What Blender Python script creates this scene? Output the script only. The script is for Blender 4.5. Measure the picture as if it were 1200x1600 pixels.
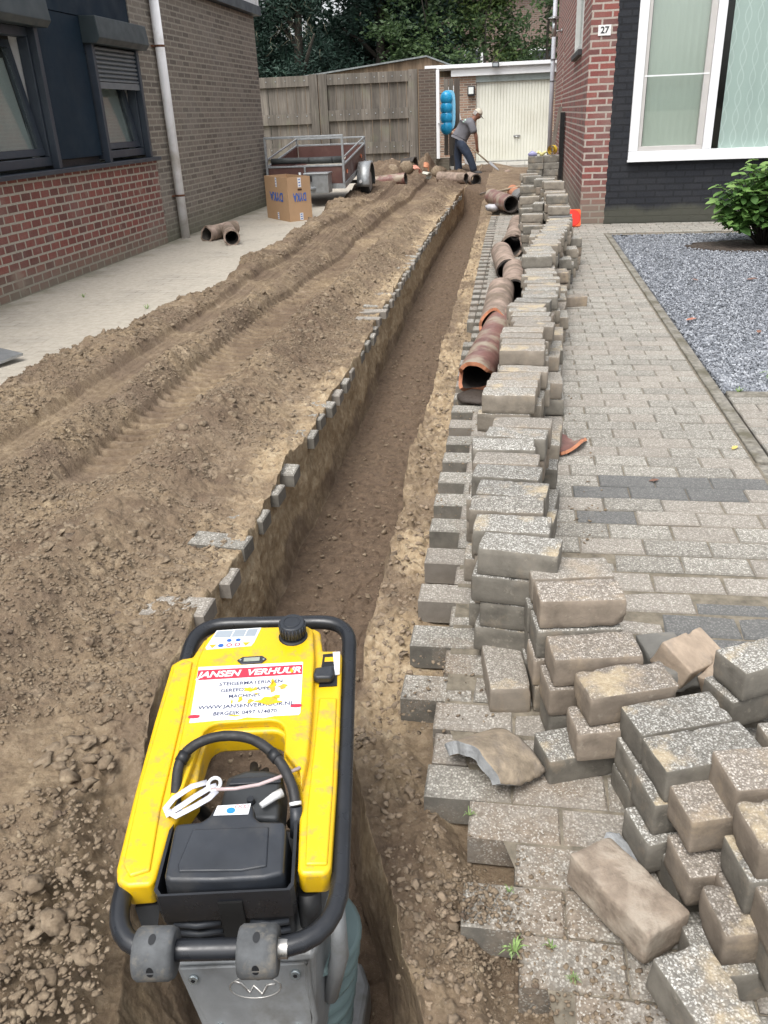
import bpy, bmesh, math, random
import numpy as np
from mathutils import Matrix, Vector, Euler
for o in list(bpy.data.objects): bpy.data.objects.remove(o)
S = bpy.context.scene
COL = S.collection
rad = math.radians
# ------------------------------------------------------------------ camera
EYE = 1.33
cam_d = bpy.data.cameras.new('camera'); cam = bpy.data.objects.new('camera', cam_d); COL.objects.link(cam)
_r = Vector((0.98800463, 0.14954592, -0.03850808))      # image right
_d = Vector((0.03039097, -0.43278728, -0.90098366))     # image down
_f = Vector((-0.15140424, 0.88900573, -0.43214069))     # view direction
cam.matrix_world = Matrix(((_r.x, -_d.x, -_f.x, 0), (_r.y, -_d.y, -_f.y, 0), (_r.z, -_d.z, -_f.z, EYE), (0, 0, 0, 1)))
cam_d.sensor_fit = 'VERTICAL'; cam_d.sensor_height = 36.0; cam_d.sensor_width = 27.0
cam_d.lens = 1290 / 1600 * 36.0
cam_d.clip_start = 0.03; cam_d.clip_end = 500
S.camera = cam
S.render.resolution_x = 768; S.render.resolution_y = 1024
# ------------------------------------------------------------------ sky and light (bright overcast)
W = bpy.data.worlds.new('World'); S.world = W; W.use_nodes = True
nt = W.node_tree; bg = nt.nodes['Background']
sky = nt.nodes.new('ShaderNodeTexSky'); sky.sky_type = 'NISHITA'; sky.sun_disc = False
SUN_EL, SUN_AZ = 62, 200
sky.sun_elevation = rad(SUN_EL); sky.sun_rotation = rad(SUN_AZ)
sky.air_density = 1.0; sky.dust_density = 4.0; sky.ozone_density = 1.0
hs = nt.nodes.new('ShaderNodeHueSaturation'); hs.inputs['Saturation'].default_value = 0.22; hs.inputs['Value'].default_value = 1.0
nt.links.new(sky.outputs[0], hs.inputs['Color']); nt.links.new(hs.outputs[0], bg.inputs['Color'])
bg.inputs['Strength'].default_value = 0.15
sun_d = bpy.data.lights.new('sun', 'SUN'); sun = bpy.data.objects.new('sun', sun_d); COL.objects.link(sun)
sun_d.energy = 1.1; sun_d.angle = rad(28); sun_d.color = (1.0, 0.965, 0.92)
_a = rad(SUN_AZ); _e = rad(SUN_EL)
_v = Vector((math.sin(_a) * math.cos(_e), math.cos(_a) * math.cos(_e), math.sin(_e)))
sun.rotation_euler = _v.to_track_quat('Z', 'Y').to_euler()
S.view_settings.view_transform = 'Standard'; S.view_settings.look = 'None'
S.view_settings.exposure = 0.9; S.view_settings.gamma = 1.0; S.view_settings.use_curve_mapping = False
# ------------------------------------------------------------------ helpers
RND = random.Random(7)
def tag(o, label=None, cat=None, group=None, kind=None):
    if label: o['label'] = label
    if cat: o['category'] = cat
    if group: o['group'] = group
    if kind: o['kind'] = kind
    return o
def thing(name, label, cat, loc=(0, 0, 0), rotz=0.0, group=None):
    o = bpy.data.objects.new(name, None); COL.objects.link(o); o.empty_display_size = 0.1
    o.location = loc; o.rotation_euler = (0, 0, rotz)
    return tag(o, label, cat, group)
class MB:
    """collects boxes, tubes and free faces of one mesh"""
    def __init__(s): s.v = []; s.f = []; s.m = []; s.sm = []
    def add(s, vs, fs, mi=0, smooth=False):
        b = len(s.v); s.v += [tuple(map(float, p)) for p in vs]
        for f in fs: s.f.append(tuple(b + i for i in f)); s.m.append(mi); s.sm.append(smooth)
        return s
    def box(s, x0, x1, y0, y1, z0, z1, mi=0):
        vs = [(x, y, z) for z in (z0, z1) for y in (y0, y1) for x in (x0, x1)]
        return s.add(vs, [(0, 2, 3, 1), (4, 5, 7, 6), (0, 1, 5, 4), (2, 6, 7, 3), (0, 4, 6, 2), (1, 3, 7, 5)], mi)
    def obox(s, c, size, M=None, mi=0):
        hx, hy, hz = size[0] / 2, size[1] / 2, size[2] / 2; vs = []
        for z in (-hz, hz):
            for y in (-hy, hy):
                for x in (-hx, hx):
                    p = Vector((x, y, z))
                    if M is not None: p = M @ p
                    vs.append(p + Vector(c))
        return s.add(vs, [(0, 2, 3, 1), (4, 5, 7, 6), (0, 1, 5, 4), (2, 6, 7, 3), (0, 4, 6, 2), (1, 3, 7, 5)], mi)
    def tube(s, pts, r, n=12, closed=False, mi=0, cap=True):
        P = [Vector(p) for p in pts]; N = len(P)
        R_ = r if hasattr(r, '__len__') else [r] * N
        T = []
        for i in range(N):
            a = P[(i - 1) % N] if (closed or i > 0) else P[i]; b = P[(i + 1) % N] if (closed or i < N - 1) else P[i]
            T.append((b - a).normalized())
        up = Vector((0, 0, 1)) if abs(T[0].z) < .9 else Vector((1, 0, 0))
        nrm = (up - T[0] * up.dot(T[0])).normalized(); rings = []
        for i in range(N):
            nrm = (nrm - T[i] * nrm.dot(T[i])).normalized(); bn = T[i].cross(nrm)
            rings.append([P[i] + (nrm * math.cos(2 * math.pi * k / n) + bn * math.sin(2 * math.pi * k / n)) * R_[i] for k in range(n)])
        vs = [p for rg in rings for p in rg]; fs = []
        for i in range(N if closed else N - 1):
            j = (i + 1) % N
            for k in range(n):
                l = (k + 1) % n; fs.append((i * n + k, i * n + l, j * n + l, j * n + k))
        s.add(vs, fs, mi, True)
        if cap and not closed:
            b = len(s.v) - len(vs)
            s.f.append(tuple(b + k for k in range(n))[::-1]); s.m.append(mi); s.sm.append(False)
            s.f.append(tuple(b + (N - 1) * n + k for k in range(n))); s.m.append(mi); s.sm.append(False)
        return s
    def prism(s, poly, z0, z1, mi=0, M=None):
        n = len(poly); vs = [(p[0], p[1], z0) for p in poly] + [(p[0], p[1], z1) for p in poly]
        if M is not None: vs = [M @ Vector(v) for v in vs]
        fs = [tuple(range(n))[::-1], tuple(range(n, 2 * n))] + [(i, (i + 1) % n, n + (i + 1) % n, n + i) for i in range(n)]
        return s.add(vs, fs, mi)
    def build(s, name, mat, parent=None, world=True, bevel=0, seg=2, tri=False):
        me = bpy.data.meshes.new(name); me.from_pydata(s.v, [], s.f)
        me.polygons.foreach_set('material_index', s.m); me.polygons.foreach_set('use_smooth', s.sm)
        for m in (mat if isinstance(mat, (list, tuple)) else [mat]): me.materials.append(m)
        if tri or any(len(f) > 4 for f in s.f):
            bm = bmesh.new(); bm.from_mesh(me)
            bmesh.ops.recalc_face_normals(bm, faces=bm.faces)
            bm.to_mesh(me); bm.free()
        o = bpy.data.objects.new(name, me); COL.objects.link(o)
        if parent is not None:
            o.parent = parent
            if world: o.matrix_parent_inverse = pw(parent).inverted()
        if bevel:
            b = o.modifiers.new('bevel', 'BEVEL'); b.width = bevel; b.segments = seg; b.limit_method = 'ANGLE'; b.angle_limit = rad(30)
            b.harden_normals = False
        return o
def pw(o):
    m = Matrix.LocRotScale(o.location, o.rotation_euler, o.scale)
    if o.parent: m = pw(o.parent) @ o.matrix_parent_inverse @ m
    return m
def npmesh(name, V, F, mat, parent=None, smooth=True, attrs=None):
    """big mesh from numpy arrays; F is (n,3) or (n,4)"""
    me = bpy.data.meshes.new(name); k = F.shape[1]
    me.vertices.add(len(V)); me.vertices.foreach_set('co', np.ascontiguousarray(V, dtype=np.float32).ravel())
    me.loops.add(F.size); me.loops.foreach_set('vertex_index', F.astype(np.int32).ravel())
    me.polygons.add(len(F)); me.polygons.foreach_set('loop_start', np.arange(0, F.size, k, dtype=np.int32))
    me.polygons.foreach_set('loop_total', np.full(len(F), k, dtype=np.int32))
    me.polygons.foreach_set('use_smooth', np.full(len(F), smooth))
    me.update(calc_edges=True)
    for an, av in (attrs or {}).items():
        at = me.attributes.new(an, 'FLOAT', 'POINT'); at.data.foreach_set('value', av.astype(np.float32).ravel())
    me.materials.append(mat)
    o = bpy.data.objects.new(name, me); COL.objects.link(o)
    if parent is not None:
        o.parent = parent; o.matrix_parent_inverse = pw(parent).inverted()
    return o
# vectorised gradient-free value noise
def _h(ix, iy, iz, seed):
    n = (ix * 374761393 + iy * 668265263 + iz * 2147483647 + seed * 974634777) & 0xffffffff
    n = ((n ^ (n >> 13)) * 1274126177) & 0xffffffff
    n = (n ^ (n >> 16)) & 0xffffffff
    return n.astype(np.float64) / 4294967295.0
def vnoise(x, y, z=None, seed=0):
    x = np.asarray(x, dtype=np.float64); y = np.asarray(y, dtype=np.float64)
    z = np.zeros_like(x) if z is None else np.asarray(z, dtype=np.float64)
    ix = np.floor(x).astype(np.int64); iy = np.floor(y).astype(np.int64); iz = np.floor(z).astype(np.int64)
    fx = x - ix; fy = y - iy; fz = z - iz
    fx = fx * fx * (3 - 2 * fx); fy = fy * fy * (3 - 2 * fy); fz = fz * fz * (3 - 2 * fz)
    def L(a, b, t): return a + (b - a) * t
    r = 0
    c = [[[_h(ix + i, iy + j, iz + k, seed) for k in (0, 1)] for j in (0, 1)] for i in (0, 1)]
    return L(L(L(c[0][0][0], c[1][0][0], fx), L(c[0][1][0], c[1][1][0], fx), fy),
             L(L(c[0][0][1], c[1][0][1], fx), L(c[0][1][1], c[1][1][1], fx), fy), fz) * 2 - 1
def fbm(x, y, z=None, oct=4, seed=0, gain=.5):
    a = 1; s = 0; t = 0; f = 1
    for i in range(oct):
        s = s + a * vnoise(np.asarray(x) * f, np.asarray(y) * f, None if z is None else np.asarray(z) * f, seed + i * 17); t += a; a *= gain; f *= 2.03
    return s / t
def worley(x, y, seed=0):
    """distance to the nearest jittered point and that cell's random value"""
    x = np.asarray(x, dtype=np.float64); y = np.asarray(y, dtype=np.float64)
    ix = np.floor(x).astype(np.int64); iy = np.floor(y).astype(np.int64)
    best = np.full(x.shape, 9.0); val = np.zeros(x.shape)
    for dx in (-1, 0, 1):
        for dy in (-1, 0, 1):
            cx = ix + dx; cy = iy + dy; z0 = np.zeros_like(cx)
            d = np.hypot(cx + _h(cx, cy, z0, seed) - x, cy + _h(cx, cy, z0, seed + 5) - y)
            m = d < best; best = np.where(m, d, best); val = np.where(m, _h(cx, cy, z0, seed + 11), val)
    return best, val
def sstep(a, b, x): t = np.clip((x - a) / (b - a), 0, 1); return t * t * (3 - 2 * t)
# ------------------------------------------------------------------ materials
def new_mat(name):
    m = bpy.data.materials.new(name); m.use_nodes = True
    return m, m.node_tree, m.node_tree.nodes['Principled BSDF']
def nd(t, typ, **k):
    n = t.nodes.new(typ)
    for a, b in k.items():
        if a == 'ins':
            for i, v in b.items(): n.inputs[i].default_value = v
        else: setattr(n, a, b)
    return n
def ramp(t, src, stops, interp='LINEAR'):
    r = t.nodes.new('ShaderNodeValToRGB'); r.color_ramp.interpolation = interp
    e = r.color_ramp.elements
    while len(e) < len(stops): e.new(.5)
    for i, (p, c) in enumerate(stops):
        e[i].position = p; e[i].color = (c if len(c) == 4 else (*c, 1)) if hasattr(c, '__len__') else (c, c, c, 1)
    t.links.new(src, r.inputs[0]); return r.outputs[0]
def mix(t, fac, a, b, mode='MIX'):
    n = t.nodes.new('ShaderNodeMix'); n.data_type = 'RGBA'; n.blend_type = mode
    for s, v in ((0, fac), (6, a), (7, b)):
        if hasattr(v, 'type') or isinstance(v, bpy.types.NodeSocket): t.links.new(v, n.inputs[s])
        else: n.inputs[s].default_value = v if s == 0 else (*v[:3], 1)
    return n.outputs[2]
def noise(t, vec, scale, detail=4, rough=.55, w=0):
    n = t.nodes.new('ShaderNodeTexNoise'); n.inputs['Scale'].default_value = scale; n.inputs['Detail'].default_value = detail; n.inputs['Roughness'].default_value = rough
    if vec is not None: t.links.new(vec, n.inputs['Vector'])
    return n.outputs['Fac']
def vor(t, vec, scale, feature='F1', rnd=1.0):
    n = t.nodes.new('ShaderNodeTexVoronoi'); n.feature = feature; n.inputs['Scale'].default_value = scale; n.inputs['Randomness'].default_value = rnd
    if vec is not None: t.links.new(vec, n.inputs['Vector'])
    return n
def bump(t, bsdf, h, strength=.5, dist=.01, prev=None):
    b = t.nodes.new('ShaderNodeBump'); b.inputs['Strength'].default_value = strength; b.inputs['Distance'].default_value = dist
    t.links.new(h, b.inputs['Height'])
    if prev is not None: t.links.new(prev, b.inputs['Normal'])
    t.links.new(b.outputs[0], bsdf.inputs['Normal']); return b.outputs[0]
def ocoord(t, kind='Object'): return t.nodes.new('ShaderNodeTexCoord').outputs[kind]
def math_(t, op, a, b=0.0, c=None):
    n = t.nodes.new('ShaderNodeMath'); n.operation = op
    for i, v in enumerate((a, b) if c is None else (a, b, c)):
        if isinstance(v, bpy.types.NodeSocket): t.links.new(v, n.inputs[i])
        else: n.inputs[i].default_value = v
    return n.outputs[0]
def simple(name, col, rough=.6, metal=0, var=.25, scale=8, bumps=.15, bscale=40, bdist=.002, dirt=None, dscale=3, dthr=(.55, .7), spec=.5, coat=0):
    """plain surface with uneven tone, fine relief and optional patches of dirt"""
    m, t, b = new_mat(name); vec = ocoord(t)
    n = noise(t, vec, scale, 6, .6)
    c = mix(t, ramp(t, n, [(.3, 0), (.7, 1)]), tuple(x * (1 - var) for x in col), tuple(min(1, x * (1 + var)) for x in col))
    rsock = ramp(t, noise(t, vec, scale * 2.3, 5), [(.3, max(0, rough - .12)), (.7, min(1, rough + .12))])
    if dirt:
        dn = ramp(t, noise(t, vec, dscale, 7, .65), [(dthr[0], 0), (dthr[1], 1)])
        c = mix(t, dn, c, dirt)
    t.links.new(c, b.inputs['Base Color']); t.links.new(rsock, b.inputs['Roughness'])
    b.inputs['Metallic'].default_value = metal; b.inputs['Specular IOR Level'].default_value = spec
    if coat: b.inputs['Coat Weight'].default_value = coat; b.inputs['Coat Roughness'].default_value = .15
    if bumps: bump(t, b, noise(t, vec, bscale, 6, .6), bumps, bdist)
    return m
def wall_uv(t):
    """metric (along wall, height) coordinates for upright brick walls"""
    vec = ocoord(t); g = t.nodes.new('ShaderNodeNewGeometry')
    sx = t.nodes.new('ShaderNodeSeparateXYZ'); t.links.new(vec, sx.inputs[0])
    sn = t.nodes.new('ShaderNodeSeparateXYZ'); t.links.new(g.outputs['True Normal'], sn.inputs[0])
    f = math_(t, 'GREATER_THAN', math_(t, 'ABSOLUTE', sn.outputs[0]), .5)
    u = math_(t, 'ADD', math_(t, 'MULTIPLY', f, sx.outputs[1]), math_(t, 'MULTIPLY', math_(t, 'SUBTRACT', 1.0, f), sx.outputs[0]))
    cb = t.nodes.new('ShaderNodeCombineXYZ'); t.links.new(u, cb.inputs[0]); t.links.new(sx.outputs[2], cb.inputs[1])
    return cb.outputs[0], vec, sx.outputs[2]
def brick_mat(name, c1, c2, mortar, bw=.22, rh=.075, ms=.012, stain=(.3, .28, .25), low=None, smooth=.1, dark=None, patch=None, bstr=.7, darkf=.9, off=.5):
    m, t, b = new_mat(name); uv, vec, z = wall_uv(t)
    wob = t.nodes.new('ShaderNodeVectorMath'); wob.operation = 'MULTIPLY_ADD'
    nz = t.nodes.new('ShaderNodeTexNoise'); nz.inputs['Scale'].default_value = 9; nz.inputs['Detail'].default_value = 3; t.links.new(vec, nz.inputs['Vector'])
    t.links.new(nz.outputs['Color'], wob.inputs[0]); wob.inputs[1].default_value = (.012, .008, 0); t.links.new(uv, wob.inputs[2])
    br = t.nodes.new('ShaderNodeTexBrick'); br.offset = off
    t.links.new(wob.outputs[0], br.inputs['Vector'])
    for k, v in (('Scale', 1), ('Brick Width', bw), ('Row Height', rh), ('Mortar Size', ms), ('Mortar Smooth', smooth), ('Bias', 0.0)): br.inputs[k].default_value = v
    br.inputs['Color1'].default_value = (*c1, 1); br.inputs['Color2'].default_value = (*c2, 1); br.inputs['Mortar'].default_value = (*mortar, 1)
    c = br.outputs['Color']
    if dark:   # some bricks burnt darker: a second brick pattern with the same cells, thresholded
        b2 = t.nodes.new('ShaderNodeTexBrick'); b2.offset = off; t.links.new(wob.outputs[0], b2.inputs['Vector'])
        for k, v in (('Scale', 1), ('Brick Width', bw), ('Row Height', rh), ('Mortar Size', ms), ('Mortar Smooth', 0), ('Bias', 0)): b2.inputs[k].default_value = v
        b2.inputs['Color1'].default_value = (0, 0, 0, 1); b2.inputs['Color2'].default_value = (1, 1, 1, 1); b2.inputs['Mortar'].default_value = (0, 0, 0, 1)
        c = mix(t, math_(t, 'MULTIPLY', math_(t, 'GREATER_THAN', b2.outputs['Color'], .78), darkf), c, dark)
    fine = noise(t, vec, 60, 6, .7)
    c = mix(t, .45, c, ramp(t, fine, [(.25, .25), (.75, .95)]), 'OVERLAY')
    c = mix(t, ramp(t, noise(t, vec, 1.3, 7, .65), [(.5, 0), (.78, .5)]), c, stain)
    if patch: c = mix(t, ramp(t, noise(t, vec, 2.1, 6, .6), [(.62, 0), (.7, .75)]), c, patch)
    if low:     # algae and splash dirt band at the foot of the wall
        f = math_(t, 'ADD', z, math_(t, 'MULTIPLY', noise(t, vec, 3, 5), .25))
        c = mix(t, ramp(t, f, [(low[0], .75), (low[1], 0)]), c, low[2])
    t.links.new(c, b.inputs['Base Color']); b.inputs['Roughness'].default_value = .88; b.inputs['Specular IOR Level'].default_value = .3
    hgt = math_(t, 'ADD', math_(t, 'MULTIPLY', br.outputs['Fac'], -1.0), math_(t, 'MULTIPLY', fine, .35))
    bump(t, b, hgt, bstr, .008)
    return m
# ---- soil
def soil_mat():
    m, t, b = new_mat('soil'); vec = ocoord(t)
    a = t.nodes.new('ShaderNodeAttribute'); a.attribute_name = 'sand'
    d = t.nodes.new('ShaderNodeAttribute'); d.attribute_name = 'damp'
    n1 = noise(t, vec, 2.2, 8, .62); n2 = noise(t, vec, 26, 8, .7); n3 = noise(t, vec, 7, 6, .6)
    c = ramp(t, n2, [(.25, (.115, .083, .055)), (.5, (.25, .188, .120)), (.75, (.41, .33, .225))])
    c = mix(t, ramp(t, n1, [(.38, 0), (.62, .85)]), c, (.155, .112, .08))
    c = mix(t, ramp(t, n3, [(.57, 0), (.75, .55)]), c, (.40, .32, .23))
    yl = ramp(t, n2, [(.25, (.20, .14, .08)), (.5, (.36, .275, .175)), (.75, (.54, .45, .32))])
    sf = math_(t, 'ADD', a.outputs['Fac'], math_(t, 'MULTIPLY', math_(t, 'SUBTRACT', noise(t, vec, 5, 7, .65), .5), 1.1))
    c = mix(t, ramp(t, sf, [(.35, 0), (.62, 1)]), c, yl)
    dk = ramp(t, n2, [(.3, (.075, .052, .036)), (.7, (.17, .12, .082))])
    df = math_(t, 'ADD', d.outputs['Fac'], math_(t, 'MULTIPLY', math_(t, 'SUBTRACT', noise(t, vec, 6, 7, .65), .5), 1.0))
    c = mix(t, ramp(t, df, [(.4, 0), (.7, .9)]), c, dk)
    v = vor(t, vec, 260); c = mix(t, ramp(t, v.outputs['Distance'], [(.0, .55), (.22, 0)]), c, (.5, .45, .38))  # pale grit
    t.links.new(c, b.inputs['Base Color'])
    b.inputs['Roughness'].default_value = .93; b.inputs['Specular IOR Level'].default_value = .22
    v2 = vor(t, vec, 75)
    h = math_(t, 'ADD', math_(t, 'MULTIPLY', noise(t, vec, 55, 9, .72), 1.4), math_(t, 'MULTIPLY', v2.outputs['Distance'], -.35))
    bump(t, b, h, 1.0, .007)
    return m
M_soil = soil_mat()
def clod_mat():
    m, t, b = new_mat('soil lumps'); vec = ocoord(t)
    n2 = noise(t, vec, 40, 8, .7); g = noise(t, vec, 13, 3)
    c = ramp(t, n2, [(.25, (.11, .08, .052)), (.5, (.21, .16, .108)), (.75, (.34, .275, .195))])
    c = mix(t, ramp(t, g, [(.64, 0), (.70, .6)]), c, (.36, .29, .20))
    c = mix(t, ramp(t, g, [(.32, .8), (.38, 0)]), c, (.10, .07, .05))
    t.links.new(c, b.inputs['Base Color']); b.inputs['Roughness'].default_value = .95
    bump(t, b, noise(t, vec, 150, 8, .75), .8, .004); return m
M_clod = clod_mat()
M_tancl = simple('sandy lumps', (.235, .18, .125), .95, var=.45, scale=30, bumps=.8, bscale=120, bdist=.004)
# ---- concrete block paver with washed aggregate on its top face
def paver_mat(name, base, side, speck=(.62, .6, .55), sp_amt=.8, dirt=0.0, sized=190, perobj=True, dark=None, tint=None):
    m, t, b = new_mat(name); vec = ocoord(t)
    if perobj:
        oi = t.nodes.new('ShaderNodeObjectInfo'); rnd = oi.outputs['Random']
        ad = t.nodes.new('ShaderNodeVectorMath'); ad.operation = 'ADD'; t.links.new(vec, ad.inputs[0])
        cc = t.nodes.new('ShaderNodeCombineXYZ'); t.links.new(math_(t, 'MULTIPLY', rnd, 37.0), cc.inputs[0]); t.links.new(math_(t, 'MULTIPLY', rnd, 11.0), cc.inputs[1])
        t.links.new(cc.outputs[0], ad.inputs[1]); pv = ad.outputs[0]
    else:
        pv = vec; at = t.nodes.new('ShaderNodeAttribute'); at.attribute_name = 'tone'; rnd = at.outputs['Fac']
    # specks
    v = vor(t, pv, sized); vc = t.nodes.new('ShaderNodeSeparateColor'); t.links.new(v.outputs['Color'], vc.inputs[0])
    v2 = vor(t, pv, sized * 2.1); vc2 = t.nodes.new('ShaderNodeSeparateColor'); t.links.new(v2.outputs['Color'], vc2.inputs[0])
    stone = ramp(t, vc.outputs[0], [(.0, tuple(x * .45 for x in base)), (.25, tuple(x * .8 for x in base)), (.5, tuple(x * 1.2 for x in base)), (.72, tuple(x * .9 for x in speck)), (1, tuple(min(.85, x * 1.15) for x in speck))])
    top = mix(t, ramp(t, v.outputs['Distance'], [(.32, 0), (.5, .85)]), stone, tuple(x * .62 for x in base))
    top = mix(t, math_(t, 'MULTIPLY', math_(t, 'GREATER_THAN', vc2.outputs[1], .82), sp_amt * .8), top, speck)
    n = noise(t, pv, 9, 6, .6)
    top = mix(t, ramp(t, n, [(.45, 0), (.75, .22)]), top, tuple(x * 1.15 for x in side))
    sd = ramp(t, noise(t, pv, 14, 8, .65), [(.25, tuple(x * .55 for x in side)), (.5, side), (.75, tuple(x * 1.35 for x in side))])
    sd = mix(t, ramp(t, noise(t, pv, 34, 5, .7), [(.6, 0), (.75, .5)]), sd, (.42, .38, .31))
    g = t.nodes.new('ShaderNodeTexCoord'); sn = t.nodes.new('ShaderNodeSeparateXYZ'); t.links.new(g.outputs['Normal'], sn.inputs[0])
    f = ramp(t, sn.outputs[2], [(.62, 0), (.8, 1)])
    c = mix(t, f, sd, top)
    if dark:      # individual near-black blocks
        c = mix(t, math_(t, 'MULTIPLY', math_(t, 'GREATER_THAN', rnd, dark), .72), c, (.075, .08, .085))
    hsv = t.nodes.new('ShaderNodeHueSaturation'); t.links.new(c, hsv.inputs['Color'])
    t.links.new(ramp(t, rnd, [(0, .84 if perobj else .88), (.5, 1.0), (.93, 1.12 if perobj else 1.08)]), hsv.inputs['Value'])
    c = hsv.outputs[0]
    if tint: c = mix(t, math_(t, 'MULTIPLY', math_(t, 'GREATER_THAN', math_(t, 'FRACT', math_(t, 'MULTIPLY', rnd, 7.31)), .62), .28), c, tint)
    # sand / soil lodged on it
    if perobj:
        gm = t.nodes.new('ShaderNodeNewGeometry'); wv = gm.outputs['Position']
        dn = ramp(t, noise(t, wv, 8, 8, .65), [(.54, 0), (.66, .75 if dirt else .45)])
        c = mix(t, dn, c, (.34, .27, .19))
        c = mix(t, math_(t, 'MULTIPLY', ramp(t, noise(t, wv, 5.5, 8, .62), [(.56, 0), (.64, .75)]), f), c, ramp(t, noise(t, wv, 60, 6, .7), [(.3, (.32, .25, .15)), (.7, (.55, .46, .32))]))
    else:
        da = t.nodes.new('ShaderNodeAttribute'); da.attribute_name = 'dirt'
        ff = math_(t, 'ADD', da.outputs['Fac'], math_(t, 'MULTIPLY', math_(t, 'SUBTRACT', noise(t, vec, 7, 9, .68), .5), 1.25))
        c = mix(t, ramp(t, ff, [(.46, 0), (.74, .88)]), c, mix(t, math_(t, 'MULTIPLY', math_(t, 'GREATER_THAN', vc2.outputs[1], .86), .7), ramp(t, noise(t, vec, 75, 8, .75), [(.3, (.105, .083, .062)), (.5, (.21, .17, .13)), (.7, (.34, .285, .22))]), speck))
    t.links.new(c, b.inputs['Base Color']); b.inputs['Roughness'].default_value = .86; b.inputs['Specular IOR Level'].default_value = .35
    h = math_(t, 'ADD', math_(t, 'MULTIPLY', math_(t, 'MULTIPLY', v.outputs['Distance'], -.8), f), math_(t, 'MULTIPLY', noise(t, pv, 130, 7, .7), .8))
    bump(t, b, h, .7, .003)
    return m
M_paver = paver_mat('aggregate paver', (.285, .268, .235), (.215, .188, .152), speck=(.56, .54, .49), dark=.95, tint=(.29, .245, .20))
M_paver_g = paver_mat('grey aggregate paver', (.265, .25, .22), (.165, .152, .128), speck=(.55, .54, .50))
M_paver_b = paver_mat('brown paver', (.275, .24, .20), (.215, .178, .14), speck=(.50, .46, .41), sp_amt=.6, dirt=1)
M_laid = paver_mat('laid paving', (.325, .305, .265), (.15, .14, .12), speck=(.52, .50, .45), perobj=False, sized=150, dark=.955, tint=(.31, .265, .225), sp_amt=.55)
M_joint = simple('joint sand', (.17, .148, .112), .95, var=.4, scale=30, bumps=.6, bscale=90, bdist=.004)
# ---- ground sheet: reaches the horizon, with an opening where the excavation is
M_ground = simple('yard ground', (.2, .18, .14), .95, var=.3, scale=3, bumps=.4, bscale=30, bdist=.01)
g = MB(); Z0 = -.13
X0, X1, Y0, Y1 = -3.9, 1.0, -.5, 24.5
for (a, b_, c, d) in ((-200, X0, -200, 300), (X1, 200, -200, 300), (X0, X1, -200, Y0), (X0, X1, Y1, 300)):
    g.add([(a, c, Z0), (b_, c, Z0), (b_, d, Z0), (a, d, Z0)], [(0, 1, 2, 3)])
tag(g.build('ground', M_ground), kind='structure')
# ---- height of the paved ground (it dips a little towards the camera)
def gz(y): return -.075 * (1 - sstep(1.2, 2.7, np.asarray(y, dtype=float)))
XLp = ([-.5, .8, 1.25, 1.7, 3.4, 4.5, 5.9, 7.1, 8.9, 12.3, 15.8, 25], [-.60, -.63, -.80, -.905, -.93, -.95, -.99, -1.02, -1.056, -1.09, -1.05, -1.0])
XRp = ([-.5, .85, 1.0, 1.23, 1.41, 1.63, 1.9, 2.3, 3, 3.8, 4.9, 6.3, 8.8, 12.5, 15, 25], [-.03, -.08, -.165, -.25, -.31, -.39, -.415, -.425, -.43, -.455, -.47, -.50, -.52, -.57, -.62, -.7])
SAWp = ([-.5, 0.95, 1.2, 1.5, 1.66, 2.3, 2.9, 3.4, 4.4, 5.9, 7.4, 10.2, 12.2, 25], [.04, -.02, -.07, -.19, -.275, -.277, -.292, -.295, -.318, -.348, -.37, -.40, -.40, -.42])
TR_END = 16.6
def XL(y): return np.interp(y, *XLp)
def XR(y): return np.interp(y, *XRp)
def SAW(y): return np.interp(y, *SAWp)
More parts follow.
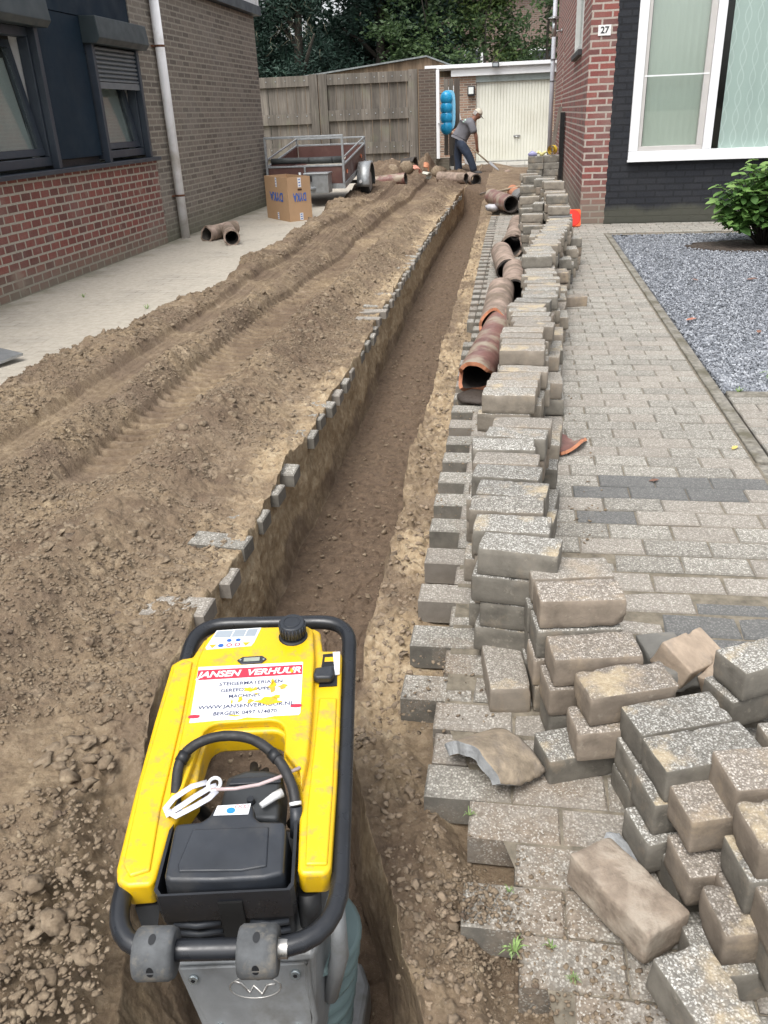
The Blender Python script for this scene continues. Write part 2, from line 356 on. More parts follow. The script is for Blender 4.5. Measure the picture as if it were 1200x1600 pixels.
# rows (denser near the camera)
ys = [.25]
while ys[-1] < 24.4: ys.append(ys[-1] + max(.0036, .0011 * ys[-1] ** 1.3))
ys = np.array(ys); NY = len(ys)
def soil_height(x, y):
    """dug-over strip to the left of the trench"""
    u = XL(y) - x                                             # metres left of the edge
    h = .02 + .035 * fbm(x * 1.3, y * .8, seed=3) + .02 * sstep(.0, .5, u)
    edge = np.interp(y, [0, 3, 4.2, 5.5, 7.2, 9.3, 10.6, 13, 15.8, 18, 25], [-2.6, -2.85, -2.93, -2.86, -2.74, -2.92, -2.78, -2.95, -3.15, -3.3, -3.5]) + .14 * fbm(y * 1.6, y * 0, seed=9) + .05 * fbm(y * 7, y * 0, seed=10)
    # long ridges and wheel ruts, all running with the trench
    w = .06 * fbm(y * .5, y * 0, seed=21)
    r1 = -1.70 + w + .03 * np.sin(y * .9); r2 = -2.22 + w
    h += .105 * np.exp(-((x - (-1.98 + w)) / .12) ** 2) * (1 + .3 * fbm(x * 4, y * 2, seed=4))
    h += .10 * np.exp(-((x - (-1.40 + w)) / .15) ** 2) * sstep(0, 2, y) * (.9 + .5 * fbm(x * 3, y * 1.5, seed=6))
    h += .045 * np.exp(-((x - (edge + .2)) / .18) ** 2) * (1 + .6 * fbm(x * 3, y * 2, seed=5))
    def rut(c, hw, dep): return -dep * sstep(hw, hw * .72, np.abs(x - c))
    h += rut(r1, .16, .055) * sstep(2.6, 3.2, y) + rut(r2, .24, .06)
    # rough crumbs, missing in the rolled ruts
    flat = np.maximum(sstep(.17, .12, np.abs(x - r1)) * sstep(2.6, 3.2, y) * (1 - .35 * sstep(.2, .5, fbm(x * 1.2, y * 1.2, seed=61))), sstep(.26, .2, np.abs(x - r2)) * .85)
    flat = np.maximum(flat, .7 * sstep(.25, .45, fbm(x * 1.8, y * 1.8, seed=44)))
    d1, v1 = worley(x * 16 + .5 * fbm(x * 9, y * 9, seed=71), y * 16, 31); d2, v2 = worley(x * 38, y * 38, 37); d3, v3 = worley(x * 80, y * 80, 39)
    crumbs = .026 * sstep(.62, .05, d1) * v1 ** 3 + .009 * sstep(.62, .05, d2) * v2 ** 1.5 * (1 - .8 * sstep(8, 13, y)) + .0045 * sstep(.6, .05, d3) * v3 * (1 - sstep(3.5, 6, y))
    crumbs += .011 * fbm(x * 13, y * 13, oct=3, seed=12, gain=.5) + .003 * fbm(x * 60, y * 60, oct=2, seed=19) * (1 - sstep(4, 7, y)) + .03 * fbm(x * 4, y * 4, oct=3, seed=13)
    h += crumbs * (1 - .85 * flat) + .004 * flat * fbm(x * 20, y * 14, seed=14)
    # tread print: bars across the rut
    tb = sstep(.0, .22, np.sin(2 * np.pi * (y / .085 + 1.2 * np.abs(x - r1)))) * sstep(.15, .11, np.abs(x - r1)) * sstep(2.9, 3.3, y) * sstep(13, 11, y)
    h += .033 * tb * sstep(-.75, -.2, fbm(x * .6, y * .9, seed=15))
    tb2 = sstep(.2, .6, np.sin(2 * np.pi * x / .06)) * sstep(.24, .2, np.abs(x - r2))
    h += .006 * tb2
    # heaps towards the far end
    for (cx, cy, sx, sy, hh) in ((-2.9, 18.7, .75, 1.0, .36), (-2.1, 19.2, .5, .8, .34), (-2.5, 16.8, .9, .8, .12), (-2.6, 13.2, .7, .9, .12), (-1.7, 15.6, .6, 1.1, .12), (-.55, 21.6, .45, .55, .0), (-2.5, 11, .4, .8, .10), (-.75, 23.6, .42, .5, .34)):
        h += hh * np.exp(-((x - cx) / sx) ** 2 - ((y - cy) / sy) ** 2) * (1 + .4 * fbm(x * 3, y * 3, seed=17))
    h = np.where(y > 17, h + .02, h)
    # fall to the paving at the left border and to the yard at the far end
    k = sstep(edge - .03, edge + .13, x) * (1 - sstep(22.6, 24.2, y))
    h = -.06 + (h + .06) * k
    return h
def right_height(x, y):
    """sand bed to the right of the trench, below the pavers, then up over them at the far end"""
    saw = SAW(y)
    h = gz(y) - .085 + .02 * fbm(x * 6, y * 6, oct=5, seed=51) + .02 * sstep(saw + .02, saw - .12, x) * fbm(x * 2, y * 3, seed=52)
    d1, v1 = worley(x * 26, y * 26, 131); d2, v2 = worley(x * 60, y * 60, 137)
    out = sstep(saw + .05, saw - .02, x)
    h += out * (.022 * sstep(.6, .1, d1) * v1 + .009 * sstep(.6, .1, d2) * v2 + .028 * fbm(x * 9, y * 7, oct=6, seed=56, gain=.6))
    near = sstep(1.75, 1.25, y) * sstep(saw + .06, saw - .01, x)
    h += near * (.035 + .02 * fbm(x * 8, y * 8, seed=53))
    far = sstep(11.6, 12.4, y) * sstep(TR_END + .1, TR_END - .3, y) * sstep(.0, -.1, x)
    h += far * .05
    end = sstep(TR_END - .2, TR_END + .5, y)
    h = h * (1 - end) + end * (.03 + .03 * fbm(x * 3, y * 3, oct=5, seed=54) + .10 * np.exp(-((x + .5) / .6) ** 2 - ((y - 19.2) / 1.3) ** 2) + .34 * np.exp(-((x + .75) / .42) ** 2 - ((y - 23.6) / .5) ** 2)) * (1 - sstep(22.6, 24.2, y)) + end * sstep(22.6, 24.2, y) * -.06
    # side branch of the trench, running to the right at the far end
    h -= .42 * sstep(15.3, 15.5, y) * sstep(TR_END + .1, TR_END - .15, y) * sstep(.42, .3, x)
    return h
A = 560; B1 = 46; C1 = 100; D1 = 34; E1 = 190
sA = 1 - np.linspace(1, 0, A) ** 1.45                         # 0 far left .. 1 at the edge
rowsV = []; sandA = []; dampA = []
Y, _ = np.meshgrid(ys, np.zeros(1), indexing='ij'); Y = Y[:, 0]
def cols(n): return np.zeros((NY, n))
xl = XL(Y) + .012 * fbm(Y * 9, Y * 0, seed=81) + .02 * fbm(Y * 2.2, Y * 0, seed=82)
xr = XR(Y) + .016 * fbm(Y * 8, Y * 0, seed=83) + .022 * fbm(Y * 2.5, Y * 0, seed=84)
FL = -.43
def FLY(y): return FL + .04 * sstep(1.5, 2.6, np.asarray(y, dtype=float))
tend = sstep(TR_END + .05, TR_END - .25, Y)                   # 1 inside the trench length, 0 beyond
yA = np.repeat(Y[:, None], A, 1); xA = -3.6 + (xl[:, None] + 3.6) * sA[None, :]
zA = soil_height(xA, yA)
# near the camera the left bank has slumped into the trench
sl = sstep(1.6, .9, yA) * sstep(xl[:, None] - .22, xl[:, None], xA); zA = zA - .11 * sl
zLe = zA[:, -1]
# left wall
tB = np.linspace(0, 1, B1 + 1)[1:]; yB = np.repeat(Y[:, None], B1, 1)
slope = .005 + .155 * sstep(1.5, .8, Y)
zfl = (FLY(Y) + .012 * fbm(Y * 1.1, Y * 0, seed=85)) * tend + zLe * (1 - tend)
zB = zLe[:, None] + (zfl - zLe)[:, None] * tB[None, :]
nB = .045 * fbm(yB * 3.2, zB * 3.2, oct=5, seed=86) + .018 * fbm(yB * 14, zB * 9, oct=4, seed=87)
xB = xl[:, None] + slope[:, None] * tB[None, :] + nB * np.sin(np.pi * np.clip(tB * .9 + .06, 0, 1))[None, :] * tend[:, None] + .02 * tB[None, :] ** 6
yB = yB + .02 * fbm(yB * 7, zB * 7, seed=88) * np.sin(np.pi * tB)[None, :]
# right wall
tD = np.linspace(0, 1, D1 + 1)[1:]; yD = np.repeat(Y[:, None], D1, 1)
zRe = right_height(xr, Y); zRe = zRe * 1.0
branch = sstep(15.3, 15.5, Y) * tend
zfr = (FLY(Y) + .012 * fbm(Y * 1.1, Y * 0, seed=89)) * tend + zRe * (1 - tend)
zD = zfr[:, None] + (zRe - zfr)[:, None] * tD[None, :]
nD = .05 * fbm(yD * 3, zD * 3, oct=5, seed=90) + .02 * fbm(yD * 13, zD * 10, oct=4, seed=91)
xD = (xr - .02)[:, None] + .02 * tD[None, :] + nD * np.sin(np.pi * tD)[None, :] * tend[:, None]
# floor
tC = np.linspace(0, 1, C1 + 1)[1:]; xB_end = xB[:, -1]; yC = np.repeat(Y[:, None], C1, 1)
xC = xB_end[:, None] + ((xr - .02) - xB_end)[:, None] * tC[None, :]
zC = (zfl[:, None] * (1 - tC) + zfr[:, None] * tC)
d1, v1 = worley(xC * 22, yC * 22, 231)
fl_n = .02 * fbm(xC * 3, yC * 2, seed=92) + .008 * fbm(xC * 22, yC * 16, oct=5, seed=93) + .016 * sstep(.5, .1, d1) * (v1 > .75)
fl_n += .05 * (sstep(.12, 0, tC) + sstep(.88, 1, tC))[None, :] * (.5 + fbm(yC * 5, xC * 5, seed=94)) * .8
fl_n -= .012 * sstep(.0, -.03, fbm(xC * 4, yC * 2.2, seed=95)) * sstep(-.08, -.05, fbm(xC * 4, yC * 2.2, seed=95))
zC = zC + fl_n * tend[:, None] * np.sin(np.pi * np.clip(tC * .98 + .01, 0, 1))[None, :] ** .3 + (1 - tend)[:, None] * .05 * fbm(xC * 4, yC * 4, oct=5, seed=96)
# right of the trench
tE = np.linspace(0, 1, E1 + 1)[1:] ** 1.25; yE = np.repeat(Y[:, None], E1, 1)
xE = xr[:, None] + (.72 - xr)[:, None] * tE[None, :]
zE = right_height(xE, yE)
Xs = np.concatenate([xA, xB, xC, xD, xE], 1); Ys = np.concatenate([yA, yB, yC, yD, yE], 1); Zs = np.concatenate([zA, zB, zC, zD, zE], 1)
K = Xs.shape[1]
sd = np.concatenate([.10 + .22 * fbm(xA * 1.6, yA * 1.1, seed=104) + .42 * sstep(.28, .02, xl[:, None] - xA) * sstep(1.6, 2.2, yA) + .12 * sstep(.2, .5, fbm(xA * .9, yA * .9, seed=101)),
                     (1.15 - 1.0 * sstep(.5, .92, tB))[None, :] * sstep(1.2, 2.0, yB) + 0 * yB, .06 + .35 * sstep(.2, .5, fbm(xC * 2, yC * 1.2, seed=102)),
                     (.10 + .35 * sstep(.3, .8, tD))[None, :] + 0 * yD, .38 * sstep(1.35, 1.75, yE) + .12 + .55 * fbm(xE * 6, yE * 3, oct=4, seed=107) + 0 * xE - .5 * sstep(11, 13, yE)], 1)
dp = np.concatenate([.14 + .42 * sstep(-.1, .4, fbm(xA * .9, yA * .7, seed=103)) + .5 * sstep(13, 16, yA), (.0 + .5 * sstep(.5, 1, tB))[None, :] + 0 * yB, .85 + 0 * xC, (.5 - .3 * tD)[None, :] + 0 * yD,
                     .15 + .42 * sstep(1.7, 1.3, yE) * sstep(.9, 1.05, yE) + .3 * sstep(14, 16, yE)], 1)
V = np.stack([Xs, Ys, Zs], -1).reshape(-1, 3)
i = np.arange(NY - 1)[:, None] * K + np.arange(K - 1)[None, :]; i = i.ravel()
F = np.stack([i, i + 1, i + K + 1, i + K], 1)
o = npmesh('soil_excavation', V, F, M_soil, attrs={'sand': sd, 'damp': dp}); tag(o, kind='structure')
# skirt of plain ground closing the opening nearest the camera is out of view below the lens
# ---- loose soil lumps lying on the strip (nobody could count them)
def ico_template():
    bm = bmesh.new(); bmesh.ops.create_icosphere(bm, subdivisions=2, radius=1.0)
    v = np.array([p.co[:] for p in bm.verts]); f = np.array([[q.index for q in p.verts] for p in bm.faces]); bm.free(); return v, f
IV, IF = ico_template()
def lumps(name, P, Sz, mat, seed=0, squash=.7, lab=None, cat=None, rough=.5):
    rg = np.random.default_rng(seed); n = len(P); nv = len(IV)
    out = np.zeros((n, nv, 3))
    ang = rg.uniform(0, 6.28, (n, 3)); ca, sa = np.cos(ang), np.sin(ang)
    base = IV[None] * (1 + rough * vnoise(IV[None, :, 0] * 1.9 + np.arange(n)[:, None] * 7.7, IV[None, :, 1] * 1.9, IV[None, :, 2] * 1.9, seed) + .38 * vnoise(IV[None, :, 0] * 3.6 + np.arange(n)[:, None] * 3.1, IV[None, :, 1] * 5, IV[None, :, 2] * 5, seed))[..., None]
    sc = np.stack([np.ones(n), rg.uniform(.6, 1, n), rg.uniform(.45, .85, n)], 1)
    b = base * sc[:, None, :]
    x = b[..., 0] * ca[:, None, 0] - b[..., 1] * sa[:, None, 0]; y = b[..., 0] * sa[:, None, 0] + b[..., 1] * ca[:, None, 0]; z = b[..., 2]
    z2 = z * ca[:, None, 1] - x * sa[:, None, 1] * .4
    out = np.stack([x, y, z2], -1) * Sz[:, None, None] + P[:, None, :]
    F_ = (IF[None] + (np.arange(n) * nv)[:, None, None]).reshape(-1, 3)
    o = npmesh(name, out.reshape(-1, 3), F_, mat, smooth=True)
    return tag(o, lab, cat, kind='stuff')
rg = np.random.default_rng(5)
n = 26000
yy = .5 + 15.5 * rg.random(n) ** 1.5; uu = rg.random(n) ** .9 * 2.2 + .04; xx = XL(yy) - uu
keep = (fbm(xx * 1.5, yy * 1.5, seed=44) < .22) & (np.abs(xx + 1.70) > .16 * (yy > 3)) & (np.abs(xx + 2.22) > .22)
xx, yy = xx[keep], yy[keep]; zz = soil_height(xx, yy)
s_ = .004 + .018 * rg.random(len(xx)) ** 5 + .007 * rg.random(len(xx)) ** 1.5
P = np.stack([xx, yy, zz - s_ * .15], 1)
lumps('soil_clods', P, s_, M_clod, 1, lab='loose brown soil lumps scattered over the dug strip left of the trench', cat='soil')
n = 2600
yy = .8 + 11 * rg.random(n) ** 1.6; f_ = rg.random(n); xx = XR(yy) + .01 + (SAW(yy) + .0 - XR(yy)) * f_
zz = right_height(xx, yy); s_ = .003 + .011 * rg.random(n) ** 3.5
lumps('sand_crumbs', np.stack([xx, yy, zz + s_ * .1], 1), s_, M_tancl, 2, lab='sandy crumbs along the right lip of the trench', cat='sand')
n = 1400
yy = .9 + 13 * rg.random(n) ** 1.7; f_ = rg.random(n) ** 1.0; xx = XL(yy) + .07 + (XR(yy) - XL(yy) - .12) * f_
s_ = .003 + .010 * rg.random(n) ** 5
lumps('trench_crumbs', np.stack([xx, yy, FLY(yy) + .008], 1), s_, M_clod, 3, lab='small soil crumbs lying on the trench floor', cat='soil')
IV1_, IF1_ = IV, IF
bm = bmesh.new(); bmesh.ops.create_icosphere(bm, subdivisions=1, radius=1.0); IV = np.array([p.co[:] for p in bm.verts]); IF = np.array([[q.index for q in p.verts] for p in bm.faces]); bm.free()
n = 90000
yy = .55 + 9.5 * rg.random(n) ** 1.75; uu = rg.random(n) ** .85 * 2.0 + .01; xx = XL(yy) - uu
keep = (fbm(xx * 2.2, yy * 2.2, seed=144) < .18) & ((np.abs(xx + 1.70) > .15) | (yy < 2.9)) & (np.abs(xx + 2.22) > .22); xx, yy = xx[keep], yy[keep]
s_ = .0026 + .0062 * rg.random(len(xx)) ** 1.8
lumps('soil_crumbs', np.stack([xx, yy, soil_height(xx, yy) + s_ * .3], 1), s_, M_clod, 6, lab='fine soil crumbs covering the dug strip', cat='soil')
n = 5200
yy = .9 + 9 * rg.random(n) ** 2.0; xx = SAW(yy) + .01 + np.abs(rg.normal(0, .17, n)); sc2 = rg.random(n) < .25; xx = np.where(sc2, .17 + .06 * yy ** .5 + rg.normal(0, .05, n), xx)
keep = fbm(xx * 5, yy * 5, seed=301) > -.05; xx, yy = xx[keep], yy[keep]; s_ = .0012 + .0062 * rg.random(len(xx)) ** 4
lumps('paving_crumbs', np.stack([xx, yy, gz(yy) + s_ * .25], 1), s_, M_clod, 7, lab='soil crumbs strewn over the pavers beside the saw toothed edge', cat='soil')
n = 1500
a_ = rg.normal(0, 1, (n, 2)); cx_ = rg.choice([-.055, -.02, -.10], n); cy_ = rg.choice([1.12, 1.06, 1.22], n); xx = cx_ + a_[:, 0] * .045; yy = cy_ + a_[:, 1] * .045; s_ = .0018 + .0058 * rg.random(n) ** 3
r2_ = ((xx - cx_) / .07) ** 2 + ((yy - cy_) / .07) ** 2
lumps('spilled_soil', np.stack([xx, yy, np.where(xx < np.where((yy > 1.087) & (yy < 1.19) | (yy > 1.305), -.07, .035), right_height(xx, yy), gz(yy) + .012 * np.exp(-r2_) - .002) + s_ * .25], 1), s_, M_clod, 8, lab='dark soil spilled over the nearest saw tooth pavers', cat='soil')
IV, IF = IV1_, IF1_
# ---- laid pavers to the right of the trench, every block modelled
class Pavers:
    def __init__(s): s.V = []; s.F = []; s.tone = []; s.dirt = []; s.n = 0
    def block(s, x0, x1, y0, y1, zt, th=.08, tone=.5, dirtf=None, tilt=(0, 0)):
        c = .005; cx, cy = (x0 + x1) / 2, (y0 + y1) / 2
        q = [(x0, y0, -th), (x1, y0, -th), (x1, y1, -th), (x0, y1, -th), (x0, y0, -c), (x1, y0, -c), (x1, y1, -c), (x0, y1, -c),
             (x0 + c, y0 + c, 0), (x1 - c, y0 + c, 0), (x1 - c, y1 - c, 0), (x0 + c, y1 - c, 0)]
        for (x, y, z) in q:
            zz = zt + z + tilt[0] * (x - cx) + tilt[1] * (y - cy); s.V.append((x, y, zz)); s.tone.append(tone); s.dirt.append(dirtf(x, y) if dirtf else 0)
        b = s.n
        for f in ((4, 5, 9, 8), (5, 6, 10, 9), (6, 7, 11, 10), (7, 4, 8, 11), (8, 9, 10, 11), (0, 1, 5, 4), (1, 2, 6, 5), (2, 3, 7, 6), (3, 0, 4, 7)): s.F.append([b + i for i in f])
        s.n += 12
    def build(s, name, mat):
        o = npmesh(name, np.array(s.V), np.array(s.F), mat, smooth=False, attrs={'tone': np.array(s.tone), 'dirt': np.array(s.dirt)})
        return tag(o, kind='structure')
R2 = random.Random(11)
P_ = Pavers(); PW, PD = .2115, .1078; KX = .975
def dirt_r(x, y):
    d = .25 + .25 * max(0, 1 - abs(x - (SAW(y) + .12)) / .2)
    if y < 2.0 and x < .5: d += .10
    if x > .12 and x < .32: d += .12
    if x > .5: d -= .12
    if y < 1.7 and x < .3: d += .06
    return d
yrow = .44; k = 0
NEAR = {0: .25, 1: .25, 2: .23, 3: .24, 4: .136, 5: .04, 6: -.072, 7: .03, 8: -.072, 9: -.178, 10: -.17, 11: -.178}
while yrow < 15.3:
    zt = float(gz(yrow)); saw = float(SAW(yrow))
    if yrow > 11.15: right = .74
    elif yrow > 10.25: right = 4.2
    else: right = KX
    x = right
    if k % 2: x -= 0; first = PW / 2
    else: first = PW
    if yrow > 12.3 and yrow < 12.9: lim = -.02
    else: lim = saw + .0
    if k % 2: lim = lim + PW / 2
    if k in NEAR: lim = NEAR[k]
    row = []
    w = first
    while x > lim + .02:
        x0 = x - w
        if x0 < lim: x0 = lim
        if x - x0 > .03: row.append((x0, x))
        x = x0; w = PW
        if x - PW < lim + .04 and x > lim: 
            row.append((lim, x)) if x - lim > .05 else None; break
    # blocks of this row; the near rows by the spoil heap step back like a saw
    for (a, b_) in row:
        if b_ - a > .24: parts = [(a, (a + b_) / 2), ((a + b_) / 2, b_)]
        else: parts = [(a, b_)]
        for (p, q) in parts:
            t_ = R2.random() * .94 if not (2.9 < yrow < 3.12 and .3 < (p + q) / 2 < .9 or 1.8 < yrow < 2.2 and (p + q) / 2 > .5 or 2.7 < yrow < 2.8 and .2 < (p + q) / 2 < .45) else .97
            P_.block(p + .0015, q - .0015, yrow + .0015, yrow + PD - .002, zt + R2.uniform(-.0025, .0025), tone=t_, dirtf=dirt_r, tilt=(R2.uniform(-.012, .012), R2.uniform(-.015, .015)))
    yrow += PD; k += 1
# strip of paving in front of the right house continues to the right
P_.build('driveway_paving', M_laid)
jb = MB()
for a, b_ in ((.42, 1.2), (1.2, 2.7), (2.7, 15.3)):
    pass
yv = np.linspace(.42, 15.2, 60); V = []; 
for y in yv:
    for x in (SAW(y) + .12, 1.0): V.append((x, y, float(gz(y)) - .0052))
F = [[2 * i, 2 * i + 1, 2 * i + 3, 2 * i + 2] for i in range(59)]
tag(npmesh('joint_sand', np.array(V), np.array(F), M_joint, smooth=False), kind='structure')
j2 = MB(); j2.add([(1.0, 10.25, -.011), (4.2, 10.25, -.011), (4.2, 11.2, -.011), (1.0, 11.2, -.011)], [(0, 1, 2, 3)])
tag(j2.build('path_bed', M_joint), kind='structure')
# ---- pavers still buried left of the trench: only their corners stick out
P_ = Pavers(); k = 0; yrow = 1.72
while yrow < 16:
    zt = .014 + R2.uniform(-.012, .012) + .01 * math.sin(yrow); xe = float(XL(yrow)) + .026
    st = 0 if k % 2 == 0 else -.105
    if R2.random() > (.03 if k % 2 == 0 else .45): P_.block(xe - .2 + st + R2.uniform(-.01, .01), xe + st + R2.uniform(-.012, .014), yrow, yrow + .104, zt, th=.055, tone=R2.random() * .9, dirtf=lambda x, y: .3, tilt=(R2.uniform(-.1, .06), R2.uniform(-.06, .06)))
    yrow += .109; k += 1
P_.build('buried_paving', M_laid)
# ---- old concrete-block drive on the left, dusty; joints by material (weathered nearly smooth)
def old_paving():
    m, t, b = new_mat('old dusty paving'); vec = ocoord(t)
    mp = t.nodes.new('ShaderNodeMapping'); mp.inputs['Rotation'].default_value = (0, 0, 0); t.links.new(vec, mp.inputs[0])
    br = t.nodes.new('ShaderNodeTexBrick'); br.offset = .5; t.links.new(mp.outputs[0], br.inputs['Vector'])
    for k_, v in (('Scale', 1), ('Brick Width', .21), ('Row Height', .105), ('Mortar Size', .006), ('Mortar Smooth', .4), ('Bias', 0)): br.inputs[k_].default_value = v
    br.inputs['Color1'].default_value = (.31, .285, .24, 1); br.inputs['Color2'].default_value = (.40, .37, .315, 1); br.inputs['Mortar'].default_value = (.17, .155, .125, 1)
    sand = ramp(t, noise(t, vec, 1.4, 9, .66), [(.28, 0), (.50, .95)])
    c = mix(t, sand, br.outputs['Color'], ramp(t, noise(t, vec, 18, 8, .7), [(.3, (.34, .305, .25)), (.7, (.485, .445, .375))]))
    sx = t.nodes.new('ShaderNodeSeparateXYZ'); t.links.new(vec, sx.inputs[0])
    al = ramp(t, math_(t, 'ADD', sx.outputs[0], math_(t, 'MULTIPLY', noise(t, vec, 2.5, 6), .6)), [(-4.02 + 5, 0), (-3.8 + 5, 0)])
    gr = ramp(t, math_(t, 'ADD', math_(t, 'MULTIPLY', sx.outputs[0], -1.0), math_(t, 'MULTIPLY', noise(t, vec, 3, 7, .65), .9)), [(.0, 0), (1, 1)])
    g2 = math_(t, 'MULTIPLY_ADD', gr, 1.0, 0.0)
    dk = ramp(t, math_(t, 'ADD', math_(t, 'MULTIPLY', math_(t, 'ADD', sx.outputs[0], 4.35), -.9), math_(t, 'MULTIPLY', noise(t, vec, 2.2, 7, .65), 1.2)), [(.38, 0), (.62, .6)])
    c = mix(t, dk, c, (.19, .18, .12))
    t.links.new(c, b.inputs['Base Color']); b.inputs['Roughness'].default_value = .9
    h = math_(t, 'ADD', math_(t, 'MULTIPLY', math_(t, 'MULTIPLY', br.outputs['Fac'], -1.0), math_(t, 'SUBTRACT', 1.0, math_(t, 'MULTIPLY', sand, .75))), math_(t, 'MULTIPLY', noise(t, vec, 50, 8, .7), .5))
    bump(t, b, h, .8, .008); return m
M_old = old_paving()
nx, ny = 40, 300
gx, gy = np.meshgrid(np.linspace(-8.0, -2.62, nx), np.linspace(-.5, 24, ny)); 
gzv = .006 * fbm(gx * 1.2, gy * 1.2, seed=201)
V = np.stack([gx, gy, gzv], -1).reshape(-1, 3); i = (np.arange(ny - 1)[:, None] * nx + np.arange(nx - 1)[None]).ravel()
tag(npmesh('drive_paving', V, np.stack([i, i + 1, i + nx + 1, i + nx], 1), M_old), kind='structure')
# pale slabs in front of the garage
sl = MB()
for a in range(8):
    sl.box(-2.4 + a * .5, -2.4 + a * .5 + .494, 24.35, 26.0, -.1, .012 + .002 * (a % 2))
M_slab = simple('pale slabs', (.42, .41, .37), .85, var=.15, dirt=(.25, .22, .17), dthr=(.5, .75))
tag(sl.build('garage_apron', M_slab, bevel=.004), kind='structure')
# ---- kerb strip, gravel, front slabs
kb = MB(); y = .3
M_kerb = simple('kerb', (.215, .20, .17), .9, var=.45, scale=38, bumps=.7, bscale=90, bdist=.004, dirt=(.11, .10, .07), dscale=6, dthr=(.46, .62))
while y < 9.9:
    kb.box(.982, 1.040, y + .003, y + .997, -.12, .008 + float(gz(y))); y += 1
tag(kb.build('kerb', M_kerb, bevel=.006), kind='structure')
kb = MB()
for x in np.arange(1.06, 4.2, .5): kb.box(x, x + .495, 4.17, 4.25, -.1, .006)
tag(kb.build('gravel_edging', M_kerb, bevel=.005), kind='structure')
P_ = Pavers(); yrow = .4; k = 0
while yrow < 4.15:
    x = 1.056 + (.105 if k % 2 else 0)
    if k % 2: P_.block(1.056, 1.159, yrow + .001, yrow + .105, float(gz(yrow)), tone=.5, dirtf=lambda a, b: .3)
    while x < 3.4:
        P_.block(x + .001, x + .2095, yrow + .0015, yrow + .105, float(gz(yrow)) + R2.uniform(-.002, .002), tone=R2.random() * .9, dirtf=lambda a, b: .26, tilt=(0, R2.uniform(-.01, .01))); x += PW
    yrow += PD; k += 1
P_.build('front_path', M_laid)
M_gbed = simple('gravel bed', (.13, .135, .145), .9, var=.35, scale=40, bumps=.8, bscale=120, bdist=.008)
gb = MB(); gb.add([(1.05, 4.2, -.03), (4.6, 4.2, -.03), (4.6, 10.26, -.03), (1.05, 10.26, -.03)], [(0, 1, 2, 3)])
tag(gb.build('gravel_bed', M_gbed), kind='structure')
def gravel_mat():
    m, t, b = new_mat('blue grey gravel'); vec = ocoord(t)
    v = vor(t, vec, 42); s = t.nodes.new('ShaderNodeSeparateColor'); t.links.new(v.outputs['Color'], s.inputs[0])
    c = ramp(t, s.outputs[0], [(0, (.125, .135, .15)), (.35, (.20, .215, .24)), (.7, (.29, .305, .335)), (1, (.45, .47, .50))])
    t.links.new(c, b.inputs['Base Color']); b.inputs['Roughness'].default_value = .8; return m
M_gravel = gravel_mat()
rg = np.random.default_rng(8); n = 66000
yy = 4.28 + 5.95 * rg.random(n) ** 1.15; xx = 1.062 + rg.random(n) * np.minimum(3.4, .12 + (yy - 3.2) * .42)
keep = ~(((xx - 2.35) ** 2 / .42 + (yy - 9.25) ** 2 / .16) < 1); xx, yy = xx[keep], yy[keep]
s_ = rg.uniform(.0052, .0098, len(xx))
OV = np.array([(1, 0, 0), (-1, 0, 0), (0, 1, 0), (0, -1, 0), (0, 0, 1), (0, 0, -1.0)]); OF = np.array([(0, 2, 4), (2, 1, 4), (1, 3, 4), (3, 0, 4), (2, 0, 5), (1, 2, 5), (3, 1, 5), (0, 3, 5)])
rv = OV[None] * rg.uniform(.6, 1.25, (len(xx), 6, 1)) + rg.normal(0, .15, (len(xx), 6, 3))
# random rotations
q = rg.normal(size=(len(xx), 4)); q /= np.linalg.norm(q, axis=1)[:, None]; w_, x_, y_, z_ = q.T
Rm = np.stack([1 - 2 * (y_**2 + z_**2), 2 * (x_*y_ - z_*w_), 2 * (x_*z_ + y_*w_), 2 * (x_*y_ + z_*w_), 1 - 2 * (x_**2 + z_**2), 2 * (y_*z_ - x_*w_), 2 * (x_*z_ - y_*w_), 2 * (y_*z_ + x_*w_), 1 - 2 * (x_**2 + y_**2)], 1).reshape(-1, 3, 3)
rv = np.einsum('nij,nkj->nki', Rm, rv) * s_[:, None, None] + np.stack([xx, yy, -.022 + rg.random(len(xx)) * .022], 1)[:, None, :]
o = npmesh('gravel', rv.reshape(-1, 3), (OF[None] + (np.arange(len(xx)) * 6)[:, None, None]).reshape(-1, 3), M_gravel, smooth=False)
tag(o, 'blue grey crushed gravel bed beside the driveway', 'gravel', kind='stuff')
# ================================================================== buildings
M_brownbrick = brick_mat('brown brick', (.205, .178, .150), (.145, .127, .11), (.285, .262, .222), bw=.225, rh=.067, ms=.0105, dark=(.10, .086, .076), low=(.15, .5, (.16, .16, .115)), darkf=.3)
M_redbrick = brick_mat('red panel brick', (.215, .078, .064), (.145, .060, .052), (.34, .31, .26), bw=.165, rh=.077, ms=.0100, dark=(.12, .058, .05), low=(.1, .42, (.23, .215, .165)), patch=(.30, .22, .18), darkf=.6)
M_houseR = brick_mat('dark red brick', (.235, .078, .065), (.15, .055, .052), (.36, .31, .27), bw=.22, rh=.075, ms=.011, dark=(.12, .06, .055), low=(.30, .62, (.19, .175, .14)), darkf=.6)
M_black = brick_mat('black painted brick', (.026, .028, .033), (.020, .022, .027), (.016, .017, .02), bw=.22, rh=.075, ms=.010, low=(.26, .34, (.085, .085, .065)), stain=(.045, .045, .047), bstr=.9)
M_garbrick = brick_mat('garage brick', (.32, .20, .14), (.22, .14, .10), (.34, .30, .25), bw=.22, rh=.0625, ms=.011, dark=(.14, .10, .08))
M_pillarbrick = brick_mat('pillar brick', (.105, .078, .062), (.07, .055, .046), (.14, .12, .10), bw=.22, rh=.0625, ms=.010, low=(.3, .7, (.13, .12, .09)))
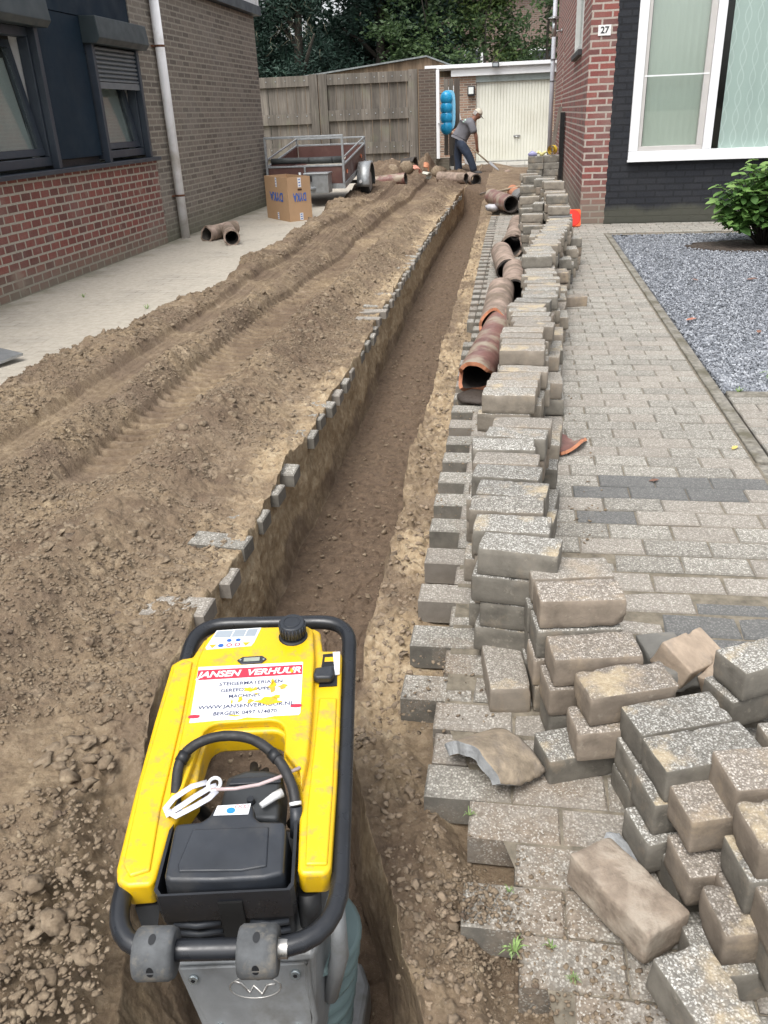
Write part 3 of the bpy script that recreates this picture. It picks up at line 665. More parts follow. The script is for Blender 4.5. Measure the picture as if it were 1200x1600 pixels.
M_anth = simple('anthracite paint', (.013, .025, .040), .6, spec=.15, var=.12, scale=2.2, bumps=.05, bscale=6, bdist=.004, dirt=(.022, .036, .052), dscale=1.5, dthr=(.55, .8))
M_anth2 = simple('anthracite frame', (.036, .046, .062), .4, var=.1, scale=3, bumps=.05, dirt=(.1, .11, .12), dthr=(.6, .8))
M_anth3 = simple('shutter box grey', (.030, .042, .047), .45, var=.1, scale=3, bumps=.03, dirt=(.042, .055, .06), dthr=(.58, .8))
M_white = simple('white plastic', (.78, .79, .80), .35, var=.04, scale=2, bumps=.02, dirt=(.6, .6, .58), dthr=(.6, .85))
M_cream = simple('cream garage door', (.70, .70, .62), .5, var=.04, scale=1.5, bumps=.04, dirt=(.60, .59, .50), dscale=1.1, dthr=(.5, .8))
M_greypaint = simple('grey lintel', (.28, .32, .31), .7, var=.1, dirt=(.2, .22, .2))
M_pipe = simple('downpipe grey', (.46, .48, .52), .5, var=.08, scale=4, bumps=.05, dirt=(.3, .29, .26), dthr=(.58, .8))
M_pipew = simple('downpipe white', (.74, .74, .75), .55, var=.08, scale=3, bumps=.06, dirt=(.40, .37, .32), dscale=2.0, dthr=(.5, .75))
M_rust = simple('rusty clamp', (.13, .055, .03), .9, var=.5, scale=30, bumps=.3)
M_steel = simple('brushed steel', (.45, .46, .46), .35, metal=.9, var=.1)
M_galv = simple('galvanised steel', (.36, .38, .39), .5, metal=.55, var=.22, scale=22, bumps=.1, dirt=(.25, .24, .21), dthr=(.55, .8))
M_alu = simple('aluminium sheet', (.42, .44, .45), .4, metal=.7, var=.15, scale=14)
M_blackp = simple('black plastic', (.018, .018, .02), .5, var=.3, scale=14, bumps=.08, dirt=(.07, .065, .055), dthr=(.6, .8))
M_room = simple('dim interior', (.10, .095, .085), .9, var=.1)
M_roof = simple('roof felt', (.06, .06, .06), .9)
def glass_mat(name, refl=.35, tint=(.9, .95, .93)):
    m = bpy.data.materials.new(name); m.use_nodes = True; t = m.node_tree
    for n in list(t.nodes): t.nodes.remove(n)
    out = t.nodes.new('ShaderNodeOutputMaterial'); tr = t.nodes.new('ShaderNodeBsdfTransparent'); gl = t.nodes.new('ShaderNodeBsdfGlossy'); mx = t.nodes.new('ShaderNodeMixShader')
    tr.inputs[0].default_value = (*tint, 1); gl.inputs['Roughness'].default_value = .02
    lw = t.nodes.new('ShaderNodeLayerWeight'); lw.inputs[0].default_value = .5
    ad = math_(t, 'ADD', math_(t, 'MULTIPLY', math_(t, 'POWER', lw.outputs['Facing'], 4.0), .8), refl + .03); ad2 = math_(t, 'MINIMUM', ad, 1.0)
    t.links.new(ad2, mx.inputs[0]); t.links.new(tr.outputs[0], mx.inputs[1]); t.links.new(gl.outputs[0], mx.inputs[2]); t.links.new(mx.outputs[0], out.inputs[0])
    vec = ocoord(t); b = t.nodes.new('ShaderNodeBump'); b.inputs['Strength'].default_value = .04; t.links.new(noise(t, vec, 1.2, 2), b.inputs['Height']); t.links.new(b.outputs[0], gl.inputs['Normal'])
    return m
M_glass = glass_mat('window glass', .10)
M_glassf = glass_mat('front window glass', .07)
M_glassd = glass_mat('window glass soft', .0, (.92, .96, .95))
# ------------------------------------------------------------------ left house
M_reflsheet = simple('white reflection sheet', (.85, .87, .88), .9, var=.08, scale=3)  # translucent white for added sheets that imitate bright reflections in the left panes
_t = M_reflsheet.node_tree; _tr = _t.nodes.new('ShaderNodeBsdfTranslucent'); _tr.inputs[0].default_value = (.9, .92, .93, 1); _mx = _t.nodes.new('ShaderNodeMixShader'); _mx.inputs[0].default_value = .6
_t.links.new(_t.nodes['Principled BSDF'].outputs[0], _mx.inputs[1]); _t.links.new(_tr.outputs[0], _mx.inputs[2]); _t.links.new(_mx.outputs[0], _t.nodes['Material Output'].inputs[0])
XW = -4.35
lh = thing('brick_house', 'long brown brick house at left with anthracite window strip above a red brick panel', 'house', (XW, -2, 0))
def part(mb, name, mat, parent, **k): return mb.build(name, mat, parent, **k)
w = MB()
w.box(-11, XW, 10.10, 15.0, -.15, 2.86)
w.box(-11, XW, -2, 10.10, 2.86, 2.90)
w.box(-11, -4.62, -2, -1.8, -.15, 2.86)
part(w, 'wall', M_brownbrick, lh)
w = MB(); w.box(-4.62, XW - .004, -2, 10.245, -.15, .955)
w2 = MB(); w2.box(-4.60, XW + .012, 2.0, 10.25, -.15, .955); part(w2, 'lower_wall', M_redbrick, lh)
w = MB(); w.box(-4.66, XW + .075, 1.8, 10.28, .958, .998); part(w, 'sill', M_anth2, lh, bevel=.004)
w = MB(); w.box(-4.50, XW - .012, 1.8, 10.098, 2.34, 2.858); part(w, 'upper_panel', M_anth, lh)
w = MB(); w.box(-4.50, XW - .02, 7.97, 8.93, 1.07, 2.335); part(w, 'panel', M_anth, lh, bevel=.003)
w = MB(); w.box(-4.50, XW - .06, 7.97, 8.93, 1.0, 1.066); part(w, 'lower_rail', M_blackp, lh)
w = MB(); w.box(-11.2, XW + .10, -2.2, 15.12, 2.87, 3.0); part(w, 'fascia', M_anth2, lh)
w = MB(); w.box(-11.2, XW + .08, -2.2, 15.10, 3.003, 3.3); part(w, 'roof_edge', M_white, lh)
w = MB(); w.box(-11.1, XW, -2.1, 15.0, 3.303, 3.33); part(w, 'roof', M_roof, lh)
w = MB(); w.box(-7.0, -6.9, 1.9, 10.0, .9, 1.05); w.box(-7.0, -6.9, 1.9, 10.0, 2.45, 2.59); w.box(-7, -4.55, 1.9, 10.0, 2.6, 2.7); w.box(-6.98, -4.65, 10.0, 10.05, .9, 2.6); w.box(-7, -4.62, 1.9, 10, .9, .95); w.box(-7, -4.5, 7.97, 8.93, .95, 2.4); part(w, 'interior', M_room, lh)  # back wall gap added so sky light brightens the sheets behind the panes
def left_window(y0, y1, z0, z1, shutter):
    fr = MB(); X0_, X1_ = -4.47, XW - .02
    j = .075
    fr.box(X0_, X1_, y0, y1, z0, z0 + j); fr.box(X0_, X1_, y0, y1, z1 - j, z1)
    fr.box(X0_, X1_, y0, y0 + j, z0 + j + .001, z1 - j - .001); fr.box(X0_, X1_, y1 - j, y1, z0 + j + .001, z1 - j - .001)
    f = part(fr, 'window', M_anth2, lh, bevel=.004)
    # bottom-hung sash tilted inwards
    a, b_ = y0 + j + .01, y1 - j - .01; h = z1 - z0 - 2 * j - .02; t_ = rad(8.5)
    Mt = Matrix.Translation((-4.43, 0, z0 + j + .012)) @ Matrix.Rotation(-t_, 4, 'Y')
    s = MB()
    for (p, q, c, d) in ((a, b_, 0, .06), (a, b_, h - .06, h), (a, a + .06, .061, h - .061), (b_ - .06, b_, .061, h - .061)):
        vs = [Mt @ Vector((x, y, z)) for z in (c, d) for y in (p, q) for x in (-.03, .03)]
        s.add(vs, [(0, 2, 3, 1), (4, 5, 7, 6), (0, 1, 5, 4), (2, 6, 7, 3), (0, 4, 6, 2), (1, 3, 7, 5)])
    part(s, 'sash', M_anth2, f)
    s = MB()
    vs = [Mt @ Vector((x, y, z)) for z in (.061, h - .061) for y in (a + .061, b_ - .061) for x in (-.004, .004)]
    s.add(vs, [(0, 2, 3, 1), (4, 5, 7, 6), (0, 1, 5, 4), (2, 6, 7, 3), (0, 4, 6, 2), (1, 3, 7, 5)])
    part(s, 'pane', M_glass, f)
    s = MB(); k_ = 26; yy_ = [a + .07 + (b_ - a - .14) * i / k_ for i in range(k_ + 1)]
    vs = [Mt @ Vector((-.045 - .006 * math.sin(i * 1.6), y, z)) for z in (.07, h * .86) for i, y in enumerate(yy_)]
    s.add(vs, [(i, i + 1, k_ + 2 + i, k_ + 1 + i) for i in range(k_)], 0, True); part(s, 'reflection_sheet', M_reflsheet, f)  # pleated sheet added behind the glass, its white stands in for a reflection
    for (ra, rb) in ((y1 - .05, y1 - .01), (y0 + .01, y0 + .05)): part(MB().box(-4.56, -4.475, ra, rb, z0 + .05, z1 - .05), 'inner_frame', M_white, f)   # white inner edge
    # guide rails and shutter box
    for (ra, rb) in ((y0 - .01, y0 + .05), (y1 - .05, y1 + .01)): part(MB().box(X1_ + .002, XW + .05, ra, rb, 1.0, z1), 'guide_rail', M_anth2, lh, bevel=.004)
    sh = MB(); pr = [(XW - .02, z1 + .003), (XW + .13, z1 - .005), (XW + .175, z1 + .045), (XW + .155, z1 + .235), (XW - .02, z1 + .245)]
    n = len(pr); vs = [(p[0], y0 - .06, p[1]) for p in pr] + [(p[0], y1 + .06, p[1]) for p in pr]
    sh.add(vs, [tuple(range(n))[::-1], tuple(range(n, 2 * n))] + [(i, (i + 1) % n, n + (i + 1) % n, n + i) for i in range(n)])
    so = part(sh, 'shutter_box', M_anth3, lh, bevel=.006)
    if shutter:
        sl_ = MB(); z = z1 - .01
        while z > shutter:
            vs = []; 
            for y in (y0 + .052, y1 - .052):
                vs += [(XW + .008, y, z), (XW + .030, y, z - .014), (XW + .030, y, z - .030), (XW + .008, y, z - .040)]
            sl_.add(vs, [(0, 1, 5, 4), (1, 2, 6, 5), (2, 3, 7, 6)]); z -= .0415
        sl_.box(XW + .006, XW + .032, y0 + .052, y1 - .052, shutter - .06, shutter)
        part(sl_, 'roller_shutter', simple('shutter slats', (.14, .155, .17), .4, var=.06), so)
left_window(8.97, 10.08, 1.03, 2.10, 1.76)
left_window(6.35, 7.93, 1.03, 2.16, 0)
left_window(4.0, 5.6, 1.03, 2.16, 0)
w = MB(); w.box(-4.50, XW - .02, 5.66, 6.30, 1.0, 2.335); part(w, 'panel', M_anth, lh)
w = MB(); w.box(-4.50, XW - .02, 1.8, 3.95, 1.0, 2.335); part(w, 'panel', M_anth, lh)
M_furn = simple('white furniture', (.7, .7, .68), .5, var=.05)
for a in ((-5.4, -4.75, 9.0, 9.75, 1.0, 1.62), (-5.3, -4.8, 6.5, 7.1, 1.0, 1.7)): part(MB().box(*a), 'cupboard', M_furn, lh)
dp = MB(); dp.tube([(XW + .075, 10.69, -.02), (XW + .075, 10.69, 3.0)], .056, 20); part(dp, 'downpipe', M_pipew, lh)
for z in (.52, 2.18):
    c = MB(); c.tube([(XW + .075, 10.69, z - .012), (XW + .075, 10.69, z + .012)], .058, 20); c.box(XW, XW + .03, 10.60, 10.78, z - .008, z + .008); part(c, 'pipe_clamp', M_rust, lh)
# ------------------------------------------------------------------ right house
XR_, YF = .75, 11.27
rh = thing('brick_house', 'dark red brick house number 27 with black painted front and white framed window', 'house', (XR_, YF, 0))
w = MB()
SY0, SY1, SZ0, SZ1 = 12.75, 14.45, 2.03, 3.15
w.box(XR_, 1.02, YF + .30, SY0, -.15, 4.3); w.box(XR_, 1.02, SY1, 18.35, -.15, 4.3)
w.box(XR_, 1.02, SY0, SY1, -.15, SZ0); w.box(XR_, 1.02, SY0, SY1, SZ1, 4.3)
w.box(XR_, 1.02, 18.35, 18.80, -.15, 1.3); w.box(XR_, 1.02, 18.35, 18.80, 2.45, 4.3); w.box(XR_, 1.02, 18.80, 22.4, -.15, 4.3)
w.box(1.02, 9, 22.2, 22.4, -.15, 4.3); w.box(.86, 1.02, 18.36, 18.79, 1.3, 2.45)
part(w, 'side_wall', M_houseR, rh)
w = MB(); w.box(XR_ - .0015, 1.0455, YF - .0015, YF + .298, -.15, 4.3)
# toothed joint between red corner and black paint
for k in range(60):
    if k % 2: w.box(1.046, 1.053, YF - .0015, YF + .05, k * .075 - .04 + .005, k * .075 + .035 - .005)
part(w, 'corner_wall', M_houseR, rh)
FX0, FX1, FZ0, FZ1 = 1.28, 4.6, .72, 2.78
w = MB(); w.box(1.047, FX0, YF, YF + .28, -.15, 4.3); w.box(FX0, FX1, YF, YF + .28, -.15, FZ0); w.box(FX0, FX1, YF, YF + .28, FZ1, 4.3); w.box(FX1, 9, YF, YF + .28, -.15, 4.3)
w.box(8.8, 9, YF + .28, 22.2, -.15, 4.3)
part(w, 'front_wall', M_black, rh)
w = MB(); w.box(.65, 9.2, 11.1, 22.6, 4.303, 4.42); part(w, 'roof', M_roof, rh)
w = MB(); w.box(1.3, 4.6, YF + 1.6, YF + 1.65, .5, 2.9); w.box(1.2, 4.7, YF + .3, YF + 1.6, .68, .70); part(w, 'interior', M_room, rh)
fr = MB(); a = .105
fr.box(FX0, FX1, YF - .035, YF + .09, FZ0, FZ0 + a); fr.box(FX0, FX1, YF - .035, YF + .09, FZ1 - a, FZ1)
fr.box(FX0, FX0 + a, YF - .035, YF + .09, FZ0 + a + .0005, FZ1 - a); fr.box(FX1 - a, FX1, YF - .035, YF + .09, FZ0 + a + .0005, FZ1 - a); fr.box(2.135, 2.235, YF - .033, YF + .088, FZ0 + a + .0005, FZ1 - a)
fo = part(fr, 'window', M_white, rh, bevel=.006)
M_beige = simple('window vent grey', (.50, .48, .46), .5, var=.05)
fr = MB(); b0, b1, c0, c1 = FX0 + a + .002, 2.133, FZ0 + a + .002, FZ1 - a - .002
fr.box(b0, b1, YF - .012, YF + .06, c0, c0 + .05); fr.box(b0, b1, YF - .012, YF + .06, c1 - .05, c1); fr.box(b0, b0 + .04, YF - .012, YF + .06, c0 + .0505, c1 - .0505); fr.box(b1 - .07, b1, YF - .012, YF + .06, c0 + .0505, c1 - .0505)
part(fr, 'vent_frame', M_beige, fo, bevel=.004)
fr = MB(); fr.box(b0 + .01, b1 - .01, YF - .016, YF - .006, 1.625, 1.64); part(fr, 'cross_bar', M_white, fo)
g1 = MB(); g1.box(b0 + .041, b1 - .071, YF + .02, YF + .026, c0 + .051, c1 - .051); part(g1, 'pane', M_glassf, fo)
g1 = MB(); g1.box(2.236, FX1 - a - .001, YF + .02, YF + .026, c0, c1); part(g1, 'pane', M_glassd, fo)
def curtain_mat(name, c0_, c1_, pat):
    m, t, b = new_mat(name); vec = ocoord(t)
    if pat:
        sx = t.nodes.new('ShaderNodeSeparateXYZ'); t.links.new(vec, sx.inputs[0])
        s1 = math_(t, 'SINE', math_(t, 'MULTIPLY', sx.outputs[2], 15.0))
        s2 = math_(t, 'ABSOLUTE', math_(t, 'SINE', math_(t, 'ADD', math_(t, 'MULTIPLY', sx.outputs[0], 24.0), math_(t, 'MULTIPLY', s1, .75))))
        s3 = math_(t, 'ABSOLUTE', math_(t, 'SINE', math_(t, 'SUBTRACT', math_(t, 'MULTIPLY', sx.outputs[0], 24.0), math_(t, 'MULTIPLY', s1, .75))))
        f = ramp(t, math_(t, 'MINIMUM', s2, s3), [(.02, 1), (.17, 0)])
        c = mix(t, f, c0_, c1_)
    else: c = mix(t, noise(t, vec, 3, 4), c0_, c1_)
    t.links.new(c, b.inputs['Base Color']); b.inputs['Roughness'].default_value = .9; return m
def drape(x0, x1, z0, z1, y, amp, per):
    m = MB(); n = 60; pts = [(x0 + (x1 - x0) * i / n, y + amp * math.sin(i * (x1 - x0) / n / per * 6.28) + amp * .4 * math.sin(i * .9)) for i in range(n + 1)]
    vs = [(p[0], p[1], z0) for p in pts] + [(p[0], p[1], z1) for p in pts]; m.add(vs, [(i, i + 1, n + 2 + i, n + 1 + i) for i in range(n)], 0, True); return m
part(drape(b0 + .055, b1 - .02, c0, c1, YF + .062, .006, .5), 'blind', curtain_mat('roller blind', (.50, .50, .46), (.56, .56, .52), False), fo)
part(drape(2.33, FX1, c0 - .01, c1, YF + .062, .012, .34), 'curtain', curtain_mat('net curtain', (.47, .515, .49), (.63, .655, .64), True), fo)
sl_ = MB(); sl_.box(FX0 - .01, FX1 + .01, YF - .075, YF - .036, FZ0 - .012, FZ0 + .012); part(sl_, 'sill', M_white, fo, bevel=.003)
# side window
sw = MB(); q = .07
sw.box(XR_ - .012, XR_ + .1, SY0, SY1, SZ0, SZ0 + q); sw.box(XR_ - .012, XR_ + .1, SY0, SY1, SZ1 - q, SZ1); sw.box(XR_ - .012, XR_ + .1, SY0, SY0 + q, SZ0 + q + .0005, SZ1 - q); sw.box(XR_ - .012, XR_ + .1, SY1 - q, SY1, SZ0 + q + .0005, SZ1 - q)
so = part(sw, 'window', simple('grey white frame', (.55, .56, .54), .5, var=.08), rh, bevel=.004)
sw = MB(); sw.box(XR_ + .05, XR_ + .056, SY0 + q, SY1 - q, SZ0 + q, SZ1 - q); part(sw, 'pane', M_glassd, so)
sw = MB(); sw.box(XR_ + .12, XR_ + .13, SY0, SY1, SZ0, SZ1); part(sw, 'blind', simple('grey blind', (.22, .22, .2), .9), so)
sw = MB(); sw.box(XR_ - .055, XR_ + .02, SY0 - .04, SY1 + .04, SZ0 - .07, SZ0 - .002); part(sw, 'sill', simple('dark stone sill', (.04, .04, .042), .6), so, bevel=.004)
dp = MB(); dp.tube([(.66, 22.28, -.02), (.66, 22.28, 4.3)], .05, 16); part(dp, 'downpipe', M_pipe, rh)
dp = MB()
for z in (1.9, 2.35, 3.6): dp.tube([(.66, 22.28, z), (.66, 22.28, z + .03)], .058, 16); dp.box(.66, .75, 22.26, 22.3, z + .005, z + .025)
part(dp, 'pipe_clamp', simple('dark clamp', (.12, .12, .13), .6), rh)
# house number plate with real digits
TXT = {}
def text_mb(s, size, mb=None, M=None, depth=.0006, bold=0, shear=0, align='CENTER', font_mi=0):
    cu = bpy.data.curves.new('txt', 'FONT'); cu.body = s; cu.size = size; cu.offset = bold; cu.shear = shear; cu.align_x = align; cu.align_y = 'CENTER'; cu.extrude = depth; cu.resolution_u = 4
    ob = bpy.data.objects.new('txt', cu); COL.objects.link(ob); dg = bpy.context.evaluated_depsgraph_get(); dg.update()
    me = bpy.data.meshes.new_from_object(ob.evaluated_get(dg)); vs = [v.co.copy() for v in me.vertices]; fs = [tuple(p.vertices) for p in me.polygons]
    bpy.data.objects.remove(ob); bpy.data.curves.remove(cu); bpy.data.meshes.remove(me)
    if M is not None: vs = [M @ v for v in vs]
    mb = mb or MB(); mb.add(vs, fs, font_mi); return mb
pl = MB(); pl.box(.832, .976, YF - .012, YF - .001, 2.07, 2.178); npo = part(pl, 'number_plate', simple('white enamel', (.75, .75, .74), .3, var=.04), rh, bevel=.002)
M_ink = simple('black ink', (.012, .012, .014), .6, var=.1, bumps=0)
tm = text_mb('27', .095, M=Matrix.Translation((.906, YF - .0135, 2.124)) @ Matrix.Rotation(rad(90), 4, 'X'), bold=.002); part(tm, 'digits', M_ink, npo)
pl = MB()
for x in (.841, .967): pl.tube([(x, YF - .015, 2.124), (x, YF - .012, 2.124)], .0035, 8)
part(pl, 'screw', M_steel, npo)
lp = thing('wall_lamp', 'cylindrical steel outdoor lamp with wide cap on the side wall of the red brick house', 'wall lamp', (.55, 19.8, 2.7))
m = MB(); m.tube([(.58, 19.8, 2.66), (.58, 19.8, 2.98)], .045, 16); part(m, 'lamp_body', M_steel, lp)
m = MB(); m.tube([(.58, 19.8, 2.99), (.58, 19.8, 3.0), (.58, 19.8, 3.03)], [.13, .125, .02], 20); part(m, 'cap', M_steel, lp)
m = MB(); m.tube([(.58, 19.8, 2.76), (.75, 19.8, 2.76)], .014, 8); m.tube([(.725, 19.8, 2.76), (.75, 19.8, 2.76)], .05, 14); part(m, 'bracket', M_steel, lp)
# ------------------------------------------------------------------ garage
ga = thing('garage', 'low flat roofed garage with cream ribbed up and over door and white fascia', 'garage', (-.3, 26, 0))
w = MB(); w.box(-2.45, -1.31, 26, 26.25, -.15, 2.24); w.box(.76, 1.6, 26, 26.25, -.15, 2.24); w.box(-2.45, -2.25, 26.25, 32, -.15, 2.24); w.box(1.4, 1.6, 26.25, 32, -.15, 2.24)
part(w, 'wall', M_garbrick, ga)
w = MB(); w.box(-1.309, .759, 25.985, 26.2, 2.075, 2.235); part(w, 'lintel', M_greypaint, ga)
w = MB(); w.box(-2.0, 1.7, 25.88, 26.1, 2.238, 2.40); part(w, 'fascia', M_white, ga, bevel=.004)
w = MB(); w.box(-2.72, 1.75, 25.78, 26.1, 2.44, 2.53); w.box(-2.4, 1.7, 25.9, 32, 2.403, 2.438); part(w, 'roof_edge', M_white, ga, bevel=.004)
d = MB(); x = -1.30; n = 24; st = (2.05) / n
prof = []
for i in range(n):
    x0 = -1.30 + i * st; prof += [(x0, 26.055), (x0 + st * .78, 26.055), (x0 + st * .84, 26.072), (x0 + st * .94, 26.072)]
prof.append((.75, 26.055)); vs = [(p[0], p[1], .045) for p in prof] + [(p[0], p[1], 2.07) for p in prof]; N = len(prof)
d.add(vs, [(i, i + 1, N + i + 1, N + i) for i in range(N - 1)])
do = part(d, 'door', M_cream, ga)
h = MB(); h.box(-.24, -.05, 26.02, 26.05, .655, .70); h.tube([(-.20, 26.05, .67), (-.20, 25.98, .67), (-.08, 25.975, .64)], .012, 8); part(h, 'handle', M_steel, do)
w = MB(); w.box(-1.309, .759, 25.99, 26.2, -.1, .043); part(w, 'threshold', simple('grey threshold', (.3, .3, .28), .8), ga)
fl = thing('floodlight', 'small black floodlight on the white garage roof edge', 'floodlight', (-.77, 25.75, 2.42))
m = MB(); m.box(-.86, -.68, 25.68, 25.76, 2.41, 2.54); part(m, 'housing', M_blackp, fl, bevel=.01)
m = MB(); m.box(-.835, -.705, 25.672, 25.679, 2.435, 2.515); part(m, 'lens', simple('lamp lens', (.35, .38, .4), .2, var=.3, scale=30), fl)
wl = thing('wall_lantern', 'square dark framed wall lantern on the garage brick beside the cream door', 'wall lamp', (-1.44, 26, 1.75))
m = MB(); m.box(-1.54, -1.345, 25.86, 25.998, 1.74, 1.99); part(m, 'housing', M_blackp, wl, bevel=.008)
m = MB(); m.box(-1.51, -1.375, 25.845, 25.858, 1.79, 1.96); part(m, 'diffuser', simple('milk glass', (.72, .75, .72), .3, var=.05), wl)
# ------------------------------------------------------------------ timber fence
def wood_mat(name, a, b_, c_, scale=1.0, perobj=False):
    m, t, bs = new_mat(name); vec = ocoord(t)
    mp = t.nodes.new('ShaderNodeMapping'); mp.inputs['Scale'].default_value = (24 * scale, 24 * scale, 1.6 * scale); t.links.new(vec, mp.inputs[0])
    n = noise(t, mp.outputs[0], 1.0, 8, .65)
    c = ramp(t, n, [(.28, a), (.5, b_), (.74, c_)])
    c = mix(t, ramp(t, noise(t, vec, 1.6, 6, .6), [(.45, 0), (.7, .55)]), c, tuple(x * .62 for x in b_))
    c = mix(t, ramp(t, noise(t, vec, 2.7, 6, .6), [(.55, 0), (.72, .45)]), c, (.17, .175, .12))
    sx = t.nodes.new('ShaderNodeSeparateXYZ'); t.links.new(vec, sx.inputs[0]); wn = t.nodes.new('ShaderNodeTexWhiteNoise'); wn.noise_dimensions = '1D'; t.links.new(math_(t, 'FLOOR', math_(t, 'DIVIDE', sx.outputs[0], .215)), wn.inputs['W'])
    hv = t.nodes.new('ShaderNodeHueSaturation'); t.links.new(c, hv.inputs['Color']); t.links.new(ramp(t, wn.outputs['Value'], [(0, .78), (1, 1.22)]), hv.inputs['Value']); c = hv.outputs[0]
    t.links.new(c, bs.inputs['Base Color']); bs.inputs['Roughness'].default_value = .9; bump(t, bs, n, .5, .004); return m
M_fence = wood_mat('weathered fence wood', (.085, .074, .063), (.150, .133, .112), (.235, .21, .178))
M_shed = wood_mat('brown shed wood', (.12, .082, .052), (.21, .15, .098), (.30, .22, .15))
fe = thing('timber_gate', 'tall weathered grey timber double gate with horizontal rails behind the trailer', 'wooden gate', (-4.6, 22, 0))
def boards(x0, x1, z0, z1, y, bw, par, name):
    m = MB(); x = x0; r = random.Random(int(x0 * 50))
    while x < x1 - .02:
        e = min(x + bw, x1); m.box(x + .005, e - .008, y + r.uniform(-.004, .004), y + .022, z0 + r.uniform(0, .02), z1 - r.uniform(0, .01)); x = e
    return part(m, name, M_fence, par)
boards(-7.6, -5.13, .06, 2.22, 22.02, .235, fe, 'left_boards'); boards(-4.70, -2.71, .06, 2.24, 22.02, .215, fe, 'right_boards')
for (x0, x1, z0, z1) in ((-7.6, -5.13, 2.05, 2.28), (-7.6, -5.13, 1.22, 1.46), (-7.6, -5.13, .45, .70), (-4.69, -2.72, 2.05, 2.28), (-4.69, -2.72, 1.26, 1.50), (-4.69, -2.72, .50, .76)):
    m = MB(); m.box(x0, x1, 21.955, 22.006, z0, z1); part(m, 'rail', M_fence, fe, bevel=.003)
for (x0, x1) in ((-5.13, -4.93), (-4.905, -4.70), (-2.715, -2.50)):
    m = MB(); m.box(x0, x1, 21.96, 22.05, .04, 2.30); part(m, 'stile', M_fence, fe, bevel=.004)
m = MB()
for z in (2.16, 1.38, .63):
    for x in np.arange(-4.6, -2.5, .215): m.tube([(x, 21.942, z + .02), (x, 21.956, z + .02)], .013, 8)
    for x in np.arange(-7.4, -5.1, .24): m.tube([(x, 21.942, z + .02), (x, 21.956, z + .02)], .013, 8)
part(m, 'bolts', M_galv, fe)
bp = thing('brick_pillar', 'dark brown brick gate pillar between timber gate and white post', 'pillar', (-2.25, 22, 0))
m = MB(); m.box(-2.46, -2.055, 21.9, 22.3, -.15, 2.29); m.box(-2.05, -1.75, 21.95, 22.2, -.15, .34); part(m, 'shaft', M_pillarbrick, bp)
wp = thing('white_post', 'slim white metal gate post with latch beside dark brick pillar', 'post', (-1.99, 21.9, 0))
m = MB(); m.box(-2.04, -1.965, 21.83, 21.9, .34, 2.26); part(m, 'post', M_white, wp, bevel=.004)
m = MB(); m.box(-2.0, -1.87, 21.79, 21.81, 1.10, 1.125); m.box(-1.96, -1.94, 21.80, 21.83, .98, 1.2); part(m, 'latch', M_steel, wp)
og = thing('open_gate', 'narrow grey wooden garden gate standing open behind the white post', 'gate', (-1.9, 22.3, 0))
boards(-1.95, -1.70, .35, 2.1, 22.9, .12, og, 'boards')
m = MB(); m.box(-1.695, -1.56, 22.85, 22.95, -.05, 2.1); part(m, 'stile', wood_mat('dark stile wood', (.05, .04, .035), (.085, .07, .058), (.12, .1, .08)), og)
sc = thing('plastic_slide', 'bright blue scalloped plastic slide hung upright beside the white gate post', 'slide', (-1.85, 22.6, .95))
M_blue = simple('blue plastic', (.02, .33, .62), .3, var=.1, bumps=0); M_lblue = simple('light blue plastic', (.22, .55, .78), .3, var=.08, bumps=0)
m = MB(); n = 22
for i in range(4):   # four scallops one below the other
    zc = 1.66 - i * .215; rr = .15
    vs = []; fs = []
    for a in range(13):
        for b_ in range(9):
            th = math.pi * a / 12; ph = math.pi * b_ / 8 - math.pi / 2
            vs.append((-1.86 + rr * math.cos(th) * math.cos(ph * .98), 22.55 - .11 * math.sin(th) * math.cos(ph) - .0 , zc + .17 * math.sin(ph)))
    for a in range(12):
        for b_ in range(8): fs.append((a * 9 + b_, a * 9 + b_ + 1, (a + 1) * 9 + b_ + 1, (a + 1) * 9 + b_))
    m.add(vs, fs, 0, True)
part(m, 'scallops', M_blue, sc)
m = MB(); poly = []
for k in range(24):
    a = 2 * math.pi * k / 24; poly.append((.165 * math.copysign(abs(math.cos(a)) ** .5, math.cos(a)), .44 * math.copysign(abs(math.sin(a)) ** .6, math.sin(a))))
m.prism(poly, 0, .03, M=Matrix.Translation((-1.80, 22.60, 1.40)) @ Matrix.Rotation(rad(90), 4, 'X')); part(m, 'side_wall', M_lblue, sc, bevel=.006)
wb = thing('white_plank', 'long white plank leaning behind the bending worker', 'plank', (-1.6, 23.6, 0))
m = MB(); Mx = Matrix.Translation((-1.585, 23.55, .97)) @ Matrix.Rotation(rad(-13.8), 4, 'Y'); m.obox((0, 0, 0), (.15, .03, 2.0)); m.v = [tuple(Mx @ Vector(p)) for p in m.v]; part(m, 'board', M_white, wb, bevel=.004)
m = MB(); m.tube([Mx @ Vector((0, -.02, .7)), Mx @ Vector((0, -.012, .7))], .016, 10); part(m, 'hole', M_blackp, wb)
sf = thing('dark_screen', 'dark wooden screen panel beside the garage behind the worker', 'screen', (-1.5, 24.6, 0))
m = MB(); m.box(-1.93, -1.72, 24.5, 24.55, 0, 1.9); part(m, 'panel', wood_mat('black stained wood', (.012, .012, .012), (.02, .019, .018), (.035, .033, .03)), sf)
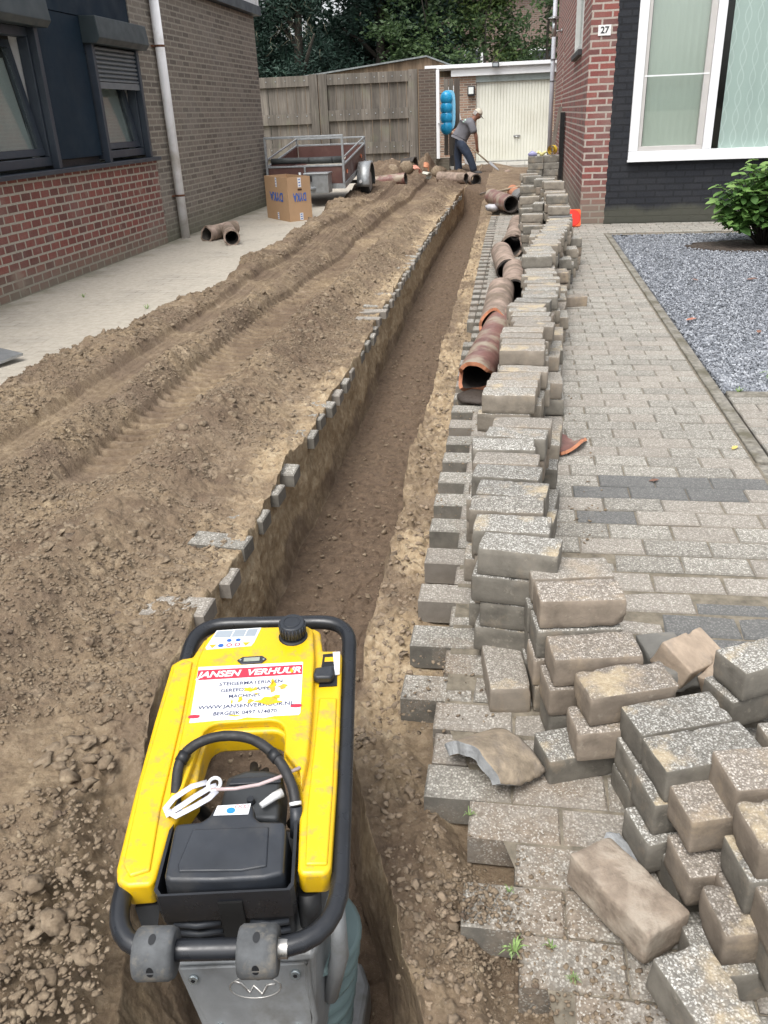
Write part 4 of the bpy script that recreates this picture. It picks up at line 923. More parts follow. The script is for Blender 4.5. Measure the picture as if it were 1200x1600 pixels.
# shed behind the fence
sh = thing('timber_shed', 'brown vertical board shed gable with grey roof edge above the gate', 'shed', (-4, 26.5, 0))
m = MB(); pts = [(-7.2, 2.36), (-2.72, 2.80), (-1.9, 2.50)]
x = -7.2
while x < -1.92:
    e = min(x + .14, -1.9); zt0 = np.interp(x, [p[0] for p in pts], [p[1] for p in pts]); zt1 = np.interp(e, [p[0] for p in pts], [p[1] for p in pts])
    m.add([(x + .004, 26.4, -.1), (e, 26.4, -.1), (e, 26.45, -.1), (x + .004, 26.45, -.1), (x + .004, 26.4, zt0 - .03), (e, 26.4, zt1 - .03), (e, 26.45, zt1 - .03), (x + .004, 26.45, zt0 - .03)], [(0, 1, 5, 4), (1, 2, 6, 5), (2, 3, 7, 6), (3, 0, 4, 7), (4, 5, 6, 7)]); x = e
part(m, 'gable', M_shed, sh)
m = MB()
for (a, b_) in ((pts[0], pts[1]), (pts[1], pts[2])):
    m.add([(a[0], 26.3, a[1] - .02), (b_[0], 26.3, b_[1] - .02), (b_[0], 30, b_[1] - .02), (a[0], 30, a[1] - .02), (a[0], 26.3, a[1] + .02), (b_[0], 26.3, b_[1] + .02), (b_[0], 30, b_[1] + .02), (a[0], 30, a[1] + .02)], [(3, 2, 1, 0), (4, 5, 6, 7), (0, 1, 5, 4), (2, 3, 7, 6), (3, 0, 4, 7), (1, 2, 6, 5)])
part(m, 'roof', simple('grey roof trim', (.2, .22, .22), .6), sh)
# neighbour's house seen through the trees
nb = thing('brick_house', 'distant brown brick house with white windows glimpsed through the trees', 'house', (-1, 44, 0))
m = MB(); m.box(-8, 6, 44, 52, -.1, 6.5); part(m, 'wall', brick_mat('far brick', (.19, .125, .10), (.14, .10, .085), (.22, .19, .16)), nb)
for (x0, x1, z0, z1) in ((-2.8, -1.9, 2.6, 4.0), (.2, 1.4, 2.4, 3.9), (-5.4, -4.2, 2.6, 4.0), (2.6, 3.7, 2.5, 3.9)):
    m = MB(); m.box(x0, x1, 43.93, 44.0, z0, z1); f = part(m, 'window', M_white, nb)
    m = MB(); m.box(x0 + .12, x1 - .12, 43.9, 43.928, z0 + .12, z1 - .12); part(m, 'pane', simple('dark pane', (.05, .055, .06), .1, bumps=0), f)
m = MB(); m.add([(-8.4, 43.5, 6.4), (6.4, 43.5, 6.4), (6.4, 48, 9.5), (-8.4, 48, 9.5), (-8.4, 52.5, 6.4), (6.4, 52.5, 6.4)], [(0, 1, 2, 3), (3, 2, 5, 4)]); part(m, 'roof', simple('dark tiles', (.09, .06, .05), .8), nb)
# leaning boards on the side wall
lb = thing('leaning_plank', 'thin pale plank leaning against the side wall of house 27', 'plank', (.5, 17.6, 0))
m = MB(); m.add([(.46, 17.5, .2), (.53, 17.5, .2), (.53, 17.53, .2), (.46, 17.53, .2), (.665, 17.6, 1.36), (.735, 17.6, 1.36), (.735, 17.63, 1.36), (.665, 17.63, 1.36)], [(3, 2, 1, 0), (4, 5, 6, 7), (0, 1, 5, 4), (1, 2, 6, 5), (2, 3, 7, 6), (3, 0, 4, 7)]); part(m, 'board', M_fence, lb)
lb = thing('black_board', 'narrow black board propped on end beside the leaning plank', 'board', (.7, 17.0, 0))
m = MB(); m.box(.66, .735, 16.35, 16.6, .1, 1.27); part(m, 'board', simple('black board', (.008, .008, .008), .8), lb)
# ================================================================== trees and bushes
def leaf_mat(name, a, b_, c_):
    m, t, b = new_mat(name); vec = ocoord(t); n = noise(t, vec, .9, 5, .7); at = t.nodes.new('ShaderNodeAttribute'); at.attribute_name = 'tone'
    f = math_(t, 'ADD', math_(t, 'MULTIPLY', n, .5), math_(t, 'MULTIPLY', at.outputs['Fac'], .5))
    c = ramp(t, f, [(.25, a), (.5, b_), (.78, c_)]); t.links.new(c, b.inputs['Base Color']); b.inputs['Roughness'].default_value = .55
    tr = t.nodes.new('ShaderNodeBsdfTranslucent'); t.links.new(c, tr.inputs[0]); mx = t.nodes.new('ShaderNodeMixShader'); mx.inputs[0].default_value = .25
    t.links.new(b.outputs[0], mx.inputs[1]); t.links.new(tr.outputs[0], mx.inputs[2]); t.links.new(mx.outputs[0], t.nodes['Material Output'].inputs[0]); return m
M_leafD = leaf_mat('dark blue green foliage', (.012, .032, .024), (.028, .062, .045), (.06, .11, .08))
M_leafM = leaf_mat('mid green foliage', (.028, .055, .02), (.055, .10, .035), (.11, .17, .06))
M_leafY = leaf_mat('light green foliage', (.05, .08, .02), (.10, .155, .04), (.20, .26, .08))
M_bark = simple('bark', (.045, .038, .03), .95, var=.4, scale=14, bumps=.6, bscale=40, bdist=.01)
def crown(name, par, mat, clumps, n, size, seed, droop=0.0, aspect=.45):
    rg = np.random.default_rng(seed); C_ = np.array(clumps, float); k = len(C_); wv = (C_[:, 3] * C_[:, 4] * C_[:, 5]) ** .6; idx = rg.choice(k, n, p=wv / wv.sum())
    # several sprigs per clump, leaves round the sprigs
    ns = max(6, n // 45); si = rg.choice(k, ns, p=wv / wv.sum()); d = rg.normal(size=(ns, 3)); d /= np.linalg.norm(d, axis=1)[:, None]
    sp = C_[si, :3] + d * C_[si, 3:6] * (rg.random(ns) ** .35)[:, None] * .95
    li = rg.integers(0, ns, n); P = sp[li] + rg.normal(size=(n, 3)) * np.array([.24, .24, .19]) * (size / .12) ** .5
    a = rg.normal(size=(n, 3)); a[:, 2] = a[:, 2] * .5 - droop; a /= np.linalg.norm(a, axis=1)[:, None]
    b_ = np.cross(a, rg.normal(size=(n, 3))); b_ /= np.linalg.norm(b_, axis=1)[:, None]
    s = size * rg.uniform(.6, 1.3, n)[:, None]; c = np.cross(a, b_) * .12
    q = np.stack([P - a * s, P - b_ * s * aspect + c * s, P + a * s, P + b_ * s * aspect + c * s], 1)
    tone = (np.sin(li * 12.9898) * 43758.5453 % 1 * .8 + rg.random(n) * .2); tone = np.repeat(tone[:, None], 4, 1)
    return npmesh(name, q.reshape(-1, 3), np.arange(n * 4).reshape(n, 4), mat, par, smooth=False, attrs={'tone': tone})
def trunk(par, x, y, h, r, seed, limbs=5, z0=-.1):
    r_ = random.Random(seed); m = MB(); pts = [(x + .12 * math.sin(i * 1.1 + seed) * i / 6, y, z0 + h * i / 6) for i in range(7)]
    m.tube(pts, [r * (1.25 - i * .15) for i in range(7)], 10)
    part(m, 'trunk', M_bark, par); lm = MB()
    for i in range(limbs):
        z = h * r_.uniform(.35, .85); a = r_.uniform(0, 6.28); L = r_.uniform(.8, 2.0); p = Vector((x, y, z)); q = p + Vector((math.cos(a) * L, math.sin(a) * L, L * .8)); lm.tube([p, p.lerp(q, .5) + Vector((0, 0, .12)), q], [r * .45, r * .3, r * .12], 7)
    part(lm, 'branches', M_bark, par)
def tree(lab, cat, x, y, clumps, mat, n, size, seed, h, r, droop=0, group=None, name='tree', aspect=.45):
    t = thing(name, lab, cat, (x, y, 0), group=group); trunk(t, x, y, h, r, seed); crown('crown', t, mat, clumps, n, size, seed, droop, aspect); return t
def cl(x, y, z0, z1, rx, n, seed, ry=1.0):
    r = random.Random(seed); return [(x + r.uniform(-rx, rx), y + r.uniform(-ry, ry), r.uniform(z0, z1), r.uniform(.55, 1.1), r.uniform(.5, .9), r.uniform(.5, 1.0)) for _ in range(n)]
tree('dense dark blue green conifer left of the trees, directly behind the house corner', 'tree', -9.6, 31, cl(-9.6, 31, .8, 6.8, 1.7, 26, 1), M_leafD, 26000, .085, 1, 6, .2, .25, name='conifer_tree', aspect=.3)
tree('dark conifer with dead straw coloured twigs, second tree from the left', 'tree', -7.3, 30.2, cl(-7.3, 30.2, 2.4, 6.8, 1.5, 20, 2), M_leafD, 20000, .085, 2, 6, .2, .3, name='conifer_tree', aspect=.3)
tree('dark bushy conifer above the shed roof ridge', 'tree', -4.9, 32, cl(-4.3, 32, 2.2, 7.2, 2.1, 32, 3), M_leafD, 28000, .085, 3, 6.5, .2, .2, name='conifer_tree', aspect=.32)
tree('dark dense conifer filling the gap behind the shed ridge', 'tree', -5.6, 33.5, cl(-5.3, 33.5, 2.5, 8, 1.9, 28, 14, .7), M_leafD, 22000, .11, 14, 7, .2, name='conifer_tree')
tree('dark yew like mass at the very back of the tree row', 'tree', -8, 35, cl(-7.6, 35, 1, 8, 3.4, 30, 4, .8), M_leafD, 22000, .12, 4, 7, .25, name='conifer_tree')
tree('mid green leafy tree just right of the dark conifers above the shed', 'tree', -3.1, 31, cl(-2.9, 31, 2.7, 7.2, 1.3, 20, 5, .7), M_leafM, 13000, .085, 5, 5, .08, group=None, name='deciduous_tree')
tree('light green open tree above the middle of the garage roof', 'tree', -1.3, 31.5, cl(-1.2, 31.5, 3.0, 7, 1.3, 13, 6, .7), M_leafY, 6500, .08, 6, 5.5, .06, name='deciduous_tree')
tree('yellowish green thin stemmed tree next to the downpipe of house 27', 'tree', .8, 32, cl(.8, 32, 2.9, 7, 1.4, 14, 7, .7), M_leafM, 6500, .085, 7, 5.5, .07, name='deciduous_tree')
tw = thing('dead_branches', 'pale dry twigs hanging in the dark conifers', 'branches', (-7.2, 29, 3.5)); r_ = random.Random(9); M_twig = simple('dry twig', (.20, .18, .12), .9)
for i in range(26):
    m = MB()
    x, z = -7.2 + r_.gauss(0, .55), 3.9 + r_.gauss(0, .45); p = Vector((x, 29.3 + r_.uniform(-.3, .3), z)); m.tube([p, p + Vector((r_.uniform(-.12, .12), 0, -.12)), p + Vector((r_.uniform(-.2, .2), 0, -.3))], [.005, .004, .002], 5); part(m, 'twig', M_twig, tw)
# hydrangea
def broad_leaf():
    v = []; f = []; n = 5
    for i in range(n + 1):
        t_ = i / n; w = math.sin(math.pi * min(1, t_ * .92 + .06)) ** .8 * .30; z = -.18 * t_ * t_ + .02
        v += [(t_, -w, z + .05), (t_, 0, z), (t_, w, z + .05)]
    for i in range(n): f += [(i * 3, i * 3 + 1, i * 3 + 4, i * 3 + 3), (i * 3 + 1, i * 3 + 2, i * 3 + 5, i * 3 + 4)]
    return np.array(v), np.array(f)
def leafy_bush(par, x, y, z0, r, h, nstem, seed, mat, size=.085):
    BV, BF = broad_leaf(); rg = random.Random(seed); Vs = []; Fs = []; tone = []; st = MB(); n = 0
    for s in range(nstem):
        a = rg.uniform(0, 6.283); e = rg.uniform(.1, 1); L = h * rg.uniform(.32, 1.02); q = Vector((x + math.cos(a) * r * e, y + math.sin(a) * r * e, z0 + L * (1 - .35 * e * e))); p = Vector((x + math.cos(a) * .06, y + math.sin(a) * .06, z0))
        mid = p.lerp(q, .55) + Vector((0, 0, .06)); st.tube([p, mid, q], [.006, .005, .003], 5)
        for j in range(4):
            c = q.lerp(mid, j * .28)
            for k in range(4 if j == 0 else 3):
                ang = k * (6.283 / (4 if j == 0 else 3)) + j * .8 + rg.uniform(-.3, .3) + s; tl = rg.uniform(-.15, .55) - (.25 if j == 0 else 0)
                Mt = Matrix.Translation(c) @ Matrix.Rotation(ang, 4, 'Z') @ Matrix.Rotation(tl, 4, 'Y') @ Matrix.Rotation(rg.uniform(-.4, .4), 4, 'X') @ Matrix.Scale(size * rg.uniform(.65, 1.2) * (.8 if j == 0 else 1.1), 4)
                Vs += [tuple(Mt @ Vector(v)) for v in BV]; Fs += (BF + n).tolist(); tv = rg.random() * .6 + (.4 if j == 0 else 0); tone += [tv] * len(BV); n += len(BV)
    part(st, 'stems', M_bark, par)
    npmesh('leaves', np.array(Vs), np.array(Fs), mat, par, attrs={'tone': np.array(tone)})
M_hyd = leaf_mat('hydrangea leaves', (.055, .125, .03), (.13, .25, .06), (.27, .40, .13))
hy = thing('hydrangea_bush', 'bright green broad leaved bush at the edge of the grey gravel', 'bush', (2.46, 9.3, 0))
leafy_bush(hy, 2.48, 9.3, -.01, .55, .86, 150, 4, M_hyd, .118)
hy2 = MB(); pts = []
m = MB(); n = 30; poly = [(2.35 + .62 * math.cos(2 * math.pi * k / n) * (1 + .12 * math.sin(k * 2.3)), 9.25 + .38 * math.sin(2 * math.pi * k / n) * (1 + .1 * math.sin(k * 1.7))) for k in range(n)]
m.prism(poly, -.028, -.004); m2 = part(m, 'planting_soil', simple('dark planting soil', (.06, .045, .035), .95, var=.5, scale=20, bumps=.9, bscale=60, bdist=.02), None); tag(m2, kind='structure')
# small weeds
def weed(x, y, z, s, seed, lab, blades=14, col=None):
    r = random.Random(seed); m = MB()
    for i in range(blades):
        a = r.uniform(0, 6.28); L = s * r.uniform(.6, 1.2); e = r.uniform(.3, 1.0); d = Vector((math.cos(a), math.sin(a), 0)); p = Vector((x, y, z)) + d * s * .1; n = Vector((-d.y, d.x, 0)) * s * .05
        q = p + d * L * e * .5 + Vector((0, 0, L * .6)); t_ = p + d * L * e + Vector((0, 0, L * (.75 - .4 * e)))
        m.add([p - n, p + n, q + n * .9, q - n * .9, t_], [(0, 1, 2, 3), (3, 2, 4)])
    o = part(m, 'grass_tuft', col or M_weed, None); tag(o, lab, 'weed')
M_weed = simple('grass blades', (.20, .30, .10), .7, var=.4, scale=50)
weed(.03, 1.045, -.08, .03, 1, 'small grass tuft at the broken paving edge nearest the camera', 26)
weed(.02, 1.17, -.07, .014, 2, 'tiny green sprig between the two nearest edge pavers', 18)
weed(.135, 1.0, -.075, .016, 3, 'pale grass sprouting at the nearest paver corner', 20)
weed(.10, 1.06, -.075, .02, 31, 'faint moss tuft beside the loose brown paver', 14)
weed(-.07, 1.36, -.07, .02, 5, 'tiny green sprout in the corner of the paving steps', 12)
weed(.56, 8.4, .0, .07, 6, 'single small weed in the far driveway joints', 16)
weed(-3.75, 6.85, .0, .05, 7, 'small weed on the dusty drive near the red brick panel', 16)
weed(-2.95, 6.35, .0, .05, 8, 'green weed on the dusty drive at the soil edge', 14)
weed(1.33, 4.42, .0, .09, 9, 'grass growing along the front edge of the gravel', 34)
weed(1.12, 4.24, .0, .04, 10, 'small weed at the corner of kerb and gravel edging', 20)
M_fall = simple('fallen leaf', (.36, .16, .11), .8, var=.3); M_fall2 = simple('brown leaf', (.19, .10, .07), .8, var=.3)
def fallen(x, y, z, s, rot, mat, lab):
    m = MB(); Mt = Matrix.Translation((x, y, z)) @ Matrix.Rotation(rot, 4, 'Z')
    v = [Mt @ Vector((a * s, b_ * s, c * s)) for a, b_, c in ((-1, 0, 0), (-.3, .42, .1), (.4, .38, .18), (1, 0, .1), (.4, -.36, .12), (-.3, -.4, .06), (0, 0, .02))]
    m.add(v, [(0, 1, 6), (1, 2, 6), (2, 3, 6), (3, 4, 6), (4, 5, 6), (5, 0, 6)], 0, True); tag(part(m, 'fallen_leaf', mat, None), lab, 'leaf')
fallen(1.17, 5.85, .008, .045, .5, M_fall, 'salmon pink fallen leaf at the kerb edge of the gravel')
fallen(1.52, 5.5, .008, .035, 1.2, M_fall2, 'brown fallen leaf on the gravel beyond the pink one')
fallen(1.9, 7.3, .008, .05, .2, M_fall2, 'dark curled leaf in the middle of the gravel')
fallen(1.45, 7.3, .008, .04, 2.2, M_fall2, 'small brown leaf on the gravel near the kerb')
fallen(1.9, 5.7, .008, .03, 2.8, M_fall, 'tiny reddish leaf at the right edge of the gravel')
fallen(.55, 3.08, .006, .022, .3, M_fall2, 'small orange brown leaf on the dark pavers')
fallen(.93, 3.45, .006, .025, .9, simple('yellow leaf', (.5, .4, .12), .8), 'yellow fallen leaf beside the kerb line')
fallen(.54, 2.17, -.03, .03, .5, M_fall2, 'dry brown leaf on the paving behind the loose bricks')
# ================================================================== loose pavers
def paver_mesh(seed, L=.21, Wd=.105, T=.08, chip=1.0):
    """worn concrete block, origin at the centre of its top face"""
    nx, ny, nz = 22, 12, 9; r = .0065
    def grid(n): return np.concatenate([[-1, -.965], np.linspace(-.90, .90, n - 3), [.965, 1]])
    gx, gy, gz_ = grid(nx), grid(ny), grid(nz); vid = {}; V = []; F = []
    def vert(i, j, k):
        key = (i, j, k)
        if key not in vid: vid[key] = len(V); V.append((gx[i] * L / 2, gy[j] * Wd / 2, gz_[k] * T / 2))
        return vid[key]
    NX, NY_, NZ = len(gx) - 1, len(gy) - 1, len(gz_) - 1
    for i in range(NX):
        for j in range(NY_): F += [(vert(i, j, NZ), vert(i + 1, j, NZ), vert(i + 1, j + 1, NZ), vert(i, j + 1, NZ)), (vert(i, j + 1, 0), vert(i + 1, j + 1, 0), vert(i + 1, j, 0), vert(i, j, 0))]
    for i in range(NX):
        for k in range(NZ): F += [(vert(i, 0, k), vert(i + 1, 0, k), vert(i + 1, 0, k + 1), vert(i, 0, k + 1)), (vert(i, NY_, k + 1), vert(i + 1, NY_, k + 1), vert(i + 1, NY_, k), vert(i, NY_, k))]
    for j in range(NY_):
        for k in range(NZ): F += [(vert(0, j, k + 1), vert(0, j + 1, k + 1), vert(0, j + 1, k), vert(0, j, k)), (vert(NX, j, k), vert(NX, j + 1, k), vert(NX, j + 1, k + 1), vert(NX, j, k + 1))]
    V = np.array(V); h = np.array([L, Wd, T]) / 2
    n1 = fbm(V[:, 0] * 40 + seed * 9, V[:, 1] * 40, V[:, 2] * 40, 4, seed)
    rr = r * (1.0 + .9 * np.maximum(0, fbm(V[:, 0] * 22, V[:, 1] * 22 + seed * 5, V[:, 2] * 22, 3, seed + 3)) * chip * 1.8)
    q = np.clip(V, -(h - rr[:, None]), h - rr[:, None]); d = V - q; ln = np.linalg.norm(d, axis=1); m = ln > 1e-9
    V[m] = q[m] + d[m] / ln[m][:, None] * np.minimum(rr[m], ln[m])[:, None]
    V += (V / np.linalg.norm(V, axis=1)[:, None]) * (n1 * .0011)[:, None]
    ch = fbm(V[:, 0] * 14 + seed * 3.3, V[:, 1] * 14, V[:, 2] * 14, 2, seed + 8); edge = ((np.abs(V) > h - .014).sum(1) >= 2)
    V -= np.sign(V) * ((edge & (ch > .38)) * (ch - .38) * .035 * chip)[:, None]
    V[:, 2] -= T / 2
    me = bpy.data.meshes.new('paver'); me.from_pydata(V.tolist(), [], F); me.polygons.foreach_set('use_smooth', [True] * len(F)); return me
PM = {}
for key, mat, k in (('a', M_paver, 5), ('g', M_paver_g, 3), ('b', M_paver_b, 4)):
    PM[key] = []
    for s in range(k):
        me = paver_mesh(hash(key) % 3 + s * 3 + (1 if key == 'a' else 50 if key == 'g' else 90), chip=1.0 + .5 * (s % 2)); me.materials.append(mat); PM[key].append(me)
def paver(label, x, y, z, yaw=0, pitch=0, roll=0, kind='a', group=None, scale=(1, 1, 1), name='paver', var=None, flip=False):
    ms = PM[kind]; o = bpy.data.objects.new(name, ms[(var if var is not None else RND.randrange(99)) % len(ms)]); COL.objects.link(o)
    o.rotation_mode = 'YXZ'; o.location = (x, y, z); o.rotation_euler = (rad(pitch), rad(roll), rad(yaw)); o.scale = scale
    return tag(o, label, 'paving brick', group)
ORD = 'first second third fourth fifth sixth seventh eighth ninth tenth eleventh twelfth thirteenth fourteenth fifteenth sixteenth seventeenth eighteenth nineteenth'.split()
def ordinal(n):
    if n <= 19: return ORD[n - 1]
    tens = {2: 'twent', 3: 'thirt', 4: 'fort', 5: 'fift', 6: 'sixt', 7: 'sevent', 8: 'eight', 9: 'ninet'}[n // 10]
    return tens + 'ieth' if n % 10 == 0 else tens + 'y-' + ORD[n % 10 - 1]
# ---- the long row of stacked pavers beside the trench: (x, y, yaw, layers, top z)
known = [(0.028, 1.894, -8.9), (0.006, 2.005, -4.3), (-0.011, 2.125, -1.7), (0.004, 2.229, -6.9), (-0.014, 2.349, -7.5), (-0.018, 2.455, -4.7), (-0.030, 2.58, 4), (0.014, 2.690, -6.5), (0.032, 2.80, -3.7),
         (.0, 2.93, 1, 2), (.01, 3.05, -2, 2), (-0.020, 3.165, -2.8), (-.01, 3.275, -1), (0.003, 3.385, -4.4), (0.038, 3.495, -3.8), (.03, 3.61, 2, 3), (.035, 3.72, -2, 3), (0.033, 3.845, -5), (0.035, 3.965, -4.1), (0.026, 4.09, -.5),
         (0.034, 4.21, -3.4), (0.092, 4.335, -6.5), (.08, 4.45, -4), (0.076, 4.57, -8), (.06, 4.69, -3), (0.055, 4.81, -12), (0.093, 4.94, -9), (0.137, 5.07, -2.6), (.13, 5.18, 1), (.15, 5.29, -2), (0.165, 5.41, 0), (0.144, 5.53, -3.5), (.17, 5.65, 3), (.13, 5.76, -2), (.16, 5.87, 2),
         (.15, 5.98, 5), (0.13, 6.09, 2, 5), (.16, 6.22, 1, 5), (.15, 6.34, 8, 5), (.14, 6.46, 6, 5)]
cols_ = []
for c in known: cols_.append((c[0], c[1] + .05, c[2], c[3] if len(c) > 3 else 4))
y = 6.66; k = 0
while y < 8.4:      # flush tops fanning out to the right
    cols_.append((.19 + (y - 6.66) * .115 + .015 * math.sin(k * 2.1), y, 3 + 2 * math.sin(k), 5)); y += .111; k += 1
for (x, y, n) in ((.37, 8.50, 5), (.375, 8.62, 6), (.36, 8.85, 7), (.365, 8.97, 7), (.345, 9.2, 7), (.36, 9.32, 7), (.35, 9.5, 8), (.33, 9.62, 8), (.25, 9.9, 8), (.27, 10.02, 8)): cols_.append((x, y, RND.uniform(-5, 5), n))
LAY = ['top', 'second', 'third', 'fourth', 'fifth', 'sixth', 'seventh', 'eighth']
GR = 'pavers of the long stacked row beside the trench'
tot = 0; hidden = MB()
for i, (x, y, yaw, n) in enumerate(cols_):
    g0 = float(gz(y)) * .4; far = y > 6.0
    xx = x
    for l in range(n):
        z = g0 + (n - l) * .0795 + .004
        jx = 0 if l == 0 else RND.uniform(-.022, .03); jy = 0 if l == 0 else RND.uniform(-.006, .006)
        nm = f'{LAY[l]} paver of the {ordinal(i + 1)} column from the near end of the long stack' if l else f'top paver of the {ordinal(i + 1)} column from the near end of the long stack'
        if l > 1 and far and not (i % 3 == 0 or y > 8.5 and l < 4): continue
        kd = RND.choices('agb', (6, 2, 2))[0]
        if i in (0, ): kd = 'g'
        if i == 6 and l == 0: kd = 'g'
        if l == 0: kd = RND.choice('aaaag') if kd != 'g' else 'g'
        paver(nm, x + jx, y + jy, z, yaw + (RND.uniform(-2, 2) if l else 0), RND.uniform(-1.5, 1.5) if l == 0 else 0, RND.uniform(-1.2, 1.2) if l == 0 else 0, kd, GR)
        tot += 1
# second, lower row leaning against the right side of the stack
GR2 = 'low pavers along the right side of the long stack'
low = [(.105, 2.72, 82, 1), (.15, 3.36, 88, 1), (.165, 3.50, 86, 1), (.18, 3.95, 90, 2), (.185, 4.10, 88, 1), (.19, 4.42, 85, 2), (.20, 4.56, 90, 2), (.225, 4.9, 88, 2), (.23, 5.05, 92, 1), (.26, 5.35, 90, 2), (.27, 5.6, 84, 2), (.285, 5.9, 90, 2), (.30, 6.2, 88, 2), (.31, 6.45, 92, 3), (.33, 6.75, 88, 2), (.37, 7.05, 90, 3), (.41, 7.3, 86, 2), (.45, 7.6, 90, 3), (.49, 7.95, 88, 2), (.52, 8.25, 90, 3)]
for i, (x, y, yaw, n) in enumerate(low):
    for l in range(n):
        paver(f'{"upper" if l == n - 1 and n > 1 else "lower" if l == 0 else "middle"} end on paver, {ordinal(i + 1)} low pile along the right flank of the stack', x + RND.uniform(-.008, .008), y, .082 + l * .08 + float(gz(y)), yaw, RND.uniform(-2, 2), RND.uniform(-2, 2), RND.choice('aagb'), GR2)
paver('single paver lying askew on the driveway right of the far stack', .40, 6.35, .075, 14, 0, 0, 'b', None)
paver('dark paver on edge in the driveway close to the askew one', .30, 6.62, .08, 70, 0, 0, 'g', None)
# left companion columns towards the far end
GR3 = 'darker pavers piled left of the far stack'
for i, (x, y, yaw, n) in enumerate([(.15, 7.85, 84, 4), (.16, 8.12, 90, 4), (.13, 8.55, 5, 4), (.12, 8.80, -6, 5), (.20, 9.05, 84, 6), (.10, 9.35, 12, 5), (.11, 9.75, 4, 6), (.10, 10.15, 0, 7), (.12, 10.5, 5, 8), (.10, 10.9, 3, 8)]):
    for l in range(n):
        if l < n - 3: continue
        paver(f'{("top", "second", "third")[n - 1 - l]} paver of the {ordinal(i + 1)} dark pile left of the far stack', x + RND.uniform(-.015, .015), y, .08 + l * .0795, yaw + RND.uniform(-4, 4), 0, 0, RND.choice('gga'), GR3)
for i, (x, y) in enumerate([(.18, 11.6), (.37, 11.63), (.2, 11.73), (.38, 11.74)]):
    for l in range(10):
        if l < 5: continue
        paver(f'dark wet looking paver, layer {ORD[9 - l]} from the top, {("front left", "front right", "rear left", "rear right")[i]} of the farthest high stack', x + RND.uniform(-.01, .01), y, .08 + l * .0795, RND.uniform(-3, 3), 0, 0, 'g', 'pavers of the high stack near the garage', scale=(.93, 1, 1))
m = MB()
for (a, b_, c, d, e) in ((.05, .28, 9.4, 10.9, .36), (.1, .45, 11.55, 11.78, .44), (.26, .42, 8.8, 10.0, .31), (.12, .24, 6.1, 8.4, .22)): m.box(a, b_, c, d, 0, e)
# core of the stack: lowest layers that the row in front hides
core = part(m, 'stack_core', M_paver_g, None); tag(core, 'lowest hidden layers of stacked grey pavers inside the far piles', 'paving bricks', kind='stuff')
tp = thing('tape_roll', 'roll of yellow tape standing on the farthest high paver stack', 'tape', (.38, 11.6, .80))
m = MB(); m.tube([(.37, 11.58, .862), (.40, 11.63, .862)], .055, 20, cap=False); m.tube([(.37, 11.58, .862), (.40, 11.63, .862)], .03, 16, cap=False); part(m, 'roll', simple('yellow tape', (.55, .38, .03), .5, var=.25, scale=30), tp)
tp = thing('crumpled_ribbon', 'crumpled pale yellow ribbon lying on the farthest high paver stack', 'ribbon', (.26, 11.6, .80))
m = MB(); m.tube([(.2 + .016 * i, 11.6 + .02 * math.sin(i * 2), .812 + .02 * math.sin(i * 1.3) + .012) for i in range(8)], [.012, .02, .014, .022, .013, .02, .015, .008], 7); part(m, 'ribbon', simple('pale yellow plastic', (.6, .55, .25), .5), tp)
tp = thing('plastic_bag', 'small lilac grey plastic bag on the left end of the high paver stack', 'bag', (.14, 11.6, .80))
m = MB(); m.tube([(.09, 11.6, .812), (.13, 11.58, .827), (.19, 11.6, .812)], [.018, .035, .02], 9); part(m, 'bag', simple('lilac plastic', (.3, .3, .5), .4), tp)
# ---- the near pile of pavers at the right: (label, x, y, z, yaw, pitch, roll, kind)
GP = 'loose pavers of the near pile'
near = [
 ('pale paver, rear one of the two topmost beside the stack', .155, 1.912, .259, 8.9, .5, 0, 'a'),
 ('large faced pale paver, front one of the two topmost beside the stack', .174, 1.797, .262, 8.3, -.4, 0, 'b'),
 ('brown sided paver one step below the two topmost pavers', .205, 1.677, .183, 10.8, .5, 0, 'b'),
 ('brown sided paver set askew with its chipped white corner facing the lens', .270, 1.575, .168, 18.2, .6, -.6, 'b'),
 ('grey aggregate paver just right of the brown askew one', .366, 1.488, .150, 18.4, -2, -1.4, 'g'),
 ('big grey aggregate paver in the centre of the pile', .390, 1.341, .191, 18.4, -1.7, -2.2, 'g'),
 ('low dark sided paver at the left foot of the pile', .186, 1.556, .0, 19.6, -.2, -1.0, 'g'),
 ('brown paver under the askew chipped one', .254, 1.545, .085, 12, -.6, -1.3, 'b'),
 ('brown aggregate paver below the central grey ones', .429, 1.248, .157, 15.8, -.5, -1.2, 'b'),
 ('pinkish brown paver high at the right edge of the pile', .505, 1.263, .222, 13.2, 1.2, .3, 'b'),
 ('pinkish brown paver nearest the lens on the top right', .513, 1.125, .235, 12.4, 1.5, -1.5, 'b'),
 ('brown paver two steps below the central grey paver', .431, 1.204, .062, 14.1, .5, .2, 'b'),
 ('low weathered paver near the bottom right of the pile', .468, 1.078, .075, 12.7, 1.6, .1, 'b'),
 ('tall grey paver at the lower right frame edge', .532, 1.045, .145, 9.5, .8, 0, 'b'),
 ('dark sided aggregate paver at the right frame edge behind the pile', .60, 1.70, .175, 28, -.9, .3, 'g'),
 ('lower dark paver under the right edge aggregate one', .585, 1.70, .092, 27, 0, 0, 'g'),
 ('short aggregate paver end at the right frame edge', .66, 1.50, .105, 10.7, -3, -.3, 'a'),
]
for (lab, x, y, z, yw, p, r, kd) in near: paver(lab, x, y, z, yw, p, r, kd, None)
